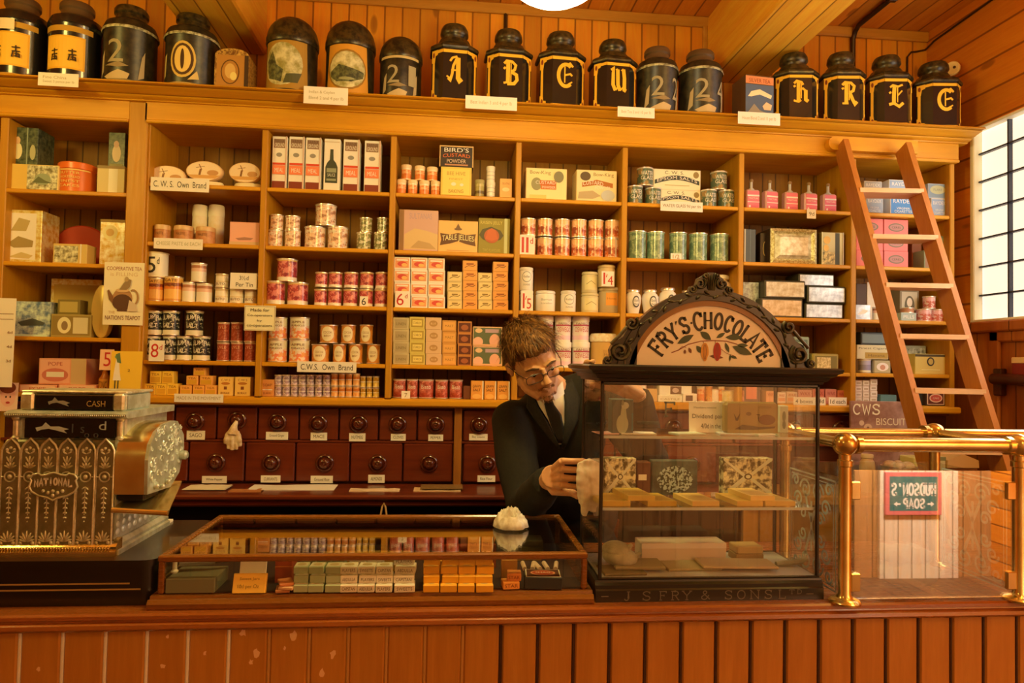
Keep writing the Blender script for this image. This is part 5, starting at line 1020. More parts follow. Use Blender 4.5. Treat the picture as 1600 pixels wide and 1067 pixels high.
m.build('panel', mottled('casket_scene', '#a08c5c', '#ccb888', 36, .3, .3), o, smooth=0)
bx_(1188, 1203, 364, z, M('#2c1a0c', .4), 7, 2, 'dark tin with a brass handle behind the casket tin', '', None, 'tin', 'tin', 0.06, 0.1, [('l', arc(.5, .5, .2, .22, 90, 270, 8), 0.003, '#b08c44')])
bx_(1284, 1318, 363, z, M('#9a7c3c', .35, .3), 7, 2, 'upright gold tin with leaf decoration', '', None, 'tin', 'tin', 0.03, 0.07, [('r', .62, .02, .82, .98, '#3c3820'), ('e', .24, .76, .16, .12, '#d89c38'), ('e', .2, .52, .12, .1, '#d89c38'), ('r', .04, .04, .6, .4, mottled('gold_specks', '#5a4818', '#d8ac50', 60, .4)), ('r', .0, .0, .03, 1, '#d8c07c'), ('r', .97, .0, 1, 1, '#e0d0a0')])
z = ZS(7, 3)
silv = mottled('silver_scene', '#a0967c', '#ccbc9c', 45, .3, .35)
warm = mottled('warm_scene', '#bc9458', '#dcb884', 40, .4)
bx_(1161, 1186, 441, z, mottled('pale_scene', '#8a8870', '#c8c4a8', 56, .4), 7, 3, 'pale scenic tin standing at the back by the upright', '', None, 'tin', 'tin', 0.08, 0.1)
bt = M('#3c3420', .35)
def framed(x0, x1, yt, z, scene, desc, yf=0.03, dp=0.12): return bx_(x0, x1, yt, z, bt, 7, 3, desc, '', None, 'biscuit_tin', 'tin', yf, dp, [('r', .04, .1, .96, .9, scene)], bev=.004)
zt, _ = framed(1189, 1255, 466, z, warm, 'dark rimmed tin with an orange scene, below another')
framed(1195, 1259, 438, zt, mottled('warm_scene_two', '#b89c6c', '#dcc898', 40, .4), 'dark rimmed tin with a cream street scene')
zt, _ = framed(1258, 1318, 474, z, silv, 'silver engraved tin at the bottom of its stack', .035)
z2, _ = framed(1262, 1322, 447, zt, silv, 'silver engraved tin with a white streak', .03)
framed(1248, 1304, 428, z2-.002 if False else z2, silv, 'silver tin topmost at the back of the stack', .05)
z = ZS(7, 4)
o = bx_(1232, 1265, 526, z, M('#8a8c64', .4), 7, 4, 'green framed tin half behind the iron scroll', '', None, 'tin', 'tin', 0.04, 0.06, [('r', .1, .08, .9, .92, '#5a6448'), ('r', .2, .16, .8, .84, '#a0a47c')], bev=.004)
bx_(1270, 1311, 552.5, z, M('#a88c40', .35, .3), 7, 4, 'low gold tin with embossed flowers', '', None, 'tin', 'tin', 0.03, 0.09, [('r', .08, .12, .92, .88, '#7a6428'), ('r', .16, .2, .68, .8, mottled('gold_floral', '#a8843c', '#e0bc74', 100, .4))], bev=.005)
z = ZS(7, 5)
pb = [('r', .1, .2, .9, .5, '#d08a5c'), ('t', .14, .6, .86, .84, 'WAX', '#9a3c2c')]
for i, (a, b_, y) in enumerate(((1150, 1163, 610), (1197, 1214, 611), (1215, 1228, 613), (1229, 1246, 612), (1247, 1269, 609), (1270, 1288, 608), (1290, 1307, 608), (1309, 1323, 610))): bx_(a, b_, y, z, M(['#b8703c', '#c88454', '#dcb890', '#c8a074', '#c87c5c', '#c06044', '#c47458', '#c8683c'][i], .55), 7, 5, f'small {["brown", "tan", "cream", "buff", "pink", "red", "rosy", "orange"][i]} packet in the row of mixed packets', '', 'row of mixed packets', 'packet', 'box', 0.05, 0.05, pb)
pcard('price_ticket', 1240, 621, 1290, 633, 0.0, [('t', .06, .25, .6, .75, '4 boxes', BLK), ('t', .78, .3, .94, .8, '3d', BLK)], 'white handwritten ticket for four boxes in the seventh bay', '#ecdcb8', 0.0)
pcard('price_ticket', 1295, 621, 1323, 634, 0.0, [('t', .08, .25, .92, .75, '1d each', BLK)], 'white handwritten each-price ticket in the seventh bay', '#ecdcb8', 0.0)
bx_(1160, 1188, 600, z, M('#5a3c34', .5), 7, 5, 'dark framed tin with a red centre', 'behind glass', None, 'tin', 'tin', 0.06, 0.05, [('r', .2, .2, .8, .85, '#c86848')])
# ---- bay 8
z = ZS(8, 1)
def ray_(x0, x1, yt, z, hx, desc, pl, yf=.03): return bx_(x0, x1, yt, z, M('#c8b48c', .55), 8, 1, desc, pl, 'blue cigarette cartons', 'carton', 'box', yf, 0.1, [('r', .03, .05, .97, .95, hx), ('t', .12, .64, .88, .84, 'RAYDEX', '#e8dcc0'), ('t', .24, .3, .76, .42, 'VIRGINIA', '#d8ccb0'), ('t', .16, .12, .84, .26, 'CIGARETTES', '#d8ccb0')])
zt, _ = ray_(1353, 1380, 307, z, '#8a8878', 'faded blue cigarette carton', 'lower, first of three')
ray_(1350, 1378, 283, zt, '#a09478', 'faded blue cigarette carton', 'upper, first of three')
zt, _ = ray_(1391, 1431, 307, z, '#3c708a', 'bright blue cigarette carton', 'lower middle')
ray_(1389, 1428, 281, zt, '#8a9088', 'faded blue cigarette carton', 'upper middle')
zt, _ = ray_(1455, 1480, 310, z, '#8c9490', 'faded blue cigarette carton', 'lower, third of three')
bx_(1450, 1480, 287, zt, M('#a8a088', .55), 8, 1, 'faded blue carton with a yellow oval', 'upper, third of three', 'blue cigarette cartons', 'carton', 'box', .03, .1, [('r', .03, .05, .97, .95, '#7c8478'), ('e', .5, .58, .4, .3, '#b0a468'), ('t', .28, .5, .72, .66, 'FLAKE', '#7c7c58')])
z = ZS(8, 2)
rb = M('#d0644c', .55); oval = [('e', .5, .5, .32, .26, '#6a5c34'), ('e', .5, .5, .27, .2, '#a8684c'), ('t', .32, .44, .68, .56, 'CERES', '#4a4424')]
pile(((1338, 1380), (1381, 1419)), ((391.5, 367, 341), (392.5, 368, 343)), rb, oval, 'red carton with green oval', 'red cartons with green ovals', 8, 2, z, 0.1)
bx_(1425, 1440, 372, z, M('#7a3c14', .55), 8, 2, 'brown carton in shade between red and green cartons', '', None, 'carton', 'box', .1, .08)
zt, _ = bx_(1444, 1466, 391, z, M('#7c7c50', .55), 8, 2, 'green carton with a red circle', '', None, 'carton', 'box', .03, .08, [('r', .08, .08, .92, .92, '#8a5c34'), ('e', .6, .5, .24, .26, '#c86c4c')])
bx_(1467, 1485, 369, z, M('#6c7450', .55), 8, 2, 'tall dull green carton by the end upright', '', None, 'carton', 'box', .04, .08, [('r', .1, .06, .9, .94, '#8a8c64')])
z = ZS(8, 3)
bx_(1338, 1354, 443, z, M('#4a2810', .55), 8, 3, 'tall dark brown box at the back', '', None, 'carton', 'box', .14, .08)
bx_(1355, 1370, 441, z, M('#d8b884', .55), 8, 3, 'tall pale box at the back', '', None, 'carton', 'box', .14, .08)
bx_(1337, 1360, 476, z, silv, 8, 3, 'white and silver tin by the upright', '', None, 'tin', 'tin', .03, .07, [('p', [(.1, .3), (.5, .7), (.9, .6), (.6, .4)], '#e8e0cc')])
can(1364, 1377, 479, z, wt, 8, 3, 'slim white and orange tin', 'behind the ladder', None, 'tin', 'tin')
bx_(1406, 1436, 452, z, M('#7a643c', .5), 8, 3, 'upright picture tin showing a pale figure', '', None, 'tin', 'tin', .1, .06, [('r', .1, .08, .9, .92, '#b8a070'), ('e', .5, .5, .26, .3, '#5a4c2c'), ('e', .5, .6, .14, .14, '#d0b484')])
zt, _ = bx_(1408, 1432, 488.5, z, M('#9c9c78', .5), 8, 3, 'small grey-green tin', '', None, 'tin', 'tin', .03, .06, [('t', .15, .3, .85, .7, 'PILLS', '#e8e0c0')])
can(1408, 1426, 480, zt, M('#b07040', .5), 8, 3, 'small copper-coloured tin on the grey-green tin', '', None, 'tin', 'tin', .04)
rp_ = bands('rosy_tin', [(0, '#d8a478'), (.1, '#b8583c'), (.6, '#d8987c'), (.9, '#e4c4a0')], ['#e8c0a0'], bscale=4, zone=(.1, .9), thr=.54)
zt, _ = can(1432, 1453.5, 482, z, rp_, 8, 3, 'rosy patterned tin', 'lower, first of two', 'rosy tins', 'tin', 'tin')
can(1454, 1473, 482.5, z, rp_, 8, 3, 'rosy patterned tin', 'lower, second of two', 'rosy tins', 'tin', 'tin')
can(1443, 1460, 462, zt, rp_, 8, 3, 'rosy patterned tin', 'on top of two alike', 'rosy tins', 'tin', 'tin')
z = ZS(8, 4)
can(1337, 1341, 561, z, wl, 8, 4, 'sliver of a cream tin by the upright', '', None, 'tin', 'tin') if False else None
zt, _ = can(1342, 1359.5, 561, z, bands('grey_lilac', [(0, '#d8ccb0'), (.2, '#8a7c80'), (.6, '#a89894'), (.88, '#e0d4bc')]), 8, 4, 'small grey-lilac tin', '', None, 'tin', 'tin')
bx_(1366, 1392, 563, z, M('#a8905c', .5), 8, 4, 'small grey-gold tin with a cream flower', '', None, 'tin', 'tin', .04, .07, [('e', .5, .5, .36, .32, '#dcc098'), ('e', .5, .46, .16, .2, '#b87c54')], bev=.003)
zt, _ = bx_(1339, 1388, 539, zt, M('#c8ac70', .5), 8, 4, 'cream cigar box with dark lettering', '', None, 'cigar_box', 'box', .04, .08, [('t', .06, .66, .94, .84, 'Finest Cigars', '#4a3c24'), ('r', .26, .06, .98, .48, '#a87c28'), ('t', .36, .18, .88, .36, 'Havana', '#6a4a1c')])
bx_(1345, 1385, 519, zt, M('#2c2c24', .4), 8, 4, 'dark rimmed grey tin on the cigar box', '', None, 'tin', 'tin', .045, .07, [('r', .06, .16, .94, .84, '#6c705c')], bev=.003)
zt, _ = bx_(1430, 1478, 553, z, M('#c8a448', .5), 8, 4, 'yellow cigar box with a round dark emblem', '', None, 'cigar_box', 'box', .03, .09, [('r', 0, .86, 1, .98, '#4a3c20'), ('e', .5, .62, .12, .22, '#3c3420'), ('e', .5, .62, .08, .15, '#b89440'), ('r', .2, .2, .8, .24, '#d8bc68')])
bx_(1413, 1447, 540, z, M('#8a8460', .5), 8, 4, 'grey picture box behind the yellow cigar box', '', None, 'cigar_box', 'box', .13, .06, [('r', .06, .08, .94, .92, mottled('grey_scene', '#5a5438', '#b8ac80', 48, .5))])
z = ZS(8, 5)
cb = [('r', .1, .2, .9, .8, '#e0c898'), ('r', .2, .34, .8, .66, '#b8986c')]
pile(((1336, 1347), (1348, 1358.5), (1359.5, 1371)), ((630, 621, 612, 603, 594), (630, 621, 612, 603, 594), (629, 620, 611, 602, 592)), M('#d0b084', .55), cb, 'tiny cream packet', 'tiny cream packets', 8, 5, z, .05)
bx_(1376, 1401, 617, z, M('#5c7460', .5), 8, 5, 'small blue-green tin', '', None, 'tin', 'tin', .03, .07)
bx_(1434, 1446, 612, z, M('#2c2820', .5), 8, 5, 'small black tin', 'beside the red-framed box', None, 'tin', 'tin', .05, .06)
bx_(1447, 1477, 611, z, M('#3c2418', .5), 8, 5, 'dark box with a red oval in a cream frame', '', None, 'carton', 'box', .03, .07, [('r', .06, .08, .94, .94, '#d8b484'), ('r', .1, .12, .9, .9, '#5a2418'), ('e', .5, .52, .34, .3, '#d8a878'), ('e', .5, .52, .28, .22, '#b84c38'), ('t', .34, .46, .66, .58, 'CAKE', '#e8c8a0')])
# ------------------------------------------------------------------ tea canisters along the cornice
JAP = M('#17120c', 0.22, 0.0, 0.8, 0.6); JAP.node_tree.nodes['Principled BSDF'].inputs['Coat Weight'].default_value = 0.5
JAPB = mottled('japanned_brown', '#150f06', '#34250e', 40, 0.38); CAPM = mottled('canister_cap', '#1e1508', '#4a3512', 50, 0.33, 0.2); CAPB = M('#54381a', 0.4)
GO, GOD, PAL = '#e09a1c', '#a8741c', '#9a8250'
YC = -0.012
BLKL = {
 'A': [([(.66, .94), (.66, .14), (.74, .04), (.86, .12)], .2), ([(.12, .12), (.24, .04), (.34, .3), (.4, .62), (.62, .96)], .12), ([(.28, .44), (.66, .44)], .07), ([(.22, .78), (.34, .92), (.6, .98)], .1), ([(.04, .2), (.2, .12)], .08)],
 'B': [([(.34, .94), (.34, .06)], .18), ([(.5, .88), (.5, .1)], .05), ([(.12, .84), (.26, .96), (.56, .94), (.76, .8), (.7, .62), (.5, .53)], .12), ([(.5, .53), (.8, .42), (.84, .22), (.68, .06), (.3, .04)], .15), ([(.1, .06), (.3, .1)], .1), ([(.1, .62), (.2, .7)], .1)],
 'E': [(arc(.56, .5, .4, .44, 50, 310, 16), .17), ([(.5, .84), (.5, .2)], .06), ([(.5, .5), (.8, .56), (.9, .48)], .09), ([(.6, .9), (.78, .98), (.94, .84)], .1), ([(.66, .12), (.9, .24)], .07)],
 'W': [([(.1, .9), (.2, .96), (.2, .3), (.34, .06)], .17), ([(.46, .96), (.48, .3), (.6, .06)], .17), ([(.78, .98), (.84, .6), (.84, .1), (.94, .06)], .17), ([(.34, .06), (.48, .22)], .07), ([(.6, .06), (.82, .26)], .07), ([(.34, .92), (.46, .96)], .09), ([(.66, .9), (.78, .98)], .09)],
 'K': [([(.36, .96), (.36, .08)], .18), ([(.1, .86), (.26, .98), (.52, .92), (.62, .8)], .11), ([(.36, .56), (.6, .64), (.78, .52)], .1), ([(.76, .56), (.76, .14), (.9, .06)], .17), ([(.08, .1), (.36, .04), (.5, .12)], .1), ([(.5, .9), (.5, .2)], .05), ([(.06, .7), (.18, .76)], .1)],
 'R': [([(.34, .94), (.34, .08)], .18), ([(.1, .84), (.26, .96), (.6, .94), (.8, .8), (.74, .6), (.5, .52)], .13), ([(.54, .52), (.72, .2), (.84, .04), (.96, .14)], .16), ([(.5, .88), (.5, .2)], .05), ([(.1, .06), (.46, .06)], .1), ([(.06, .66), (.18, .72)], .1)],
 'L': [([(.4, .96), (.36, .5), (.36, .2)], .18), ([(.14, .86), (.3, .96), (.6, .9), (.86, .98)], .1), ([(.08, .12), (.36, .18), (.66, .04), (.9, .2)], .14), ([(.56, .86), (.56, .22)], .06), ([(.08, .6), (.2, .66)], .1), ([(.56, .5), (.82, .72)], .07)],
}
def black_letter(ch, x0, z0, x1, z1, col):
    out = []
    for pts, wt in BLKL[ch]: out.append(('l', [(x0+(x1-x0)*a, z0+(z1-z0)*b) for a, b in pts], wt*0.085, col))
    return out
def canister(kind, x0, x1, yt, label, paint, rot=0.0, group=None, ch=None):
    xm = (x0+x1)/2; ym = yt+70
    w = X_(x1, ym, YC)-X_(x0, ym, YC); R = w/2; cx = X_(xm, ym, YC)
    H = Z_(xm, yt, YC-0.02)-ZTOP
    o = empty('tea_canister', (cx, YC, ZTOP), label, 'canister', group, (0, 0, rot))
    if label in LABELS: print('DUP', label)
    LABELS[label] = 1
    hb = H*0.64
    if kind == 'octo':
        a = R*0.96; c = a*0.42
        def ring(k, z): return [(x*k, y*k, z) for x, y in ((-a, -c), (-c*1.25, -a*.9), (c*1.25, -a*.9), (a, -c), (a, c), (c*1.25, a*.9), (-c*1.25, a*.9), (-a, c))]
        def loft(m, rings, mi=0, cap=(True, True)):
            v = [p for r in rings for p in r]; f = []
            for j in range(len(rings)-1):
                for i in range(8): f.append((j*8+i, j*8+(i+1) % 8, (j+1)*8+(i+1) % 8, (j+1)*8+i))
            if cap[0]: f.append(tuple(reversed(range(8))))
            if cap[1]: f.append(tuple(range(len(v)-8, len(v))))
            return m.add(v, f, mi)
        b = loft(MB(), [ring(.97, 0), ring(.97, hb)]).build('body', JAP, o, smooth=20)
        s = loft(MB(), [ring(1.03, hb), ring(1.05, hb+.006), ring(1.03, hb+.014), ring(.9, hb+.024), ring(.72, hb+H*.1), ring(.6, hb+H*.17)]).build('shoulder', CAPM, o, smooth=20)
        MB().lathe([(R*.5, hb+H*.15), (R*.5, hb+H*.2), (R*.54, hb+H*.22), (R*.6, hb+H*.245), (R*.58, hb+H*.3), (R*.5, hb+H*.345), (R*.2, H), (0, H)], 28).build('lid', CAPM, o, smooth=50)
        wf = 2*c*1.25*.97; yf = -a*.9*.97
        el = [('r', 0, .0, 1, .05, GO), ('r', 0, .9, 1, .96, GO)]+black_letter(ch, .12, .36, .9, .84, GO)
        printed(el, wf, hb, yf, 'lettering', b)
        # gilt borders on the two slanting faces
        for sg in (-1, 1):
            p0, p1 = Vector((sg*c*1.25*.97, yf, 0)), Vector((sg*a*.97, -c*.97, 0)); d = p1-p0; L_ = d.length; ang = math.atan2(d.y, d.x) if sg > 0 else math.atan2(-d.y, -d.x)
            q = [('r', .74, .04, .92, .96, GO), ('p', [(.5, .02), (.5, .12), (.7, .14), (.74, .24), (.98, .24), (.98, .02)], GO), ('p', [(.46, .97), (.46, .88), (.66, .86), (.72, .74), (.98, .74), (.98, .97)], GO), ('r', 0, .0, .5, .05, GO), ('r', 0, .9, .5, .96, GO), ('e', .8, .12, .08, .05, '#7a2c10'), ('e', .8, .88, .08, .05, '#7a2c10')]
            if sg < 0: q = [tuple([e[0]]+([1-e[3], e[2], 1-e[1], e[4], e[5]] if e[0] == 'r' else ([1-e[1], e[2], e[3], e[4], e[5]] if e[0] == 'e' else [[(1-x, z) for x, z in e[1]], e[2]]))) for e in q]
            k = printed(q, L_, hb, 0, 'border', b); k.location = ((p0.x+p1.x)/2, (p0.y+p1.y)/2, 0); k.rotation_euler.z = ang
        printed([('t', .1, .2, .9, .8, 'TEA', GOD)], wf*.7, H*.05, -R*.6, 'lettering', s, z0=hb+H*.07)
    elif kind == 'dome':
        MB_ = MB().lathe([(R*.93, 0), (R*.95, .004), (R*.95, H*.64)], 36); b = MB_.build('body', JAPB, o, smooth=40)
        l = [(R*.97, H*.62), (R*1.0, H*.64), (R*1.0, H*.7), (R*.98, H*.72)]+[(R*.97*cos(t*PI/20), H*.72+H*.28*sin(t*PI/20)) for t in range(1, 11)]
        MB().lathe(l, 36).build('lid', CAPM, o, smooth=50)
        printed(paint, 2*R, H*.62, 0, 'painted_panel', b, R=R*.952, half=1.0)
    else:
        b = MB().lathe([(R*.94, 0), (R*.96, .004), (R*.96, H*.66), (R*1.0, H*.68), (R*.99, H*.71), (R*.9, H*.78), (R*.7, H*.82)], 36).build('body', JAPB if kind == 'ornate' else JAP, o, smooth=35)
        MB().lathe([(R*.66, H*.81), (R*.6, H*.83), (R*.56, H*.86), (R*.56, H*.9), (R*.62, H*.92), (R*.62, H*.97), (R*.56, H), (0, H)], 28).build('lid', CAPB if kind == 'plain' or rot else CAPM, o, smooth=40)
        if kind == 'ornate': MB().lathe([(R*1.005, H*.655), (R*1.03, H*.67), (R*1.005, H*.69)], 36, cap=False).build('garland', mottled('garland', '#5c4c28', '#b8a468', 60, .35), o, smooth=60)
        printed(paint, 2*R, H*.66, 0, 'painted_panel', b, R=R*.962, half=1.05)
    return o
chin = [('r', .0, .86, 1, .96, '#b07a1c'), ('r', .12, .18, .86, .78, '#d8941c'), ('r', .15, .21, .83, .75, '#e0a028'), ('r', 0, 0, 1, .05, '#a8701c')]
def glyph(x, z, s): # a brush-drawn character
    q = []
    for a, b, c, d in ((-.5, .8, .5, .85), (0, 1, 0, .5), (-.45, .45, .5, .5), (-.3, .45, -.45, -.1), (.1, .45, .05, 0), (-.1, .22, .45, .25), (-.2, 0, .4, .02), (.4, .25, .45, -.1)): q.append(('l', [(x+a*s, z+b*s*1.5), (x+c*s, z+d*s*1.5)], .0045, '#2a1808'))
    return q
cp2 = chin+glyph(.33, .34, .13)+glyph(.65, .34, .13)
canister('plain', -8, 76, -1, 'black canister with a yellow label of brushed characters at the shelf end', cp2+[('r', .1, .8, .62, .99, '#dcb878')], .05, 'black canisters with brushed characters')
canister('plain', 78, 160, 6, 'black canister with a yellow character label, nearer the numbered canisters', cp2, .05, 'black canisters with brushed characters')
def orn(num, swirl=True, cx=.42):
    return [('p', [(.04, .1), (.1, .5), (.18, .6), (.16, .2)], '#a88a54'), ('t', cx-.14, .36, cx+.16, .78, num[0], PAL), ('p', [(.2, .1), (.5, .22), (.7, .16), (.66, .06), (.3, .04)], '#b89458'), ('p', [(.22, .3), (.5, .26), (.68, .3), (.5, .36)], '#8a6c3c'), ('p', [(.84, .08), (.9, .5), (.96, .62), (.95, .14)], '#a88a54')]+([('t', .72, .3, .92, .78, num[1], PAL)] if len(num) > 1 else [])+[('r', 0, 0, 1, .05, '#8a6c34')]
canister('ornate', 163, 245, 13, 'dark round canister with a faded scrolled number, third along', orn('2'), 0, 'numbered dark canisters')
canister('ornate', 259, 341, 26, 'dark round canister with a gilt 0 in an oval', [('p', [(.02, .16), (.06, .6), (.14, .64), (.1, .2)], '#b8984c'), ('e', .5, .5, .24, .36, '#c89a3c'), ('e', .5, .5, .2, .31, '#4a2c10'), ('e', .5, .5, .15, .26, '#d8a848'), ('e', .5, .5, .035, .2, '#3c2008'), ('p', [(.6, .1), (.76, .3), (.8, .14)], '#c8a050'), ('r', 0, 0, 1, .05, '#a87c34')], 0, 'numbered dark canisters')
x0, x1 = X_(344, 100, YC), X_(396, 100, YC); w = x1-x0; H = Z_(370, 76, YC-.06)-ZTOP
o = MB().prism([(-w/2, 0), (w/2, 0), (w/2, H*.84)]+[(w/2*cos(t*PI/12), H*.84+H*.16*sin(t*PI/12)) for t in range(1, 12)]+[(-w/2, H*.84)], -.06, .05).build('tea_tin', mottled('floral_tin', '#6a3c14', '#c08a34', 110, .4), None, ((x0+x1)/2, YC, ZTOP), smooth=30)
printed([('r', .06, .06, .88, .84, '#a86c24'), ('l', arc(.46, .44, .26, .28, 0, 360, 20), .004, '#5a3410'), ('e', .46, .46, .16, .18, '#c89444'), ('e', .56, .34, .1, .1, '#d8b458'), ('r', .88, 0, 1, .84, '#3c2410')], w, H, -.06, 'painted_panel', o)
tag(o, 'small arched floral tea tin between two large canisters', 'tin')
land = mottled('landscape_sky', '#8a7834', '#c8b070', 30, .4); grn = mottled('landscape_field', '#34321a', '#6a6430', 60, .45)
canister('dome', 416, 498, 27, 'domed canister with a gilt-edged misty country scene', [('p', [(-.06, .04), (-.02, .98), (.9, .98), (.94, .04)], '#9c6c1c'), ('e', .4, .52, .42, .42, land), ('p', [(.04, .6), (.2, .78), (.3, .5), (.44, .4), (.4, .16), (.1, .26)], grn), ('p', [(.5, .32), (.8, .36), (.72, .16), (.44, .14)], '#4a4420')], .0, 'domed scenic canisters')
canister('dome', 508, 587, 33, 'domed canister with an oval lake landscape in an orange surround', [('p', [(.0, .0), (.08, .98), (.92, .98), (1.0, .0)], '#c07c1c'), ('e', .5, .48, .42, .4, '#8a5c14'), ('e', .5, .48, .39, .36, land), ('p', [(.14, .44), (.34, .58), (.56, .52), (.86, .46), (.84, .34), (.6, .24), (.3, .24), (.16, .34)], grn), ('e', .5, .3, .16, .03, '#8a8048')], .0, 'domed scenic canisters')
canister('dome', 592, 660, 57, 'low domed dark canister painted with a large 21', orn('21', True, .34)+[('r', 0, .93, 1, .99, '#b89450')], .0, 'numbered dark canisters')
for ch, a, b, y, p in (('A', 672, 746, 39, 'first from the domed ones'), ('B', 757, 830, 47, 'before the thin wall pipe'), ('E', 838, 912, 51, 'between B and W'), ('W', 921, 992, 63, 'beside the numbered pair')):
    canister('octo', a, b, y, f'black octagonal canister with a gilt blackletter {ch}, {p}', None, .06, 'lettered black canisters', ch)
canister('ornate', 994, 1058, 76, 'dark round canister painted 22 beside the lettered W', orn('22', True, .36), .04, 'numbered dark canisters')
canister('ornate', 1060, 1127, 81, 'dark round canister painted 24 in front of the ceiling beam', orn('24', True, .36), .04, 'numbered dark canisters')
x0, x1 = X_(1152, 150, YC), X_(1197, 150, YC); w = x1-x0; H = Z_(1175, 117, YC-.06)-ZTOP
o = MB().box(-w/2, w/2, -.06, .05, 0, H, 0, .002).build('tea_tin', M('#5a3a1c', .45), None, ((x0+x1)/2, YC, ZTOP), (0, 0, .1))
printed([('r', .0, .8, 1, .97, '#c8743c'), ('t', .12, .83, .88, .92, 'SILVER TEA', '#8a3c1c'), ('r', .0, .06, 1, .78, '#4c5458'), ('p', [(.08, .5), (.2, .62), (.5, .68), (.94, .56), (.9, .48), (.5, .56), (.2, .5)], '#dcb878'), ('p', [(.6, .3), (.74, .4), (.94, .34), (.9, .22), (.66, .22)], '#d8a86c'), ('p', [(.06, .12), (.3, .34), (.5, .2), (.8, .14), (.6, .06)], '#8a7858'), ('r', 0, 0, 1, .06, '#a8743c')], w, H, -.06, 'painted_panel', o)
tag(o, 'square picture tea tin with a blue scene under the ceiling beam', 'tin')
for ch, a, b, y, p in (('K', 1206, 1273, 83, 'first past the picture tin'), ('R', 1281, 1345, 82, 'by the conduit'), ('L', 1352, 1417, 87, 'last but one'), ('E', 1424, 1492, 97, 'last in the corner')):
    canister('octo', a, b, y, f'black octagonal canister with a gilt blackletter {ch}, {p}', None, -.12, 'lettered black canisters', ch)
for k, (a, y0, b, y1, t1, t2, l) in enumerate(((59, 116, 123, 133, 'Fine China', 'Sweet 3 pence per lb', 'under the character canisters'), (474, 138, 544, 161, 'Indian & Ceylon', 'Blend 2 and 4 per lb', 'under the domed scenic canisters'), (727, 153, 808, 169, 'Best Indian 3 and 4 per lb', None, 'between the A and B canisters'), (965, 169, 1023, 182, 'Best Tea 2 and 10 per lb', None, 'below the lettered W canister'), (1153, 177.5, 1219, 193, 'House Blend 2 and 11 per lb', None, 'below the blue picture tin'))):
    pcard('price_tag', a, y0, b, y1, -.1258, [('t', .1, .3, .9, .66, t1, '#a89060')] if not t2 else [('t', .12, .56, .7, .78, t1, '#a89060'), ('t', .12, .2, .9, .44, t2, '#a89060')], f'white paper price tag on the cornice {l}', '#f4dcb4', 0.0, None, 'tag')
# ------------------------------------------------------------------ cash register
def metal(name, h1, h2, scale=20, rough=0.32, met=0.85, bump=0.0, lev=0.75): return mottled(name, h1, h2, scale, rough, met, lev, bump)
BRZ = metal('aged_bronze', '#64562e', '#827246', 18, .45, .45); BRZL = metal('rubbed_bronze', '#a8945e', '#d0be8c', 40, .35, .5); SILV = metal('rubbed_nickel', '#989066', '#b6ac82', 30, .36, .45, .15)
BRASS = metal('brass', '#b88c40', '#d8b064', 6, .2, .9, 0, .7); BRASSD = metal('dull_brass', '#8a6a2c', '#b08c44', 12, .36, .85)
EBON = M('#171009', .28, 0, .8, .5); EBON.node_tree.nodes['Principled BSDF'].inputs['Coat Weight'].default_value = .4
RYb = PZ(120, 947, ZCT).y; RZ1 = P(120, 875, RYb).z
RY0 = PZ(90, 868, RZ1).y
def rx(px, py=770): return X_(px, py, RY0)
def rz(py): return Z_(90, py, RY0)
rc = rx(88); reg = empty('cash_register', (rc, RY0, ZCT), 'ornate antique cash register in bronze and brass on a black drawer base', 'cash register')
def rb(mb, name, mat, parent=None, smooth=30): return mb.build(name, mat, parent or reg, smooth=smooth)
def L3(x, y, z): return (x-rc, y-RY0, z-ZCT)
xr = X_(243, 880, RYb)-rc; yb0 = RYb-RY0; yb1 = PZ(313, 816, RZ1).y-RY0+.02; hb = RZ1-ZCT
def rrect(x0, x1, y0, y1, r, n=5):
    return [(x1-r+r*cos(a), y1-r+r*sin(a)) for a in [PI/2*i/n for i in range(n+1)]]+[(x0+r+r*cos(a), y1-r+r*sin(a)) for a in [PI/2+PI/2*i/n for i in range(n+1)]]+[(x0+r+r*cos(a), y0+r+r*sin(a)) for a in [PI+PI/2*i/n for i in range(n+1)]]+[(x1-r+r*cos(a), y0+r+r*sin(a)) for a in [1.5*PI+PI/2*i/n for i in range(n+1)]]
base = MB().prism(rrect(-xr, xr, yb0, yb1, .03), 0, hb-.012, 0, 'xy'); base.prism(rrect(-xr-.006, xr+.006, yb0-.006, yb1+.006, .034), hb-.014, hb, 0, 'xy')
base = rb(base, 'drawer_base', EBON)
for z0, z1, xe in ((.036, .039, xr-.05), (.024, .027, xr-.028)):
    m = MB(); m.box(-xr+.03, xe, yb0-.0014, yb0+.004, z0+.008, z1+.008); m.box(xr-.003, xr+.0012, yb0+.04, yb1-.05, z0+.006, z1+.006); rb(m, 'gilt_line', M('#b08a44', .4, .4), base, 0)
# body
bx0, bx1 = rx(0)-rc, rx(178)-rc; dep = PZ(248, 809, RZ1+.02).y-RY0
zt, zb = rz(688)-ZCT, rz(852)-ZCT
body = rb(MB().box(bx0, bx1, .006, dep, hb, zt, 0, .004), 'body', BRZ)
m = MB(); pr = [(.02, hb), (-.012, hb), (-.012, hb+.01), (-.007, hb+.013), (-.009, hb+.02), (-.002, hb+.026), (.006, hb+.032), (.02, hb+.034)]
m.prism(pr, bx0-.012, bx1+.012, 0, 'yz'); rb(m, 'base_moulding', BRASS)
m = MB(); m.prism([(a+bx1 if False else bx1-.0+(-b if False else 0)+o_, z_) for o_, z_ in ((-.02, hb), (.014, hb), (.014, hb+.01), (.009, hb+.013), (.01, hb+.02), (.004, hb+.028), (-.02, hb+.032))], .0, dep+.01); rb(m, 'side_moulding', SILV)
for i in range(34): pass
m = MB()
for i in range(40): m.ell((bx0+(bx1-bx0)*(i+.5)/40, -.0105, hb+.0165), (.0022, .003, .0035), 6, 4)
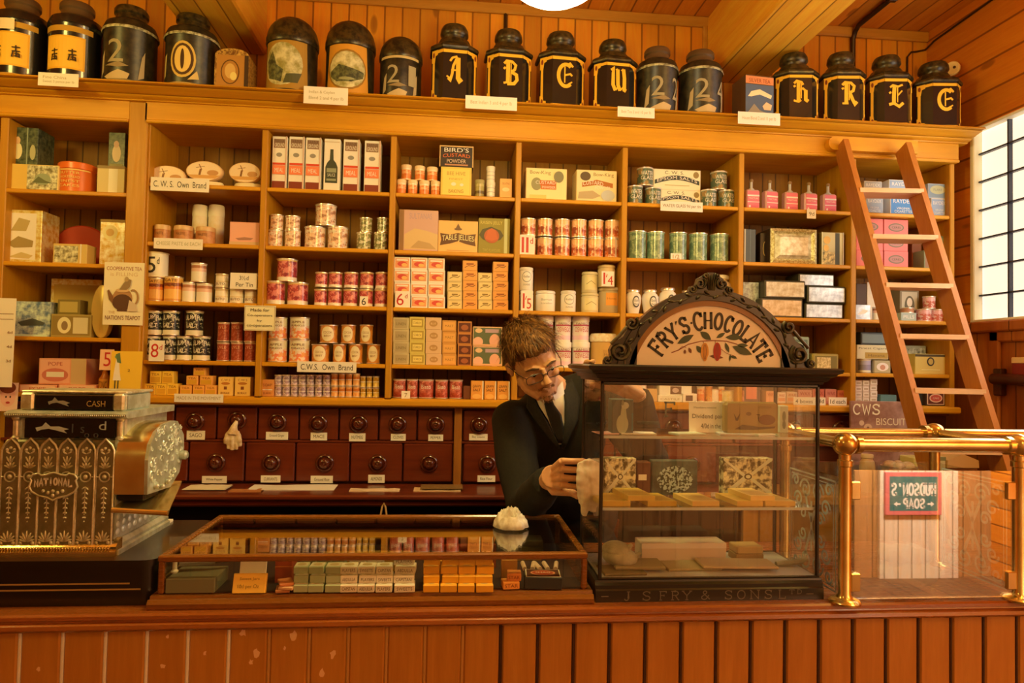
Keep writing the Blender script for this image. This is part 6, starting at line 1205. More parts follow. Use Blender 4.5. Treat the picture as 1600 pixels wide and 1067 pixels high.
rb(m, 'bead_trim', BRASS, smooth=60)
# six arched panels
edges_ = [(5, 90), (95, 178), (182, 263), (268, 350), (357, 438), (445, 525)]
def motif(w, h):
    m = MB(); y = -.004
    def leaf(x, z, a, l, wd): m.ell((x+sin(a)*l/2, y, z+cos(a)*l/2), (wd, .0028, l/2), 8, 5, 0, Euler((0, a, 0)))
    for k in range(-3, 4): leaf(0, h*.04, k*.42, .024-.0025*abs(k), .0024)      # palmette
    m.ell((-.012, y, h*.03), (.004, .003, .004), 7, 5); m.ell((.012, y, h*.03), (.004, .003, .004), 7, 5); m.ell((0, y, h*.23), (.0018, .002, .0018), 6, 4)
    for k in range(7):                                                            # hanging fern
        z = h*.56-k*.0105; q = .0095-.0008*k
        leaf(0, z, 2.3, q, .0019); leaf(0, z, -2.3, q, .0019)
    m.tube([(0, y, h*.56), (0, y, h*.29)], .0011, 6)
    m.tube([(.0105*cos(a), y, h*.655+.0105*sin(a)) for a in [2*PI*i/14 for i in range(14)]], .0016, 6, 0, True); m.ell((0, y, h*.655), (.005, .003, .005), 8, 5)
    for s in (-1, 1): m.ell((s*.0145, y, h*.655), (.0035, .0025, .0015), 6, 4)
    for k in range(-2, 3): leaf(0, h*.735, k*.55, .016-.001*abs(k), .0023)
    for k in range(-1, 2): leaf(0, h*.78, k*.5, .017, .002)
    for k in (-1, 0, 1): m.ell((k*.007, y, h*.91+(.004 if k == 0 else 0)), (.0034, .0025, .0034), 7, 5)
    for k in (-1, 1): leaf(0, h*.87, k*1.0, .011, .002)
    return m
mo = None
for a, b in edges_:
    x0, x1 = rx(a/2.964)-rc, rx(b/2.964)-rc; xc = (x0+x1)/2; w = x1-x0; h = zt-zb
    arch = [(-w/2, 0), (w/2, 0), (w/2, h-.02), (w*.36, h-.009), (0, h+.004), (-w*.36, h-.009), (-w/2, h-.02)]
    m = MB(); m.prism(arch, -.002, .01); ins = [(p*.86, .004+(q-.004)*.97) for p, q in arch]; m.prism(ins, -.0035, .0)
    p = m.build('arched_panel', BRZ, reg, (xc, 0, zb), smooth=0)
    MB().tube([(q_[0], -.003, q_[1]) for q_ in arch], .0024, 8, 0, True).build('panel_moulding', BRZL, p, smooth=60)
    if mo is None: mo = motif(w, h).build('ornament_pattern', BRZL, p, smooth=60)
    else: link('ornament_pattern', mo.data, p)
# maker's crest
cx0, cx1 = rx(150/2.964)-rc, rx(371/2.964)-rc; cz1, cz0 = rz(590+436/2.964)-ZCT, rz(590+563/2.964)-ZCT; w, h = cx1-cx0, cz1-cz0
sh = [(.5, 0), (.62, .1), (.8, .17), (.95, .32), (1, .5), (.96, .72), (.99, .8), (.93, .93), (.82, .97), (.76, .9), (.66, .92), (.58, .97), (.5, 1.0), (.42, .97), (.34, .92), (.24, .9), (.18, .97), (.07, .93), (.01, .8), (.04, .72), (0, .5), (.05, .32), (.2, .17), (.38, .1)]
poly = [((a-.5)*w, b*h) for a, b in sh]
cr = MB().prism(poly, -.012, .004).build('crest', BRZ, reg, ((cx0+cx1)/2, 0, cz0), smooth=0)
MB().tube([(a, -.012, b) for a, b in poly], .0022, 8, 0, True).build('crest_moulding', BRZL, cr, smooth=60)
m = MB(); S = 'NATIONAL'
for i, chh in enumerate(S):
    for pl in ST[chh]:
        v, f = ribbon([(-w*.4+w*.8*(i+.1+.8*a)/8, h*.5+h*.25*b+h*.06*(1-((i-3.5)/3.5)**2)) for a, b in pl], .0034); m.flat(v, f, -.0135)
m.build('lettering', M('#dccb98', .4), cr, smooth=0)
m = MB()
for x, z in ((0, .18), (-.1, .28), (.1, .28), (0, .34), (-.2, .34), (.2, .34)): m.ell((x*w, -.013, z*h), (.004, .003, .004), 7, 5)
m.build('crest_ornament_pattern', BRZL, cr, smooth=60)
# indicator box: lower window, cornice, top sign
z1, z0 = rz(653)-ZCT, rz(688)-ZCT
ix0, ix1 = rx(8)-rc, rx(186)-rc
rb(MB().box(ix0, ix1, .022, dep-.02, z0-.002, z1, 0, .003), 'indicator_box', SILV)
dg_ = M('#100e0a', .12, 0, .8, .6)
wx0, wx1 = rx(27)-rc, rx(171)-rc
win_ = rb(MB().box(wx0, wx1, .016, .03, z0+.003, z1-.002), 'indicator_window', dg_, None, 0)
wht = M('#b8b8a8', .5)
def flag(mb, x0, z0_, w, h, y):
    pts = [(.0, .5), (.2, .62), (.3, .95), (.45, .6), (.7, .62), (1, .4), (.85, .3), (.95, .05), (.6, .3), (.4, .42), (.2, .35), (.05, .2)]
    v = [(x0+a*w, z0_+b*h) for a, b in pts]; mb.flat(v, [tuple(range(len(v)))], y)
m = MB(); flag(m, wx0+.022, z0+.012, .068, .026, .0152); m.build('hand_emblem', wht, win_, smooth=0)
k = printed([('t', .52, .3, .66, .72, '1 s', '#4c4c44'), ('t', .82, .45, .9, .85, 'd', '#b8b8a8'), ('t', .66, .1, .82, .3, '0 0', '#4c4c44')], wx1-wx0, z1-z0, .0155, 'lettering', win_); k.location = ((wx0+wx1)/2, 0, z0)
for a in (rx(13)-rc, rx(178)-rc): rb(MB().lathe([(.009, z0), (.009, z0+.004), (.006, z0+.008), (.006, z1-.008), (.009, z1-.003), (.009, z1)], 12, (a, .018, 0)), 'column', BRZL)
z2 = rz(642)-ZCT
m = MB(); m.prism([(.0, z1), (-.012, z1+.004), (-.014, z1+.01), (-.006, z2-.002), (.0, z2), (dep-.015, z2), (dep-.015, z1)], rx(7)-rc, rx(197)-rc, 0, 'yz'); cor = rb(m, 'indicator_cornice', SILV)
m = MB(); n = 60
for i in range(n): m.ell((rx(8)-rc+(rx(196)-rx(8))*(i+.5)/n, -.0135, z1+.007), (.0014, .002, .002), 5, 4)
m.build('bead_trim', BRZL, cor, smooth=60)
z3 = rz(615)-ZCT
mx0, mx1 = rx(24)-rc, rx(186)-rc
rb(MB().box(mx0, mx1, .02, dep*.55, z2, z3, 0, .004), 'top_sign', SILV)
for a, b in ((22, 43), (168, 186)): rb(MB().box(rx(a)-rc, rx(b)-rc, .006, .03, z2, z3+.001, 0, .004), 'sign_end', BRZL)
tp = rb(MB().box(rx(45)-rc, rx(169)-rc, .008, .03, z2+.002, z3-.002, 0, .002), 'sign_glass', dg_)
m = MB(); flag(m, rx(66)-rc, z2+.008, .045, .022, .0072); m.build('hand_emblem', M('#8a8468', .5), tp, smooth=0)
k = printed([('t', .66, .26, .9, .6, 'CASH', '#a8843c')], rx(169)-rx(45), z3-z2, .0075, 'lettering', tp); k.location = ((rx(45)+rx(169))/2-rc, 0, z2)
rb(MB().box(mx0-.004, mx1+.004, .012, dep*.56, z3, z3+.006, 0, .002), 'sign_cap', BRZL)
# printer housing on the side: brass cover with an ornate nickel end plate
hx0, hx1 = bx1+.002, rx(226)-rc; hz0 = rz(772)-ZCT; hz1 = rz(672)-ZCT+.012; d1 = .19
pf = [(-.004, hz0), (-.006, hz0+.5*(hz1-hz0)), (.004, hz0+.72*(hz1-hz0)), (.03, hz0+.88*(hz1-hz0)), (.07, hz0+.97*(hz1-hz0)), (.12, hz1), (.15, hz1-.004), (d1, hz1-.04), (d1+.005, hz0+.5*(hz1-hz0)), (d1-.02, hz0+.02), (.12, hz0-.006)]
hs_ = rb(MB().prism(pf, hx0, hx1, 0, 'yz'), 'printer_cover', BRASS, None, 40)
ep_ = rb(MB().prism(pf, hx1, hx1+.007, 0, 'yz'), 'end_plate', SILV, None, 0)
m = MB(); random.seed(5)
for i in range(60):
    y, z = random.uniform(.01, d1-.01), random.uniform(hz0+.01, hz1-.012)
    if y < .03 and z > hz0+.8*(hz1-hz0): continue
    a0 = random.uniform(0, 6.28); r_ = random.uniform(.005, .011)
    m.tube([(hx1+.008, y+r_*(1-t/9)*cos(a0+t*.75), z+r_*(1-t/9)*sin(a0+t*.75)) for t in range(8)], .0014, 5)
m.build('scroll_pattern', M('#cfc69e', .3, .3), ep_, smooth=60)
for y, z in ((.03, hz0+.012), (.06, hz0+.006), (.09, hz0+.012)): rb(MB().ell((hx1+.012, y, z), (.007, .006, .006), 10, 6), 'knob', SILV, None, 60)
rb(MB().lathe([(.011, 0), (.011, .012), (.007, .016), (0, .016)], 16, (hx1+.007, d1-.015, hz0+.06), 0, 'x'), 'winding_key', SILV)
rb(MB().box(hx0, hx1-.002, .006, .08, hz0-.016, hz0+.004, 0, .004), 'paper_slot', M('#0e0b08', .4))
f0, f1 = L3(X_(182, 798, RY0-.01), RY0-.01, rz(794)), L3(X_(263, 800, RY0-.01), RY0-.01, rz(799))
q = P(284, 751, RY0+.16); b1 = L3(q.x, q.y, q.z); b0 = (bx1+.002, .16, b1[2])
m = MB(); v = [f0, f1, b1, b0]; v = [(bx1-.0+.001, f0[1], f0[2]), f1, b1, b0]
m.add(v+[(a, b, c-.004) for a, b, c in v], [(0, 1, 2, 3), (7, 6, 5, 4), (0, 4, 5, 1), (1, 5, 6, 2), (2, 6, 7, 3), (3, 7, 4, 0)]); m.tube([(bx1+.003, f1[1]-.002, f0[2]-.001), (f1[0], f1[1]-.002, f1[2]-.001)], .006, 10)
rb(m, 'change_tray', BRASS)
# embossed band on the side below the tray
m = MB()
for i in range(9):
    y = .02+(dep-.04)*i/8
    for k_ in range(3): m.ell((bx1+.001, y, hb+.045+.016*k_), (.003, .008-.0012*k_, .007), 8, 5)
rb(m, 'side_ornament_pattern', M('#cfc69e', .3, .3), body, 60); rb(MB().box(bx1-.004, bx1+.001, .006, dep, hb+.03, zt), 'side_plate', SILV, None, 0)
# pad of paper behind the register
q = PZ(262, 812, RZ1+.0); o = MB().box(-.03, .03, -.02, .02, 0, .006).build('paper_pad', M('#ecc894', .8), None, (q.x-.01, RY0+dep+.03, RZ1), smooth=0); tag(o, 'small pad of white paper lying behind the cash register', 'paper')

# ------------------------------------------------------------------ low glass showcase
SY = PZ(575, 949, ZCT).y
case = empty('display_case', (0, SY, ZCT), 'long low mahogany and glass counter showcase filled with small packets', 'showcase')
hq = Z_(575, 926, SY+.02)-ZCT; SF = SY+.024
sx0, sx1 = X_(247, 875, SF), X_(918, 870, SF); ztp = Z_(575, 866, SF)-ZCT; SBk = PZ(600, 803.5, ZCT+ztp).y-SY
m = MB(); pr = [(SBk+.02, 0), (0, 0), (-.002, .004), (-.002, .012), (.004, .02), (.014, hq-.006), (.016, hq), (SBk+.02, hq)]
m.prism(pr, X_(229, 945, SY), X_(928, 940, SY), 0, 'yz'); W_CASE = wood('case_mahogany', '#7a4210', '#955618', 'x', None, rough=.25, lev=.95, coat=.4)
m.build('plinth', W_CASE, case, smooth=25)
velv = M('#2c1e1a', .9, lev=.9); MB().box(sx0+.008, sx1-.008, .03, SBk+.0, hq, hq+.002).build('lining', velv, case, smooth=0)
ps = .013
def bar(x0, x1, y0, y1, z0, z1, nm): MB().box(x0, x1, y0, y1, z0, z1, 0, .003).build(nm, W_CASE, case)
for x in (sx0, sx1-ps):
    bar(x, x+ps, .024, .024+ps, hq, ztp-.012, 'corner_post'); bar(x, x+ps, SBk-ps, SBk, hq, ztp-.012, 'corner_post'); bar(x-.001, x+ps+.001, .024+ps+.003, SBk-ps-.003, ztp-.013, ztp, 'side_rail')
bar(sx0-.001, sx1+.001, .023, .024+ps+.003, ztp-.014, ztp, 'front_rail'); bar(sx0-.001, sx1+.001, SBk-ps-.004, SBk, ztp-.014, ztp, 'back_rail')
GLS = glass('case_glass', (.95, .95, .9), 1.0, .05); GLT = glass('top_glass', (.95, .94, .88), 1.25, .1)
MB().box(sx0+ps, sx1-ps, .024+ps+.004, SBk-ps-.005, ztp-.007, ztp-.004).build('top_pane', GLT, case, smooth=0)
MB().box(sx0+ps, sx1-ps, .029, .032, hq, ztp-.014).build('front_pane', GLS, case, smooth=0)
for x in (sx0+.005, sx1-.008): MB().box(x, x+.003, .024+ps, SBk-ps, hq, ztp-.013).build('side_pane', GLS, case, smooth=0)
MB().box(sx0+ps, sx1-ps, SBk-.01, SBk-.004, hq, ztp-.014).build('back_door', M('#2a140a', .5), case, smooth=0)
FZ = ZCT+hq+.0022
PKM = {}
def pk(px0, px1, py, z, dpt, h, hx, desc, prn=None, cat='packet', name='packet', grp=None, rot=0.0, yoff=0.0, fz=None):
    """a small packet whose front bottom edge is seen at pixel row py on the lining"""
    b = PZ((px0+px1)/2, py, FZ); Y = b.y+yoff; w = X_(px1, py, Y)-X_(px0, py, Y)
    o = MB().box(-w/2, w/2, 0, dpt, 0, h, 0, .0012).build(name, M(hx, .55), None, (X_((px0+px1)/2, py, Y), Y, z), (0, 0, rot), smooth=0)
    if prn:
        printed(prn, w, h, 0, 'lettering', o)
    if desc in LABELS: print('DUP', desc)
    LABELS[desc] = 1; n = len(desc.split())
    if n > 16: print('LONG', desc)
    tag(o, desc, cat, grp); return z+h, o
def toplabel(o, w, d, h, el):
    k = printed(el, w, d, 0, 'top_label', o); k.rotation_euler = (-PI/2, 0, 0); k.location = (0, 0, h); return k
tops = {'g': '#c8b27a', 'w': '#d8c498', 'y': '#e0a82c'}
def stackp(key, name, cols, rows, hx, hxt, word, h=.0155, d=.035):
    for i, (a, b) in enumerate(cols):
        z = FZ
        for k in range(rows[i]):
            j = 1.2*math.sin(5*i+3*k)
            desc = f'{name} cigarette packet, {ORD[i]} stack of the {key} ones, {["lowest", "second up", "third up", "topmost"][k]}'
            pr_ = [('t', .12, .28, .88, .74, word[(i+k) % len(word)], '#5a4a34')] if word else None
            z, o = pk(a+j, b+j, 926, z+.0002, d, h, hx, desc, pr_, 'packet', 'packet', f'{key} cigarette packets', .04*math.sin(3*i+k), .012*k)
            w = o.dimensions.x; toplabel(o, w, d, h, [('r', .06, .1, .94, .9, hxt), ('e', .5, .5, .3, .25, '#a88c54')])
stackp('green', 'pale green', ((458, 480.5), (482, 506), (508, 533)), (3, 3, 3), '#9c9c68', '#c4b080', None)
stackp('white', 'white', ((531, 557.5), (559, 586), (587, 613), (615, 647)), (3, 3, 3, 4), '#d8c090', '#d8c498', ["CAPSTAN", "ABDULLA", "PLAYERS", "SWEETS"])
stackp('yellow', 'yellow', ((661, 686), (689, 715), (716, 742), (743, 770)), (4, 4, 4, 4), '#d8941c', '#e0a42c', None)
def second(name, cols, hx, hxt):
    for i, (a, b) in enumerate(cols):
        z, o = pk(a, b, 908, FZ, .035, .046, hx, f'{name} cigarette carton, {ORD[i]} in the row behind the {name} stacks', None, 'packet', 'packet', f'{name} cigarette cartons')
        toplabel(o, o.dimensions.x, .035, .038, [('r', .08, .1, .92, .9, hxt), ('e', .5, .5, .3, .25, '#b07c1c')])
second('yellow', ((665, 690), (692, 716), (718, 743), (744, 768)), '#d8941c', '#e0a42c'); second('green', ((468, 492), (494, 516), (518, 538)), '#8a8c5c', '#b8a870'); second('white', ((545, 570), (573, 598), (622, 646)), '#cdb688', '#dcc89c')
_, o = pk(258, 335, 927, FZ, .09, .03, '#6c6440', 'olive cloth-covered box at the showcase end by the register', None, 'box', 'box')
z_ = FZ+.0305; q = PZ(280, 905, z_)
o = MB().tube([(-.02, 0, .022), (.0, .005, .02), (.05, .012, .02)], [.012, .011, .009], 10).build('pipe_case', M('#8c8468', .4), None, (q.x, SY+.075, z_)); tag(o, 'grey rolled case lying on the olive box in the showcase', 'case')
MB().tube([(.05, .012, .02), (.1, .03, .022)], [.008, .005], 8).build('stem', M('#4a2c14', .4), o); MB().lathe([(.006, 0), (.008, .004), (.005, .008), (.005, .03), (.007, .033), (0, .034)], 10, (-.026, -.012, .0)).build('peg', M('#d8c498', .4), o)
_, o = pk(362, 414, 927, FZ, .012, .04, '#e0a838', 'yellow handwritten price note propped in the showcase', [('t', .2, .62, .8, .8, 'Sweet Jars', '#8a6420'), ('t', .16, .2, .8, .44, '10d per Oz', '#8a6420')], 'note', 'note_card'); o.rotation_euler.x = -.28
_, o = pk(372, 414, 917, FZ, .004, .058, '#e4ca98', 'cream slip of paper behind the yellow note in the showcase', None, 'paper', 'paper_slip'); o.rotation_euler.x = -.2
pk(429, 456, 911, FZ, .05, .05, '#a8401c', 'orange red carton upright in the showcase', [('r', 0, .7, 1, .74, '#d87c34')], 'box', 'carton')
z, o = pk(430, 452, 927, FZ, .04, .006, '#9c5c2c', 'lower matchbook lying before the red carton', None, 'matchbook', 'matchbook', None, .15); z, o = pk(433, 457, 927, z+.0003, .04, .006, '#c89058', 'middle matchbook lying before the red carton', None, 'matchbook', 'matchbook', None, -.2); pk(437, 459, 927, z+.0003, .04, .006, '#b86c34', 'top matchbook tilted before the red carton', None, 'matchbook', 'matchbook', None, .35, .006)
_, o = pk(500, 640, 893, FZ, .05, .035, '#b88c34', 'broad buff carton lying behind the white packets', None, 'box', 'carton')
_, o = pk(690, 775, 888, FZ, .015, .055, '#8c3410', 'red-brown strip sign behind the yellow packets', [('t', .3, .35, .9, .75, 'FLAKE', '#e8c890')], 'sign', 'strip_sign')
z, o = pk(786, 812, 921, FZ, .03, .016, '#d88a30', 'small orange packet below another orange packet', [('t', .1, .25, .9, .7, 'STAR', '#7a3410')], 'packet', 'packet', None, .1); pk(792, 814, 921, z+.0003, .03, .016, '#c8742c', 'small orange packet resting on another orange packet', [('t', .1, .25, .9, .7, 'STAR', '#7a3410')], 'packet', 'packet', None, -.08, .006)
pk(784, 808, 906, FZ, .03, .045, '#b87c24', 'upright tan packet behind the small orange packets', None, 'packet', 'packet')
_, o = pk(820, 878, 921, FZ, .06, .026, '#2c2a24', 'black flat box with a red oval label in the showcase', None, 'box', 'box', None, -.08)
toplabel(o, o.dimensions.x, .06, .026, [('r', .03, .04, .97, .96, '#e0c8a0'), ('r', .06, .08, .94, .92, '#4a2014'), ('e', .5, .5, .34, .3, '#d88a54'), ('e', .5, .5, .29, .24, '#a83c1c'), ('t', .3, .42, .7, .58, 'SHAG', '#e8c890')])
z, o = pk(806, 846, 876, FZ, .06, .018, '#8c6c24', 'tan book at the bottom of a small pile in the showcase', None, 'book', 'book'); z, o = pk(802, 849, 876, z+.0003, .06, .016, '#5a4c20', 'olive book in the middle of a small pile in the showcase', None, 'book', 'book', None, .06); pk(806, 848, 876, z+.0003, .06, .014, '#4c3a18', 'brown book on top of a small pile in the showcase', None, 'book', 'book', None, -.05)
for i in range(5):
    q = PZ(820+12*i, 893, FZ); o = MB().tube([(0, 0, .006), (.01*math.sin(i*2), .05, .006)], .0055, 8).build('cigar', M('#d8b080', .6), None, (q.x, q.y, FZ)); tag(o, 'slim pale cigar lying loose behind the black box', 'cigar', 'loose cigars')
# crumpled cloth on the showcase top
clm = mottled('worn_cloth', '#b89c6c', '#e0cca0', 26, .85)
q = PZ(798, 826, ZCT+ztp)
v, f = [], []; NR, NA = 16, 48
for i in range(NR+1):
    for j in range(NA):
        a = 2*PI*j/NA; t = i/NR; d = Vector((cos(a), sin(a), 0)); wob = 1+.28*mnoise.noise(d*1.7+Vector((3, 1, 0)))+.12*mnoise.noise(d*5)
        rid = 1-abs(2*mnoise.noise(Vector((cos(a)*t*2.6, sin(a)*t*2.6, 4.2)))); rid2 = 1-abs(2*mnoise.noise(Vector((cos(a)*t*5.5, sin(a)*t*5.5, 1.3))))
        z = .046*max(0, 1-t*t)**.55*(.3+.62*rid+.2*rid2)+.004*(1-t); k = t*wob*(1+.12*sin(3*a)*(1-t)); v.append((.047*k*cos(a), .033*k*sin(a), z))
for i in range(NR):
    for j in range(NA): f.append((i*NA+j, (i+1)*NA+j, (i+1)*NA+(j+1) % NA, i*NA+(j+1) % NA))
o = MB().add(v, f).build('cleaning_cloth', clm, None, (q.x, q.y+.016, ZCT+ztp+.001), smooth=180); md = o.modifiers.new('thick', 'SOLIDIFY'); md.thickness = .0015
lo = min(v.co.z for v in o.data.vertices); o.location.z -= lo
tag(o, 'crumpled white cleaning cloth lying on the glass showcase top', 'cloth')
# ------------------------------------------------------------------ black chocolate cabinet with the arched sign
FY = PZ(1105, 939, ZCT).y
IRON = M('#1c170f', .3, 0, .8, .6); IRON.node_tree.nodes['Principled BSDF'].inputs['Coat Weight'].default_value = .3
IRONR = metal('dark_carving', '#2a2112', '#4e4124', 40, .38, .2)
f0x, f1x = X_(931, 920, FY), X_(1287, 920, FY); fc = (f0x+f1x)/2
cab = empty('glass_cabinet', (fc, FY, ZCT), 'black framed glass chocolate cabinet with an arched painted sign on top', 'display cabinet')
hB = Z_(1105, 907, FY)-ZCT; FP = FY+.012
px0, px1 = X_(937, 760, FP)-fc, X_(1281, 760, FP)-fc; DP = .215
zc0 = Z_(1108, 598, FP)-ZCT; zc1 = Z_(1108, 572, FP-.02)-ZCT
m = MB(); pr = [(0, 0), (-.0, hB*.55), (.003, hB*.62), (.003, hB*.8), (.009, hB*.9), (.01, hB), (DP+.02, hB), (DP+.03, 0)]
m.prism(pr, f0x-fc, f1x-fc, 0, 'yz'); bs = m.build('plinth', IRON, cab, smooth=25)
m = MB(); S = '-J.S.FRY&SONS L-'; xs = (945, 980, 0, 1010, 0, 1036, 1055, 1073, 1102, 1138, 1158, 1179, 1200, 1217, 1222, 1265); wd = (14, 12, 0, 14, 0, 12, 13, 15, 15, 13, 14, 15, 13, 0, 12, 14)
for chh, x, w in zip(S, xs, wd):
    if not w or chh not in ST: continue
    a = X_(x-w/2, 925, FY)-fc; b = X_(x+w/2, 925, FY)-fc
    for pl in ST[chh]:
        v, f = ribbon([(a+(b-a)*p, hB*.08+hB*.44*q) for p, q in pl], .0022); m.flat(v, f, -.0012)
for chh, x in (('T', 1237), ('D', 1249)):
    a = X_(x-4, 918, FY)-fc; b = X_(x+4, 918, FY)-fc
    for pl in ST[chh]:
        v, f = ribbon([(a+(b-a)*p, hB*.3+hB*.22*q) for p, q in pl], .0016); m.flat(v, f, -.0012)
m.build('lettering', M('#6a5c40', .4), bs, smooth=0)
for x in (px0, px1-.008):
    for y in (.012, DP): MB().box(x, x+.008, y, y+.008, hB, zc0, 0, .002).build('corner_post', IRON, cab)
for y in (.012, DP):
    MB().box(px0, px1, y, y+.007, zc0-.008, zc0, 0, .002).build('top_rail', IRON, cab); MB().box(px0, px1, y, y+.007, hB, hB+.004, 0, .001).build('bottom_rail', IRON, cab)
hc = zc1-zc0
def corn(y0, y1, x0, x1, z, h): return [z, h]
m = MB(); st = [(0, .004), (.16, .006), (.2, .012), (.42, .016), (.5, .024), (.62, .027), (.7, .034), (.9, .036), (1, .03)]
v = []; n = len(st)
for t, o_ in st: v += [(px0-o_, .012-o_, zc0+hc*t), (px1+o_, .012-o_, zc0+hc*t), (px1+o_, DP+.008+o_*.4, zc0+hc*t), (px0-o_, DP+.008+o_*.4, zc0+hc*t)]
o_ = -.012
for t in (1, 0): v += [(px0-o_, .012-o_, zc0+hc*t), (px1+o_, .012-o_, zc0+hc*t), (px1+o_, DP+.008+o_, zc0+hc*t), (px0-o_, DP+.008+o_, zc0+hc*t)]
n += 2; f = [(j*4+i, j*4+(i+1) % 4, ((j+1) % n)*4+(i+1) % 4, ((j+1) % n)*4+i) for j in range(n) for i in range(4)]
m.add(v, f); m.build('cornice', IRON, cab, smooth=20)
GC = glass('cabinet_glass', (.985, .985, .96), 1.0, .048)
MB().box(px0+.011, px1-.011, .023, DP-.003, zc0+.004, zc0+.007).build('roof_pane', GC, cab, smooth=0)
MB().box(px0+.008, px1-.008, .015, .018, hB+.004, zc0-.008).build('front_pane', GC, cab, smooth=0)
MB().box(px0+.002, px0+.005, .02, DP, hB, zc0).build('side_pane', GC, cab, smooth=0); MB().box(px1-.005, px1-.002, .02, DP, hB, zc0).build('side_pane', GC, cab, smooth=0)
bp = MB().box(px0+.008, px1-.008, DP+.003, DP+.006, hB+.004, zc0-.008).build('back_pane', GC, cab, smooth=0)
m = MB(); gr = M('#6a604a', .6)
for chh, x in (('F', 1047), ('R', 1087), ('Y', 1125), ('S', 1163)):
    Yp = FY+DP; a = X_(x-9, 640, Yp)-fc; b = X_(x+9, 640, Yp)-fc; z0, z1 = Z_(x, 651, Yp)-ZCT, Z_(x, 628, Yp)-ZCT
    for pl in ST[chh]:
        v, f = ribbon([(a+(b-a)*p, z0+(z1-z0)*q) for p, q in pl], .0045); m.flat(v, f, DP+.002)
m.build('lettering', gr, bp, smooth=0)
GSH = glass('shelf_glass', (.96, .97, .93), 1.0, .06); edge = M('#b8b494', .2)
shz = []
for y in (686, 797):
    z = Z_(1108, y, FP+.01)-ZCT; shz.append(z+.006)
    s = MB().box(px0+.007, px1-.007, .022, DP-.012, z, z+.006).build('glass_shelf', GSH, cab, smooth=0)
    MB().box(px0+.007, px1-.007, .0205, .022, z, z+.006).build('shelf_edge', edge, s, smooth=0)
    for x in (px0+.005, px1-.012): MB().box(x, x+.007, .03, .05, z-.008, z, 0, .001).build('shelf_bracket', BRASSD, s)
MB().box(px0+.006, px1-.006, .02, DP, hB, hB+.002).build('lining_paper', M('#a8987a', .8), cab, smooth=0)
# --- the arched sign
SGY = .02
def sp_(px, py): p = P(px, py, FP+SGY); return (p.x-fc, p.z-ZCT)
cx_, cz_ = sp_(1108, 602.5); Rk = abs(sp_(1108+119.5, 602.5)[0]-cx_); u = Rk/119.5
SG = empty('tmp', (0, 0, 0)); bpy.data.objects.remove(SG)
zb_ = zc1
def arcpts(r, a0, a1, n=40): return [(cx_+r*cos(math.radians(a0+(a1-a0)*i/n)), cz_+r*sin(math.radians(a0+(a1-a0)*i/n))) for i in range(n+1)]
def foot(r): return math.degrees(math.asin(max(-1, min(1, (zb_-cz_)/r))))
SI = SGY+.012
a = foot(Rk); mm = M('#f6e4bc', .45, lev=.66)
sgn = MB().prism(arcpts(Rk, a, 180-a), SI, SI+.012).build('sign_board', mm, cab, smooth=0)
def ringp(r0, r1, y0, y1, nm, mat):
    a0, a1 = foot(r0), foot(r1); n = 48; m = MB(); v = []
    for i in range(n+1):
        t0 = math.radians(a0+(180-2*a0)*i/n); t1 = math.radians(a1+(180-2*a1)*i/n)
        v += [(cx_+r0*cos(t0), y0, cz_+r0*sin(t0)), (cx_+r1*cos(t1), y0, cz_+r1*sin(t1)), (cx_+r1*cos(t1), y1, cz_+r1*sin(t1)), (cx_+r0*cos(t0), y1, cz_+r0*sin(t0))]
    f = [(i*4+k, i*4+(k+1) % 4, i*4+4+(k+1) % 4, i*4+4+k) for i in range(n) for k in range(4)]+[(3, 2, 1, 0), (4*n, 4*n+1, 4*n+2, 4*n+3)]
    f = [tuple(reversed(q)) for q in f]
    return m.add(v, f).build(nm, mat, cab, smooth=30)
ringp(Rk, Rk+8*u, SI-.004, SI+.014, 'inner_frame', M('#8a5a20', .3))
ofr = ringp(Rk+8*u, Rk+25*u, SI-.008, SI+.02, 'carved_frame', IRON)
m = MB(); rr = Rk+16.5*u; af = foot(rr)
for i in range(26):
    t = math.radians(af+4+(172-2*af)*i/25); s = 1 if i % 2 else -1
    p = (cx_+(rr+s*3*u)*cos(t), cz_+(rr+s*3*u)*sin(t)); m.ell((p[0], SI-.009, p[1]), (5*u, .004, 2.2*u), 8, 5, 0, Euler((0, -t+s*.6+PI/2, 0)))
m.tube([(cx_+(rr+2.5*u*sin(i*.6))*cos(math.radians(af+(180-2*af)*i/80)), SI-.009, cz_+(rr+2.5*u*sin(i*.6))*sin(math.radians(af+(180-2*af)*i/80))) for i in range(81)], 1.1*u, 6)
m.build('vine_carving_pattern', IRONR, ofr, smooth=60)
# crest: a shell of ribs between scrolls
m = MB(); top = cz_+Rk+25*u
pts = [(-36, -6), (-30, 8), (-22, 10), (-19, 20), (-12, 24), (-5, 29), (5, 29), (12, 24), (19, 20), (22, 10), (30, 8), (36, -6), (20, -4), (0, -2), (-20, -4)]
m.prism([(cx_+p*u, top+(q-4)*u) for p, q in pts], SI-.006, SI+.016); cre = m.build('crest', IRON, cab, smooth=0)
m = MB()
for k in range(-2, 3): m.tube([(cx_+k*2.2*u, SI-.008, top-2*u), (cx_+k*3.0*u, SI-.008, top+12*u), (cx_+k*5.2*u, SI-.008, top+21*u)], 1.2*u, 6)
def scroll(m, x, z, r, sg, turns=1.4, th=1.6):
    m.tube([(x+sg*r*(1-i/26)*cos(i*turns*2*PI/22+2.2), SI-.009, z+r*(1-i/26)*sin(i*turns*2*PI/22+2.2)) for i in range(22)], th*u, 6)
for sg in (-1, 1):
    scroll(m, cx_+sg*17*u, top+8*u, 9*u, sg); scroll(m, cx_+sg*29*u, top-1*u, 6*u, sg); scroll(m, cx_+sg*9*u, top+20*u, 4*u, sg)
m.build('crest_carving_pattern', IRONR, cre, smooth=60)
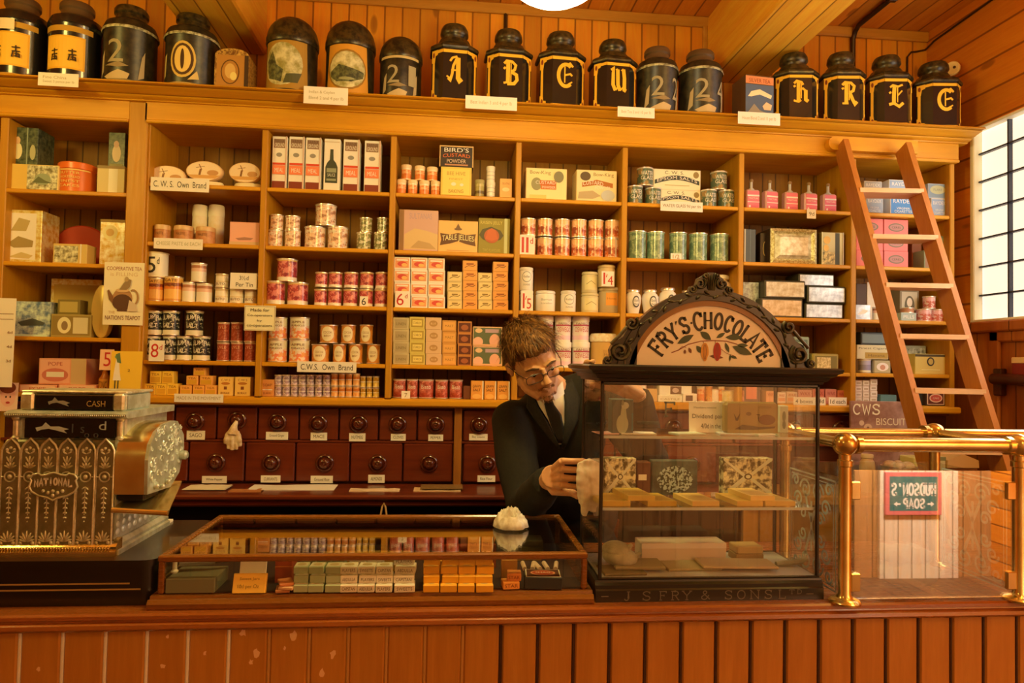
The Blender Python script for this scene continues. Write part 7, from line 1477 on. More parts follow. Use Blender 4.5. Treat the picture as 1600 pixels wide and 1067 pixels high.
for sg, nm in ((-1, 'scroll_bracket'), (1, 'scroll_bracket')):
    ex = [(116, 0), (125, 44), (136, 62), (142, 70), (133, 78), (126, 70)]
    q = [(cx_+sg*p*u*1.0, zb_+z*u) for p, z in ((112, 0), (160, 0), (160, 6), (150, 10), (152, 22), (146, 34), (134, 40), (128, 50), (122, 62), (118, 68), (110, 60))]
    br_ = MB().prism(q, SI-.004, SI+.02).build(nm, IRON, cab, smooth=0)
    m = MB(); scroll(m, cx_+sg*138*u, zb_+20*u, 15*u, sg, 1.6, 3.0); scroll(m, cx_+sg*121*u, zb_+61*u, 10*u, sg, 1.5, 2.6); scroll(m, cx_+sg*157*u, zb_+7*u, 7*u, sg, 1.3, 2.0)
    m.tube([(cx_+sg*152*u, SI-.008, zb_+30*u), (cx_+sg*140*u, SI-.01, zb_+42*u), (cx_+sg*128*u, SI-.008, zb_+56*u)], 2.6*u, 8); m.build('scroll_carving_pattern', IRONR, br_, smooth=60)
m = MB(); letters = [('F', 145.6, 17), ('R', 135.8, 17), ('Y', 126, 17), ('S', 113.8, 15), ('C', 100.8, 18), ('H', 91.6, 16), ('O', 82, 15), ('C', 72.5, 14), ('O', 63.3, 15), ('L', 54.4, 13), ('A', 46, 16), ('T', 37.4, 14), ('E', 28.6, 13)]
big = {'F': 1.12, 'C': 1.0}
for i, (chh, ang, w) in enumerate(letters):
    H_ = 25*u*(1.1 if i in (0, 4) else 1.0); r_ = Rk-(22 if i not in (0, 4) else 22)*u; t = math.radians(ang)
    for pl in ST[chh]:
        pts = []
        for p, q in pl:
            rr_ = r_+(q-.5)*H_; dx = (p-.5)*w*u*.86
            pts.append((cx_+rr_*cos(t)+dx*sin(t), cz_+rr_*sin(t)-dx*cos(t)))
        ver = abs(pl[0][0]-pl[-1][0]) < .05 and abs(pl[0][1]-pl[-1][1]) > .5
        ser = len(pl) == 2 and abs(pl[0][1]-pl[1][1]) < .02
        v, f = ribbon(pts, (2.2 if ser else 4.2)*u); m.flat(v, f, SI-.0006)
t = math.radians(119.5); m.flat(*[[(cx_+(Rk-13*u)*cos(t)+a*u, cz_+(Rk-13*u)*sin(t)+b*u) for a, b in ((-2, 2), (2, 3), (0, -4))], [(0, 1, 2)]], SI-.0006)
t = math.radians(107); m.flat([(cx_+(Rk-22*u)*cos(t)+1.8*u*cos(a), cz_+(Rk-22*u)*sin(t)+1.8*u*sin(a)) for a in [PI*i/5 for i in range(10)]], [tuple(range(10))], SI-.0006)
m.build('lettering', M('#2e281c', .5), sgn, smooth=0)
# the painted cocoa branch
lf, lf2 = M('#3c4428', .5), M('#6a3c24', .5); m = MB()
def leaf2(m, a, b, wd, mi=0, bend=0):
    a = Vector(sp_(*a)); b = Vector(sp_(*b)); d = b-a; nn = Vector((-d.y, d.x)).normalized()*wd*u; v = []
    for i in range(9): t = i/8; v.append(a+d*t+nn*(sin(PI*t)+bend*sin(PI*t)))
    for i in range(7, 0, -1): t = i/8; v.append(a+d*t-nn*(sin(PI*t)-bend*sin(PI*t)))
    m.flat([tuple(q) for q in v], [tuple(range(len(v)))], SI-.0008, mi)
for a, b, w in (((1058, 537), (1084, 523), 5), ((1094, 518), (1111, 531), 5), ((1119, 528), (1133, 520), 3), ((1133, 527), (1160, 527), 4.5), ((1133, 535), (1139, 551), 2.8), ((1144, 541), (1175, 554), 6), ((1151, 539), (1169, 540), 3), ((1088, 540), (1097, 552), 4), ((1140, 556), (1152, 560), 2), ((1141, 553), (1140, 565), 1.5)): leaf2(m, a, b, w)
for a, b, w in (((1070, 546), (1070, 553), 2), ((1076, 543), (1080, 552), 2.4), ((1108, 556), (1130, 559), 3)): leaf2(m, a, b, w, 1)
v, f = ribbon([sp_(*p) for p in ((1049, 551), (1060, 547), (1075, 538), (1095, 533), (1115, 532), (1135, 533), (1152, 538))], 1.3*u); m.flat(v, f, SI-.0007, 2)
for pts in (((1060, 547), (1066, 541), (1072, 543)), ((1120, 540), (1135, 552), (1150, 557)), ((1098, 533), (1102, 540)), ((1117, 532), (1119, 541))): v, f = ribbon([sp_(*p) for p in pts], .7*u); m.flat(v, f, SI-.0007, 2)
for c, mi in (((1101, 550), 3), ((1120.5, 549.5), 4)):
    x, z = sp_(*c); v = [(x+6*u*cos(a)*(1 if sin(a) > -.5 else .85), z+14*u*sin(a)) for a in [2*PI*i/24 for i in range(24)]]; m.flat(v, [tuple(range(24))], SI-.001, mi)
    for k in (-2.5, 0, 2.5): v, f = ribbon([(x+k*.5*u, z+11*u), (x+k*u, z), (x+k*.4*u, z-11*u)], .6*u); m.flat(v, f, SI-.0013, 1)
m.build('cocoa_branch_pattern', [lf, lf2, M('#7a3020', .5), M('#c8842c', .45), M('#a82818', .45)], sgn, smooth=0)
# ---- what the cabinet holds
def inbox(px0_, px1_, py0, py1, Y, mat, label, cat, name, dp=.05, prn=None, rot=0, tilt=0, bev=.0015, zbase=None, **k):
    a, b = P(px0_, py1, Y), P(px1_, py0, Y); w = b.x-a.x; z0 = a.z if zbase is None else zbase; h = b.z-z0
    o = MB().box(-w/2, w/2, 0, dp, 0, h, 0, bev).build(name, M(mat, .5) if isinstance(mat, str) else mat, None, ((a.x+b.x)/2, Y, z0), (tilt, 0, rot), smooth=0)
    if prn: printed(prn, w, h, 0, 'lettering', o)
    if label in LABELS: print('DUP', label)
    LABELS[label] = 1
    if len(label.split()) > 16: print('LONG', label)
    tag(o, label, cat, k.get('group')); return o
zA, zB_, zC = ZCT+shz[0]+.0003, ZCT+shz[1]+.0003, ZCT+hB+.0023
fil = mottled('filigree_gold', '#5a4a28', '#e0c888', 60, .4, .2, .8, 0, 2, .42, .58)
xd = [('p', [(.46, .54), (.04, .96), (.0, 1), (.0, .94), (.4, .5), (0, .06), (0, 0), (.06, 0), (.5, .46), (.94, 0), (1, 0), (1, .06), (.56, .5), (1, .94), (1, 1), (.94, 1), (.5, .54)], '#d8c894'), ('e', .5, .5, .08, .08, '#4a3c20'), ('e', .5, .5, .05, .05, '#d8c894')]
o = inbox(956, 990, 624, 684, FY+.06, '#4a5040', 'dark green octagonal tin picturing a sitting pale dog inside the cabinet', 'tin', 'chocolate_tin', .04, [('p', [(.02, 0), (.02, .75), (.2, .98), (.8, .98), (.98, .75), (.98, 0)], '#5a5c48'), ('e', .48, .28, .28, .28, '#a8a474'), ('p', [(.34, .3), (.44, .8), (.62, .8), (.72, .3)], '#a8a474'), ('e', .6, .82, .18, .1, '#b4ac80'), ('e', .48, .9, .06, .08, '#8a845c'), ('r', .9, .1, .98, .6, '#4c6c60')], zbase=zA)
o = inbox(1134, 1218, 629, 676, FY+.07, '#8a6c30', 'tan tin with dark sketched figures on the top glass shelf', 'tin', 'chocolate_tin', .03, [('r', .03, .04, .97, .96, '#96783a'), ('p', [(.14, .66), (.2, .5), (.26, .66), (.24, .5), (.22, .42), (.18, .42)], '#5a4420'), ('e', .42, .64, .05, .06, '#6a5024'), ('e', .76, .46, .16, .16, '#6a4018'), ('p', [(.16, .16), (.3, .3), (.6, .24), (.92, .26), (.9, .2), (.5, .14)], '#5c4420'), ('l', [(.56, .62), (.62, .62), (.6, .48)], .002, '#5a4420'), ('t', .6, .82, .84, .88, 'COCOA', '#6a5024')], bev=.008, zbase=zA)
o = inbox(1077, 1138, 628, 670, FY+.1, '#ecdcb4', 'white handwritten dividend card inside the cabinet', 'card', 'notice_card', .002, [('t', .12, .78, .7, .84, 'Members receive', '#6a5c40'), ('t', .08, .42, .9, .6, 'Dividend paid', '#4a4030'), ('t', .3, .14, .9, .3, '4/0d in the £', '#4a4030')], tilt=-.05, zbase=zA)
o = inbox(1218, 1232, 634, 672, FY+.12, '#a8a078', 'narrow pale green packet beside the tan tin', 'packet', 'packet', .03, [('e', .5, .6, .2, .2, '#5c5c40'), ('e', .5, .3, .2, .16, '#5c5c40')], zbase=zA)
for i, (x, y, w, r) in enumerate(((950, 688, .05, .1), (1000, 689, .08, -.1), (1080, 688, .07, .2), (1155, 689, .08, -.15), (1195, 688, .05, .3))):
    q = P(x, y, FY+.05); o = MB().box(-w/2, w/2, -.02, .03, 0, .0015+.0004*i).build('paper_slip', M(['#d8a488', '#dcd0b0', '#ccc4a4', '#c8b8a0', '#d4ccb0'][i], .7), None, (q.x, FY+.07, zA), (0, 0, r), smooth=0); tag(o, f'thin {["pinkish", "cream", "pale green", "grey", "white"][i]} paper slip lying on the top glass shelf', 'paper', 'paper slips on glass')
o = inbox(944, 994, 716, 782, FY+.16, fil, 'square gilt box with a crossed ribbon pattern by the shop assistant', 'box', 'gift_box', .03, xd, zbase=zB_)
o = inbox(995, 1017, 722, 778, FY+.17, '#5a2c14', 'brown box bearing a small white tag, second shelf', 'box', 'gift_box', .03, [('r', .1, .44, .7, .62, '#e8d8b0')], zbase=zB_)
o = inbox(1019, 1090, 720, 784, FY+.165, mottled('hydrangea_print', '#2c3428', '#5c6450', 12, .4), 'dark green box printed with small blue-white flowers', 'box', 'gift_box', .03, [('e', .5, .45, .4, .4, mottled('floral_dots', '#2c382c', '#a8b094', 140, .4, 0, .8, 0, 1, .46, .54))], zbase=zB_)
o = inbox(1130, 1207, 716, 784, FY+.165, fil, 'gilt filigree box on the cabinet side away from the shop assistant', 'box', 'gift_box', .03, xd, zbase=zB_)
bars = [(942, 985, 795, '#c89c34', 'yellow chocolate bar box nearest the cabinet corner post', 0, -.25), (982, 1024, 795, '#c8a03c', 'yellow chocolate bar box laid across two others', 1, -.25), (1012, 1057, 795, '#c09430', 'yellow chocolate bar box beside the crossed one', 0, -.2), (1082, 1124, 795, '#d0a44c', 'yellow chocolate bar box in the shelf middle', 0, -.2), (1152, 1192, 795, '#d0a040', 'yellow chocolate bar box below a crossed one, filigree side', 0, -.2), (1174, 1212, 795, '#dcb058', 'yellow chocolate bar box crossed over two, filigree side', 1, -.2), (1196, 1243, 795, '#d0a448', 'yellow chocolate bar box at the outer shelf end', 0, -.2)]
for i, (a, b, y, hx, l, up, r) in enumerate(bars):
    Y = FY+.035; w = X_(b, y, Y)-X_(a, y, Y); xm = (X_(a, y, Y)+X_(b, y, Y))/2; d = .1; sk = .35 if a < 1060 else -.0
    o = MB().prism([(-w/2, 0), (w/2, 0), (w/2-.012, d), (-w/2-.012, d)], 0, .011, 0, 'xy').build('chocolate_bar', M(hx, .5), None, (xm, Y+.004*up, zB_+.0113*up), smooth=0)
    if o.data.polygons[0].normal.z > .5: pass
    k = MB(); el = MB()
    for j in range(4): t = .16+.17*j; v, f = ribbon([(-w/2+.006-.012*t, d*t), (w/2-.006-.012*t, d*t)], .0016); el.add([(p, q, .0116) for p, q in v], f)
    el.build('lettering', M('#6a5420', .6), o, smooth=0); tag(o, l, 'chocolate')
sackm = mottled('paper_bag', '#8a7c54', '#b8a878', 14, .6)
for i, (x0, x1, y0, y1, Y, r) in enumerate(((944, 1000, 858, 886, .07, .1), (946, 990, 842, 864, .08, -.05))):
    a, b = P(x0, y1, FY+Y), P(x1, y0, FY+Y); m = MB(); m.ell((0, .03, (b.z-a.z)/2), ((b.x-a.x)/2, .045, (b.z-a.z)*.55), 18, 10); m.tube([((b.x-a.x)*.4, .02, (b.z-a.z)*.6), ((b.x-a.x)*.55, .02, (b.z-a.z)*.9)], [.008, .004], 8)
    o = m.build('paper_bag', sackm, None, ((a.x+b.x)/2, FY+Y, zC+.004+(.018 if i else 0)), (0, r, 0), smooth=60); tag(o, ['crumpled greenish paper bag lying lowest in the cabinet corner', 'crumpled greenish paper bag on top of another in the cabinet'][i], 'bag', 'paper bags')
flat_ = [(944, 1012, 905, .03, .006, '#6a5830', 'brown folded paper packet under the paper bags', .05), (962, 1040, 905, .05, .008, '#8a7444', 'dark buff folded packet along the cabinet front', -.04), (1044, 1130, 902, .06, .006, '#9c8450', 'long tan folder lying on the cabinet floor', .03), (1100, 1216, 902, .05, .006, '#b0925c', 'long buff folder with a dark tip on the cabinet floor', -.06)]
for a, b, y, Y, h, hx, l, r in flat_:
    w = X_(b, y, FY+Y)-X_(a, y, FY+Y); o = MB().box(-w/2, w/2, 0, .07, 0, h, 0, .002).build('folder', M(hx, .6), None, ((X_(a, y, FY+Y)+X_(b, y, FY+Y))/2, FY+Y, zC+(.0065 if 'buff folder with' in l or 'dark buff' in l else 0)), (0, 0, r)); tag(o, l, 'folder')
o = inbox(1002, 1135, 848, 892, FY+.13, '#c0a47c', 'open white cardboard box on the cabinet floor', 'box', 'cardboard_box', .06, [('r', .0, .72, 1, .98, '#d0b894')], zbase=zC)
for i, (a, b, y0, y1, hx, l) in enumerate(((1146, 1198, 868, 895, '#94703a', 'lower brown flat box stacked beside the white cardboard box'), (1148, 1196, 858, 870, '#b48c4c', 'upper brown flat box stacked beside the white cardboard box'))): inbox(a, b, y0, y1, FY+.12, hx, l, 'box', 'flat_box', .05, None, zbase=zC+(.034 if i else 0)) if False else None
z = zC
for hx, l, w in (('#94703a', 'lower brown flat box stacked beside the white cardboard box', .07), ('#b48c4c', 'upper brown flat box stacked beside the white cardboard box', .066)):
    o = MB().box(-w/2, w/2, 0, .05, 0, .018, 0, .002).build('flat_box', M(hx, .6), None, (X_(1172, 890, FY+.13), FY+.13, z)); z += .0183; tag(o, l, 'box')
o = MB().tube([(-.03, 0, .006), (0, .004, .007), (.03, -.002, .012), (.045, 0, .02)], [.006, .007, .008, .006], 8).build('paper_roll', M('#8c8058', .6), None, (X_(1238, 897, FY+.07), FY+.09, zC)); tag(o, 'curled grey-green paper roll at the cabinet end', 'paper')

# ------------------------------------------------------------------ brass screen with etched glass
GY = PZ(1320, 941, ZCT).y; D0 = GY-CAM.y
zr = Z_(1450, 695, GY); GB = PZ(1490, 677, zr).y
xa, xb = X_(1320, 800, GY), X_(1592, 800, GY); xm_ = (xa+xb)/2
scr = empty('brass_screen', (xm_, GY, ZCT), 'polished brass rail screen with glass panels standing on the counter', 'counter screen')
def G3(x, y, z): return (x-xm_, y-GY, z-ZCT)
hr = zr-ZCT; pr_ = .0135
for x in (xa, xb):
    for y in (GY, GB):
        g = G3(x, y, ZCT)
        MB().lathe([(.034, 0), (.034, .004), (.03, .008), (.018, .012), (pr_, .02), (pr_, hr-.05), (pr_+.003, hr-.048), (pr_+.003, hr-.036), (pr_, hr-.034), (pr_, hr)], 24, g).build('post', BRASS, scr, smooth=40)
        MB().ell((g[0], g[1], hr), (.027, .027, .027), 22, 14).build('ball_joint', BRASS, scr, smooth=180)
for y in (GY, GB):
    n_ = MB().tube([G3(xa+.02, y, zr), G3(xb-.02, y, zr)], .0165 if y == GY else .012, 18).build('top_rail', BRASS, scr, smooth=60)
    MB().tube([G3(xa+.022, y, zr), G3(xa+.034, y, zr)], .021, 18).build('collar', BRASS, n_, smooth=40); MB().tube([G3(xb-.034, y, zr), G3(xb-.022, y, zr)], .021, 18).build('collar', BRASS, n_, smooth=40)
for x in (xa, xb): MB().tube([G3(x, GY+.02, zr), G3(x, GB-.02, zr)], .0125, 16).build('side_rail', BRASS, scr, smooth=60)
MB().tube([G3(xb+.02, GB, zr), G3(2.0, GB, zr)], .0125, 16).build('top_rail', BRASS, scr, smooth=60); MB().tube([G3(xb+.02, GY, zr), G3(2.0, GY, zr)], .0165, 16).build('top_rail', BRASS, scr, smooth=60)
MB().tube([G3(xa, GB, zr-.016), G3(xb, GB, zr-.016)], .006, 12).build('lower_rail', BRASS, scr, smooth=60)
PG = glass('screen_glass', (.96, .97, .93), 1.0, .42)
zp0, zp1 = Z_(1450, 934, GY)-ZCT, Z_(1450, 735, GY)-ZCT
MB().box(xa-xm_+.02, xb-xm_-.02, -.002, .002, max(.006, zp0), zp1).build('front_pane', PG, scr, smooth=0)
for x in (xa, xb):
    for z in (.045, zp1-.045):
        s = 1 if x == xa else -1; MB().box(x-xm_+(s*.012 if s > 0 else -.034), x-xm_+(s*.034 if s > 0 else -.012), -.007, .007, z-.02, z+.02, 0, .002).build('pane_clip', BRASS, scr)
frost = M('#b8b294', .7, lev=.8); GE = glass('side_glass', (.93, .95, .9), 1.0, .06)
zpb = zp1-.02
for x in (xa, xb):
    sp_ane = MB().box(x-xm_-.002, x-xm_+.002, .02, GB-GY-.02, .01, zpb).build('side_pane', GE, scr, smooth=0)
    m = MB(); L_ = GB-GY-.04; X0 = x-xm_-.0025
    def pl(pts, w):
        v, f = ribbon(pts, w); m.add([(X0, .02+p, q) for p, q in v], f)
    e = .012
    for k, w in ((e, .004), (e+.009, .0022)):
        pl([(k, k), (L_-k, k)], w); pl([(L_-k, k), (L_-k, zpb-k)], w); pl([(L_-k, zpb-k), (k, zpb-k)], w); pl([(k, zpb-k), (k, k)], w)
    cy, cz = L_/2, zpb/2
    for s1 in (-1, 1):
        for s2 in (-1, 1):
            for r_, oy, oz, tr in ((.026, .028, .085, 1.5), (.02, .062, .055, 1.4), (.018, .04, .025, 1.3), (.016, .075, .1, 1.3)):
                if oy > L_/2-.01: continue
                pl([(cy+s1*(oy+r_*(1-i/24)*cos(i*tr*2*PI/20)), cz+s2*(oz+r_*(1-i/24)*sin(i*tr*2*PI/20))) for i in range(20)], .006)
            pl([(cy, cz+s2*.01), (cy+s1*.02, cz+s2*.05), (cy+s1*.03, cz+s2*.08)], .009)
    for s2 in (-1, 1): pl([(cy, cz), (cy, cz+s2*.06)], .008)
    m.build('etched_pattern', frost, sp_ane, smooth=0)
bk = MB().box(xa-xm_+.02, xb-xm_-.02, GB-GY-.002, GB-GY+.002, .01, zpb).build('back_pane', GE, scr, smooth=0)
# folded pale sacking added inside the screen in place of reflected sacks
for i, (px_, py_, rx_, ry_, rz_, hx) in enumerate(((1425, 915, .075, .045, .03, '#c8b88c'), (1420, 895, .07, .04, .022, '#b8a47c'))):
    q = PZ(px_, py_, ZCT); m = MB(); m.ell((0, 0, rz_), (rx_, ry_, rz_), 20, 12)
    for k in range(3): m.tube([(-rx_*.8, -ry_*.5+.02*k, rz_*(1.5+.1*k)), (0, -ry_*.6+.02*k, rz_*1.9), (rx_*.8, -ry_*.5+.02*k, rz_*1.4)], rz_*.25, 8)
    o = remesh(m, 'cloth_bundle', M(hx, .9), .005, 6, None, (X_(px_, py_, GY+.09), GY+.1, ZCT+(0.052 if i else 0.0)), None, lambda p: p+Vector((0, 0, .006*mnoise.noise(p*40))))
    lo = min(v.co.z for v in o.data.vertices)
    for v in o.data.vertices: v.co.z -= lo
    tag(o, ['folded pale sacking lying on the counter inside the brass screen', 'upper fold of tan sacking inside the brass screen'][i], 'cloth')
# ------------------------------------------------------------------ the shop assistant
from mathutils.bvhtree import BVHTree
V3 = Vector
per = empty('person', (.40, -.42, 0), 'person in a dark suit and glasses leaning over to wipe the glass cabinet', 'person')
PO = V3(per.location)
def rel(mb): mb.v = [tuple(V3(p)-PO) for p in mb.v]; return mb
HC = P(832.5, 562, -.74)
HR = (Matrix.Rotation(math.radians(-17), 3, 'Y') @ Matrix.Rotation(math.radians(29), 3, 'X') @ Matrix.Rotation(math.radians(8), 3, 'Z'))
HS = .9
def H(x, y, z): return HC+HR @ (V3((x, y, z))*HS)
hq = HR.to_euler()
def hell(m, c, r, n=18, k=12): m.ell(H(*c), [q*HS for q in r], n, k, 0, hq)
def htube(m, pts, r, n=10): m.tube([H(*p) for p in pts], r, n)
SR, SLs = V3((.207, -.60, 1.318)), V3((.475, -.56, 1.435))
ER, WR = V3((.232, -.775, 1.095)), V3((.262, -1.0, 1.205))
EL, WL = V3((.60, -.74, 1.22)), V3((.515, -.90, 1.42))
NB = V3((.325, -.585, 1.40)); PEL = V3((.43, -.40, .95))
b = MB()
hell(b, (0, .022, .048), (.074, .094, .082)); hell(b, (0, -.012, .0), (.068, .078, .075)); hell(b, (0, -.03, -.045), (.056, .058, .06)); hell(b, (0, -.05, -.083), (.04, .04, .033))
hell(b, (0, -.081, -.1), (.019, .014, .015)); htube(b, [(-.05, .0, -.05), (-.044, -.035, -.078), (-.02, -.07, -.1)], [.018, .017, .014]); htube(b, [(.05, .0, -.05), (.044, -.035, -.078), (.02, -.07, -.1)], [.018, .017, .014])
htube(b, [(0, -.088, .012), (0, -.1, -.012), (0, -.114, -.034)], [.0065, .0085, .0115]); hell(b, (-.011, -.1, -.036), (.008, .011, .008)); hell(b, (.011, -.1, -.036), (.008, .011, .008)); hell(b, (0, -.108, -.038), (.011, .011, .0075))
htube(b, [(-.05, -.066, .012), (-.03, -.084, .021), (-.008, -.086, .013)], .0075); htube(b, [(.05, -.066, .012), (.03, -.084, .021), (.008, -.086, .013)], .0075)
hell(b, (-.042, -.062, -.03), (.019, .02, .017)); hell(b, (.042, -.062, -.03), (.019, .02, .017))
htube(b, [(-.02, -.083, -.064), (-.008, -.0925, -.0605), (0, -.0915, -.062), (.008, -.0925, -.0605), (.02, -.083, -.064)], [.003, .0048, .0045, .0048, .003]); htube(b, [(-.018, -.083, -.0675), (0, -.092, -.072), (.018, -.083, -.0675)], [.003, .0055, .003])
for s in (-1, 1):
    hell(b, (s*.075, .018, -.015), (.008, .018, .029)); htube(b, [(s*.08, .03, -.035), (s*.084, .032, -.005), (s*.08, .012, .012), (s*.077, .0, -.005)], .0045, 8)
    hell(b, (s*.031, -.074, -.0), (.0135, .0105, .0085)); htube(b, [(s*.018, -.078, .004), (s*.031, -.0845, .0075), (s*.045, -.073, .003)], .003, 8)
htube(b, [(0, .03, -.05), (0, .04, -.1)], [.055, .052]); b.tube([H(0, .04, -.09), NB+V3((0, .0, .02)), NB+V3((.02, .04, -.08))], [.052, .055, .07], 16)
# inner frame that joins head, arms and hands into one body
b.tube([NB+V3((.02, .03, -.06)), PEL], [.06, .08], 12); b.tube([SR, NB+V3((.02, .04, -.06)), SLs], [.03, .05, .03], 12)
b.tube([SR, ER], [.035, .03], 12); b.tube([ER, WR], [.032, .024], 12); b.tube([SLs, EL], [.035, .03], 12); b.tube([EL, WL], [.03, .024], 12)
for s in (-.09, .09): b.tube([PEL+V3((s, 0, 0)), V3((PEL.x+s, -.42, .5)), V3((PEL.x+s, -.38, .08))], [.06, .045, .035], 12)
# right hand: palm, four bent fingers gripping the cloth, thumb from the side of the palm
kn = [P(878, y, -1.085+.003*i) for i, y in enumerate((720, 733, 746, 758))]
pc = sum(kn, V3())/4
b.tube([WR, WR*.5+pc*.5+V3((-.006, 0, 0))], [.024, .03], 14)
for i, k in enumerate(kn):
    r_ = (.0077, .008, .0077, .007)[i]; base_ = WR+(k-WR)*.45+V3((0, 0, (1.5-i)*.004))
    b.tube([base_, k], [.012, .009], 10); L_ = (.048, .051, .048, .04)[i]
    p1 = k+V3((L_, -.012, .001-.001*i)); p2 = p1+V3((.011, .022, -.004)); p3 = p2+V3((-.006, .018, -.003)); b.tube([k, k+(p1-k)*.5+V3((0, -.003, 0)), p1, p2, p3], [r_*1.1, r_, r_*1.02, r_*.92, r_*.75], 10); b.ell(p1, (r_*1.08,)*3, 8, 6)
t0 = WR+V3((.006, -.035, -.02)); t1 = P(893, 769, -1.06); t2 = P(905, 776, -1.085); b.tube([WR+V3((0, -.02, -.008)), t0, t1, t2], [.016, .0135, .0105, .0085], 10)
# left hand resting on the cabinet's top
kt = P(926, 570, -1.02); topz = ZCT+zc1
for i in range(4):
    k = V3((kt.x-.012+.015*i, -.985, topz-.004-.018*(i > 1))); e = V3((kt.x-.014+.014*i, -1.03+.003*abs(i-1.2)+.03*(i > 1), topz+.006-.03*(i > 1))); b.tube([WL+V3((.004*(i-1.5), -.02, 0)), k], [.014, .0105], 10); b.tube([k, k+(e-k)*.55+V3((0, 0, .004)), e], [.0075, .007, .006], 10)
b.tube([WL, WL*.5+V3((kt.x+.02, -.98, topz-.02))*.5], [.024, .028], 12); b.tube([WL+V3((-.01, -.01, 0)), V3((kt.x+.012, -.965, topz-.05)), V3((kt.x+.006, -.985, topz-.062))], [.014, .01, .0075], 10)
skin = mottled('skin', '#c4844a', '#d4945a', 18, .5, 0, .85)
skin.node_tree.nodes['Principled BSDF'].inputs['Subsurface Weight'].default_value = .08; skin.node_tree.nodes['Principled BSDF'].inputs['Subsurface Radius'].default_value = (.01, .004, .002)
bodyo = remesh(rel(b), 'body', skin, .0022, 2, per)
# ---- clothes
suit = mottled('dark_suit_cloth', '#0e0b06', '#161208', 140, .85, 0, .8, .05)
def jell(m, c, r, rot=None): m.ell(c, r, 20, 14, 0, rot)
j = MB(); tor = Euler((math.radians(18), math.radians(-17), 0))
ch = NB*.62+PEL*.38
ax = (SLs-SR).normalized()
j.tube([SR+V3((.02, .02, -.02)), NB+V3((.0, .04, -.045)), SLs+V3((-.02, .02, -.02))], [.066, .085, .066], 18)
j.ell(SR, (.07, .068, .066), 16, 10); j.ell(SLs, (.07, .068, .066), 16, 10)
j.ell(NB+V3((.02, .045, -.14)), (.172, .118, .17), 22, 16, 0, tor); j.ell(NB+V3((.055, .1, -.28)), (.158, .112, .17), 22, 16, 0, tor); j.ell(PEL+V3((.0, -.0, .05)), (.165, .12, .16), 22, 16); j.ell(PEL+V3((0, 0, -.08)), (.17, .125, .12), 22, 16)
def sleeve(m, a, e, w, r):
    mid = (a+e)/2+V3((-.008, .01, 0)); m.tube([a, mid, e, (e+w)/2+V3((0, 0, -.006)), w], r, 18); m.ell(e, (r[2]*1.06,)*3, 14, 10)
sleeve(j, SR, ER, WR+(ER-WR).normalized()*.012, [.068, .064, .058, .05, .041]); sleeve(j, SLs, EL, WL+(EL-WL).normalized()*.01, [.068, .062, .056, .05, .041])
random.seed(8)
for c, d, r in ((ER+V3((-.03, -.03, .05)), V3((.07, -.04, .02)), .012), (ER+V3((-.02, -.05, .03)), V3((.09, -.05, .03)), .011), (ER+V3((.0, -.05, -.0)), V3((.05, -.07, .04)), .011), (SR+V3((-.03, -.05, -.1)), V3((.06, -.02, -.05)), .012)): j.tube([c, c+d*.5+V3((0, -.006, .0)), c+d], [r*.5, r, r*.5], 8)
jk = remesh(rel(j), 'jacket', suit, .008, 5, per, disp=lambda p: p+V3((0, .006*mnoise.noise(p*13), .004*mnoise.noise(p*21))))
bv = BVHTree.FromPolygons([tuple(v.co+PO) for v in jk.data.vertices], [tuple(p.vertices) for p in jk.data.polygons])
def onsurf(px, py, off, lo=-.9, hi=-.3):
    d = ray(px, py).normalized(); h = bv.ray_cast(CAM, d)
    p = h[0] if h[0] else P(px, py, -.66)
    return p-d*off-PO
def patch(le, ri, off, nm, mat, n=12, k=6, par=None):
    """a cloth panel laid over the jacket between two edges"""
    def at(pl, t):
        q = t*(len(pl)-1); i = min(int(q), len(pl)-2); f = q-i; return (pl[i][0]+(pl[i+1][0]-pl[i][0])*f, pl[i][1]+(pl[i+1][1]-pl[i][1])*f)
    v, f = [], []
    for i in range(n+1):
        a, c = at(le, i/n), at(ri, i/n)
        for s in range(k+1): v.append(onsurf(a[0]+(c[0]-a[0])*s/k, a[1]+(c[1]-a[1])*s/k, off))
    # even out the surface a little
    for i in range(n):
        for s in range(k): f.append((i*(k+1)+s, (i+1)*(k+1)+s, (i+1)*(k+1)+s+1, i*(k+1)+s+1))
    o = MB().add(v, f).build(nm, mat, par or per, smooth=180); md = o.modifiers.new('thick', 'SOLIDIFY'); md.thickness = .003; md.offset = 1; return o
white = M('#e4cca0', .8); blk_ = M('#100d08', .6)
patch([(832, 611), (842, 634), (856, 656), (873, 694)], [(880, 602), (882, 630), (882, 656), (877, 694)], .004, 'shirt', white)
patch([(848, 623), (851, 634), (854, 646), (862, 668), (872, 692)], [(861, 620), (866, 633), (877, 648), (881, 668), (880, 692)], .009, 'tie', blk_)
lapm = mottled('lapel_cloth', '#14100a', '#1e190e', 120, .8)
patch([(826, 612), (822, 636), (838, 660), (872, 702)], [(833, 611), (841, 636), (856, 660), (876, 700)], .009, 'lapel', lapm)
patch([(879, 598), (882, 628), (882, 660), (877, 700)], [(893, 592), (906, 622), (903, 656), (881, 702)], .009, 'lapel', lapm)
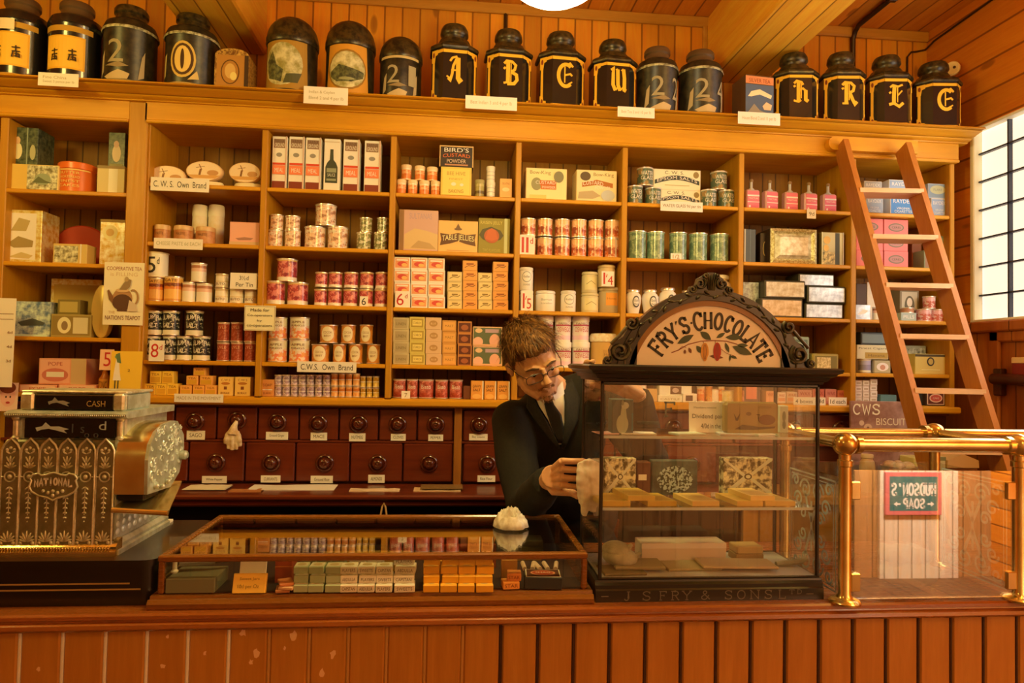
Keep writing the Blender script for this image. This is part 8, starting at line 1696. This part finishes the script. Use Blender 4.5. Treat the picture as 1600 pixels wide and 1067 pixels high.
# shirt collar points standing round the neck
m = MB(); nb = H(0, .04, -.1); ax_ = (NB-nb).normalized()
ce = [P(x, y, Y)-PO for x, y, Y in ((836, 604, -.70), (848, 618, -.735), (851, 630, -.735), (842, 622, -.71))]; m.add(ce, [(0, 1, 2, 3)])
ce = [P(x, y, Y)-PO for x, y, Y in ((862, 616, -.735), (878, 596, -.69), (881, 616, -.70), (866, 626, -.74))]; m.add(ce, [(0, 1, 2, 3)])
o = m.build('collar_pleat', white, per, smooth=0); md = o.modifiers.new('thick', 'SOLIDIFY'); md.thickness = .003
tr = MB()
for s in (-.09, .09): tr.tube([PEL+V3((s*.8, 0, -.06)), V3((PEL.x+s, -.43, .5)), V3((PEL.x+s, -.38, .07))], [.1, .075, .062], 18)
tr.ell(PEL+V3((0, 0, -.06)), (.16, .12, .1), 18, 12); remesh(rel(tr), 'trousers', suit, .012, 3, per)
for s in (-.09, .09):
    m = MB(); m.ell((PEL.x+s, -.43, .04), (.048, .125, .04), 16, 10); rel(m).build('shoe', M('#120c08', .3), per, smooth=180)
# ---- hair, brows, beard, eyes, glasses
hm = mottled('auburn_hair', '#42240a', '#875218', 70, .6); hm2 = M('#4a2e10', .7)
h = MB(); random.seed(21)
hell(h, (0, .028, .05), (.079, .096, .074)); hell(h, (0, -.025, .072), (.064, .055, .045)); hell(h, (0, .07, .01), (.07, .06, .07))
for s in (-1, 1): hell(h, (s*.066, .03, .02), (.016, .05, .045))
hair = remesh(rel(h), 'hair', hm, .005, 3, per, disp=lambda p: p+V3((.006*mnoise.noise(p*45), .006*mnoise.noise(p*45+V3((5, 5, 5))), .006*mnoise.noise(p*52))))
tf = MB(); hc = V3((0, .02, .05))
for i in range(5200):
    th = random.uniform(-PI, PI); ph_ = random.uniform(-.45, PI/2)
    d = V3((cos(ph_)*sin(th), -cos(ph_)*cos(th), sin(ph_)))
    lim = .5+.1*sin(7*th+1) if abs(th) < .95 else (.05 if abs(th) < 1.5 else -.5)
    if d.z < lim: continue
    p = hc+V3((d.x*.081, d.y*.1 if d.y > 0 else d.y*.102, d.z*.082)); whorl = V3((.0, .075, .1))
    flow = (p-whorl); flow -= d*flow.dot(d); flow = flow.normalized() if flow.length > 1e-4 else V3((0, -1, 0))
    flow = (flow+V3((random.gauss(.15, .35), random.gauss(0, .3), random.gauss(0, .2)))).normalized()
    L_ = random.uniform(.025, .058); w = flow.cross(d).normalized()*random.uniform(.0007, .0015)
    q1 = p+d*random.uniform(.003, .008)+flow*L_*.5; q2 = p+d*random.uniform(-.004, .009)+flow*L_
    a = [H(*(p-w)), H(*(p+w)), H(*(q1+w*.8)), H(*(q1-w*.8)), H(*q2)]
    tf.add(a, [(0, 1, 2, 3), (3, 2, 4)])
rel(tf).build('hair_fringe', hm, per, smooth=180)
m = MB()
for s in (-1, 1): m.tube([H(s*.052, -.073, .013), H(s*.034, -.0905, .0235), H(s*.013, -.0945, .018)], [.0016, .0034, .0024], 8)
rel(m).build('eyebrow_hair', hm2, per, smooth=60)
m = MB()
for i in range(420):
    if i % 3: x = random.uniform(-.026, .026); z = -.0505-.25*abs(x)-random.uniform(0, .006); y = -.0925+.45*abs(x)**1.15
    else: x = random.uniform(-.016, .016); z = -.098+random.uniform(-.014, .01); y = -.094+1.6*abs(x)**1.3
    p = V3((x, y, z)); e = p+V3((random.gauss(x*.2, .002), -.003, -.006)); w = V3((.0007, 0, 0)); m.add([H(*(p-w)), H(*(p+w)), H(*e)], [(0, 1, 2)])
rel(m).build('beard', M('#7a4c1c', .7), per, smooth=0)
eyw, iri = M('#d8c4a0', .2), M('#2c2418', .1)
for s in (-1, 1):
    m = MB(); hell(m, (s*.031, -.0765, -.0025), (.0112, .0096, .0085), 14, 10); e = rel(m).build('eye', eyw, per, smooth=180)
    m = MB(); c = V3((s*.031+.001, -.0855, -.0045)); m.ell(H(*c), (.0048, .0022, .0048), 12, 8, 0, hq); rel(m).build('iris', iri, e, smooth=180)
m = MB()
for s in (-1, 1):
    cx, cz = s*.036, -.006; m.tube([H(cx+.0285*(abs(cos(t))**.6)*(1 if cos(t) > 0 else -1), -.1045+.012*abs(cx+.026*cos(t))*6*.35, cz+.015*(abs(sin(t))**.6)*(1 if sin(t) > 0 else -1)) for t in [2*PI*i/28 for i in range(28)]], .0011, 6, 0, True)
    m.tube([H(s*.06, -.093, -.001), H(s*.074, -.06, .002), H(s*.082, .0, .004), H(s*.084, .022, -.004)], .0013, 6)
m.tube([H(-.009, -.103, -.004), H(0, -.106, .001), H(.009, -.103, -.004)], .0012, 6)
gl__ = rel(m).build('glasses_frame', M('#1a140c', .3), per, smooth=60)
# the cloth he wipes with
m = MB(); c0 = P(922, 762, -1.125)
for i in range(7):
    a = P(906+i*4.5, 716+2*abs(i-3), -1.13+.006*(i % 2)); e = P(909+i*4.4, (786, 806, 797, 772, 800, 784, 790)[i], -1.125+.006*((i+1) % 2)); mid = (a+e)/2+V3((-.002+.004*(i % 2), -.008, 0)); m.tube([a, a*.6+mid*.4, mid, e*.7+mid*.3, e], [.005, .009, .011, .01, .0065], 10)
m.ell(P(914, 738, -1.12), (.012, .02, .022), 12, 8)
o = remesh(m, 'wiping_cloth', mottled('wiping_cloth_weave', '#c4a878', '#e8d4a8', 30, .85), .0028, 3, None, (0, 0, 0), None, lambda p: p+V3((.002*mnoise.noise(p*90), .003*mnoise.noise(p*60), 0)))
mn = min(v.co.z for v in o.data.vertices); cc = V3((c0.x, c0.y, mn))
for v in o.data.vertices: v.co -= cc
o.location = cc; tag(o, 'pale wiping cloth held against the cabinet side by the shop assistant', 'cloth')

# ------------------------------------------------------------------ papers, glove and goods on the back ledge
def sheet(px0, px1, py, d, hx, label, rot=0.0, h=.003, up=0, cat='paper', name='paper_sheet'):
    q0, q1 = PZ(px0, py, ZL), PZ(px1, py, ZL); w = q1.x-q0.x; n = 8; v = []; random.seed(int(px0))
    for i in range(n+1):
        for y in (0, d): v.append((-w/2+w*i/n, y, .001+up+.004*random.random()))
    v += [(a, b_, c-.001 if False else up) for a, b_, c in v]; k = 2*(n+1); f = [(2*i, 2*i+2, 2*i+3, 2*i+1) for i in range(n)]+[(k+2*i, k+2*i+1, k+2*i+3, k+2*i+2) for i in range(n)]+[(2*i, k+2*i, k+2*i+2, 2*i+2) for i in range(n)]
    o = MB().add(v, f).build(name, M(hx, .8), None, ((q0.x+q1.x)/2, q0.y, ZL), (0, 0, rot), smooth=0); tag(o, label, cat)
sheet(284, 352, 767, .09, '#e4c48c', 'crumpled pale paper on the ledge beside the register', 0, up=.004)
sheet(386, 522, 766, .1, '#ecd4a0', 'long torn sheet of white paper on the ledge below the drawers')
sheet(356, 408, 769, .05, '#a8642c', 'brown paper strip at the ledge edge under the torn sheet'); sheet(545, 624, 768, .05, '#d8ac70', 'narrow tan paper strip on the ledge'); sheet(646, 720, 768, .07, '#d0a060', 'cream sheet on the ledge below the drawer stile', up=.0)
q0 = PZ(690, 765, ZL+.006); o = MB().box(-.08, .08, 0, .07, 0, .006, 0, .001).build('exercise_book', M('#7c5420', .6), None, (q0.x, q0.y, ZL+.0075), smooth=0); tag(o, 'brown booklet lying on the cream sheet on the ledge', 'book')
kg = V3((X_(371, 656, DYF), DYF-.03, Z_(371, 662, DYF-.03))); gm = mottled('glove_cotton', '#b88a4c', '#e0bc80', 30, .85); m = MB()
m.tube([kg+V3((.008, -.004, .012)), kg+V3((.0, -.008, -.01)), kg+V3((-.004, -.012, -.04))], [.006, .012, .022], 12)
for i, (dx, dz) in enumerate(((-.03, -.075), (-.018, -.095), (-.004, -.1), (.012, -.098), (.026, -.085))): m.tube([kg+V3((dx*.4, -.012, -.03)), kg+V3((dx*.9, -.016+.004*(i % 2), -.06)), kg+V3((dx, -.012, dz))], [.011, .0095, .0065], 10)
m.ell(kg+V3((.018, -.012, -.055)), (.012, .012, .024), 12, 8); m.ell(kg+V3((-.02, -.012, -.05)), (.014, .012, .022), 12, 8)
o = remesh(m, 'cotton_glove', gm, .0025, 2); cc = V3(kg); 
for v in o.data.vertices: v.co -= cc
o.location = cc; tag(o, 'bundled tan cotton glove hanging by a cord from a drawer knob', 'glove')
# biscuit sign and goods beyond the cabinet
a, b_ = P(1331, 705, -.07), P(1441, 628, -.07); w, h_ = b_.x-a.x, b_.z-ZL; h0 = P(1385, 705, -.07).z-ZL
o = MB().box(-w/2, w/2, 0, .012, 0, h_, 0, .002).build('enamel_sign', mottled('worn_enamel', '#7a4c34', '#a87858', 9, .35), None, ((a.x+b_.x)/2, -.07, ZL), (-.03, 0, 0), smooth=0)
t0 = (h0+.0)/h_; bz = lambda q: t0+(1-t0)*q
printed([('k', .02, bz(.73), .43, bz(.94), 'CWS', .006, '#e4c890'), ('t', .36, bz(.52), .84, bz(.66), 'BISCUITS', '#dcbc84'), ('e', .24, bz(.46), .06, .05, '#c89c6c'), ('e', .24, bz(.46), .02, .017, '#7a4c34'), ('e', .15, bz(.56), .035, .03, '#c8a074'), ('p', [(.04, .0), (.1, .22), (.26, .26), (.4, .2), (.42, 0)], '#5c3420')], w, h_, 0, 'lettering', o); tag(o, 'worn brown enamel biscuit sign lettered CWS leaning by the ladder foot', 'sign')
def led_box(x0, x1, yt, Y, dp, hx, name, cat, label, prn=None):
    w = X_(x1, yt+10, Y)-X_(x0, yt+10, Y); hh = Z_((x0+x1)/2, yt, Y+dp)-ZL
    o = MB().box(-w/2, w/2, 0, dp, 0, hh, 0, .003).build(name, M(hx, .55), None, (X_((x0+x1)/2, yt+10, Y), Y, ZL), smooth=0); tag(o, label, cat)
    if prn: printed(prn, w, hh, 0, 'lettering', o)
    return o
led_box(1428, 1452, 710, -.15, .1, '#c8a850', 'carton', 'box', 'yellow-green carton on the end ledge behind the ladder rail', [('t', .2, .6, .8, .75, 'OATS', '#8a7430')]); led_box(1455, 1478, 709, -.15, .1, '#ccb064', 'carton', 'box', 'yellow carton on the end ledge between ladder rail and brown box', [('r', 0, .9, 1, 1, '#8a7a3c')])
o = led_box(1480, 1528, 724, -.15, .12, '#8a4a1c', 'lidded_box', 'box', 'brown box with a pale paper lid on the end ledge'); w = o.dimensions.x; hh = o.dimensions.z
MB().prism([(-w*.52, hh), (w*.52, hh), (w*.5, hh+.03), (0, hh+.055), (-w*.5, hh+.03)], -.004, .122).build('paper_lid', M('#d8a050', .6), o, smooth=0)
o = can(1344, 1366, 708, ZL, M('#c89858', .4), 0, 0, '', '', None, 'vase', 'vase', -.16, M('#d0a868', .4), shape='urn')[1]; tag(o, 'small tan oval vase on the end ledge behind the brass post', 'vase')
wk = mottled('wicker', '#7a4c1c', '#b0783c', 40, .7, 0, .8, .4)
q = V3((X_(1397, 720, -.12), -.15, ZL)); hh = Z_(1397, 726, -.12)-ZL
o = MB().lathe([(.05, 0), (.06, hh*.5), (.066, hh), (.06, hh), (.05, hh*.2)], 24).build('wicker_basket', wk, None, q, smooth=40); tag(o, 'round basket of pale bread rolls on the end ledge', 'basket')
for i in range(6):
    t = 1.05*i; o = MB().ell((0, 0, .016), (.027, .022, .018), 14, 9).build('bread_roll', mottled('bread_crust', '#a8743c', '#d8ac70', 12, .6), None, (q.x+.036*cos(t), q.y+.034*sin(t), q.z+hh*.85), (0, 0, t), smooth=180); tag(o, f'pale bread roll in the round basket, {ORD[i]} clockwise', 'bread', 'bread rolls')

# ------------------------------------------------------------------ the shop behind the camera, seen in the screen's reflection
def Rf(px, py, Yw=-4.49):
    r = ray(px, py); q = CAM+r*((GY-.002-CAM.y)/r.y); k = (q.y-Yw)/r.y; return V3((q.x+r.x*k, Yw, q.z+r.z*k))
a, b_ = Rf(1372, 940), Rf(1494, 735)
pan = MB().box(a.x, b_.x, -4.5, -4.47, 0, b_.z+.3).build('wall_front_panel', wood('bright_front_boards', '#e0b074', '#f0cc94', 'z', .105, 'x', .55, .8, .1, .006), smooth=0); struct(pan)  # paler than the wall: daylight on these boards is put into their colour
a, b_ = Rf(1060, 940), Rf(1285, 640)
struct(MB().box(a.x, b_.x, -4.5, -4.475, 0, b_.z+.4).build('wall_front_panel', MATS[('W', 'front_boards')], smooth=0))  # extra panel added behind the camera for its reflection in the cabinet glass
area('wall_lamp_behind', (1.6, -3.5, 2.6), (math.radians(-62), 0, 0), .8, .4, 9, (1.0, .84, .55))  # unseen light, added to brighten the boards reflected in the cabinet
a, b_ = Rf(1384, 805, -4.45), Rf(1472, 738, -4.45); w, h_ = b_.x-a.x, b_.z-a.z
o = MB().box(-w/2, w/2, 0, .02, 0, h_, 0, .003).build('soap_sign', M('#c8604c', .5), None, ((a.x+b_.x)/2, -4.45, a.z), (0, 0, PI), smooth=0); tag(o, 'red edged green soap sign on the boards, mirrored in the brass screen glass', 'sign')
printed([('r', .07, .1, .93, .9, '#34604c'), ('k', .1, .46, .9, .74, "HUDSON'S", .014, '#e8e4d4'), ('k', .3, .16, .7, .38, 'SOAP', .012, '#e8e4d4'), ('p', [(.14, .26), (.2, .32), (.2, .28), (.26, .28), (.26, .24), (.2, .24), (.2, .2)], '#e8e4d4'), ('p', [(.86, .26), (.8, .32), (.8, .28), (.74, .28), (.74, .24), (.8, .24), (.8, .2)], '#e8e4d4')], w, h_, 0, 'lettering', o)
area('wall_lamp_behind', (3.2, -3.5, 2.5), (math.radians(-62), 0, 0), .8, .4, 210, (1.0, .84, .58))  # unseen light, added so the boards and sign show in the screen's reflection
wx0_, wx1_ = Rf(1296, 800).x, Rf(1352, 800).x
win2 = empty('window_2', (wx0_, -4.49, 1.0)); win2['kind'] = 'structure'
MB().box(0, wx1_-wx0_, 0, .01, 0, 1.1).build('window_pane', emit('street_daylight', (.95, .95, .85), 1.6), win2, smooth=0); m = MB()
for i in range(4): m.box((wx1_-wx0_)*i/3-.012, (wx1_-wx0_)*i/3+.012, .01, .03, 0, 1.1)
for i in range(6): m.box(0, wx1_-wx0_, .01, .03, .22*i-.012, .22*i+.012)
m.build('window_grid', dk, win2, smooth=0)
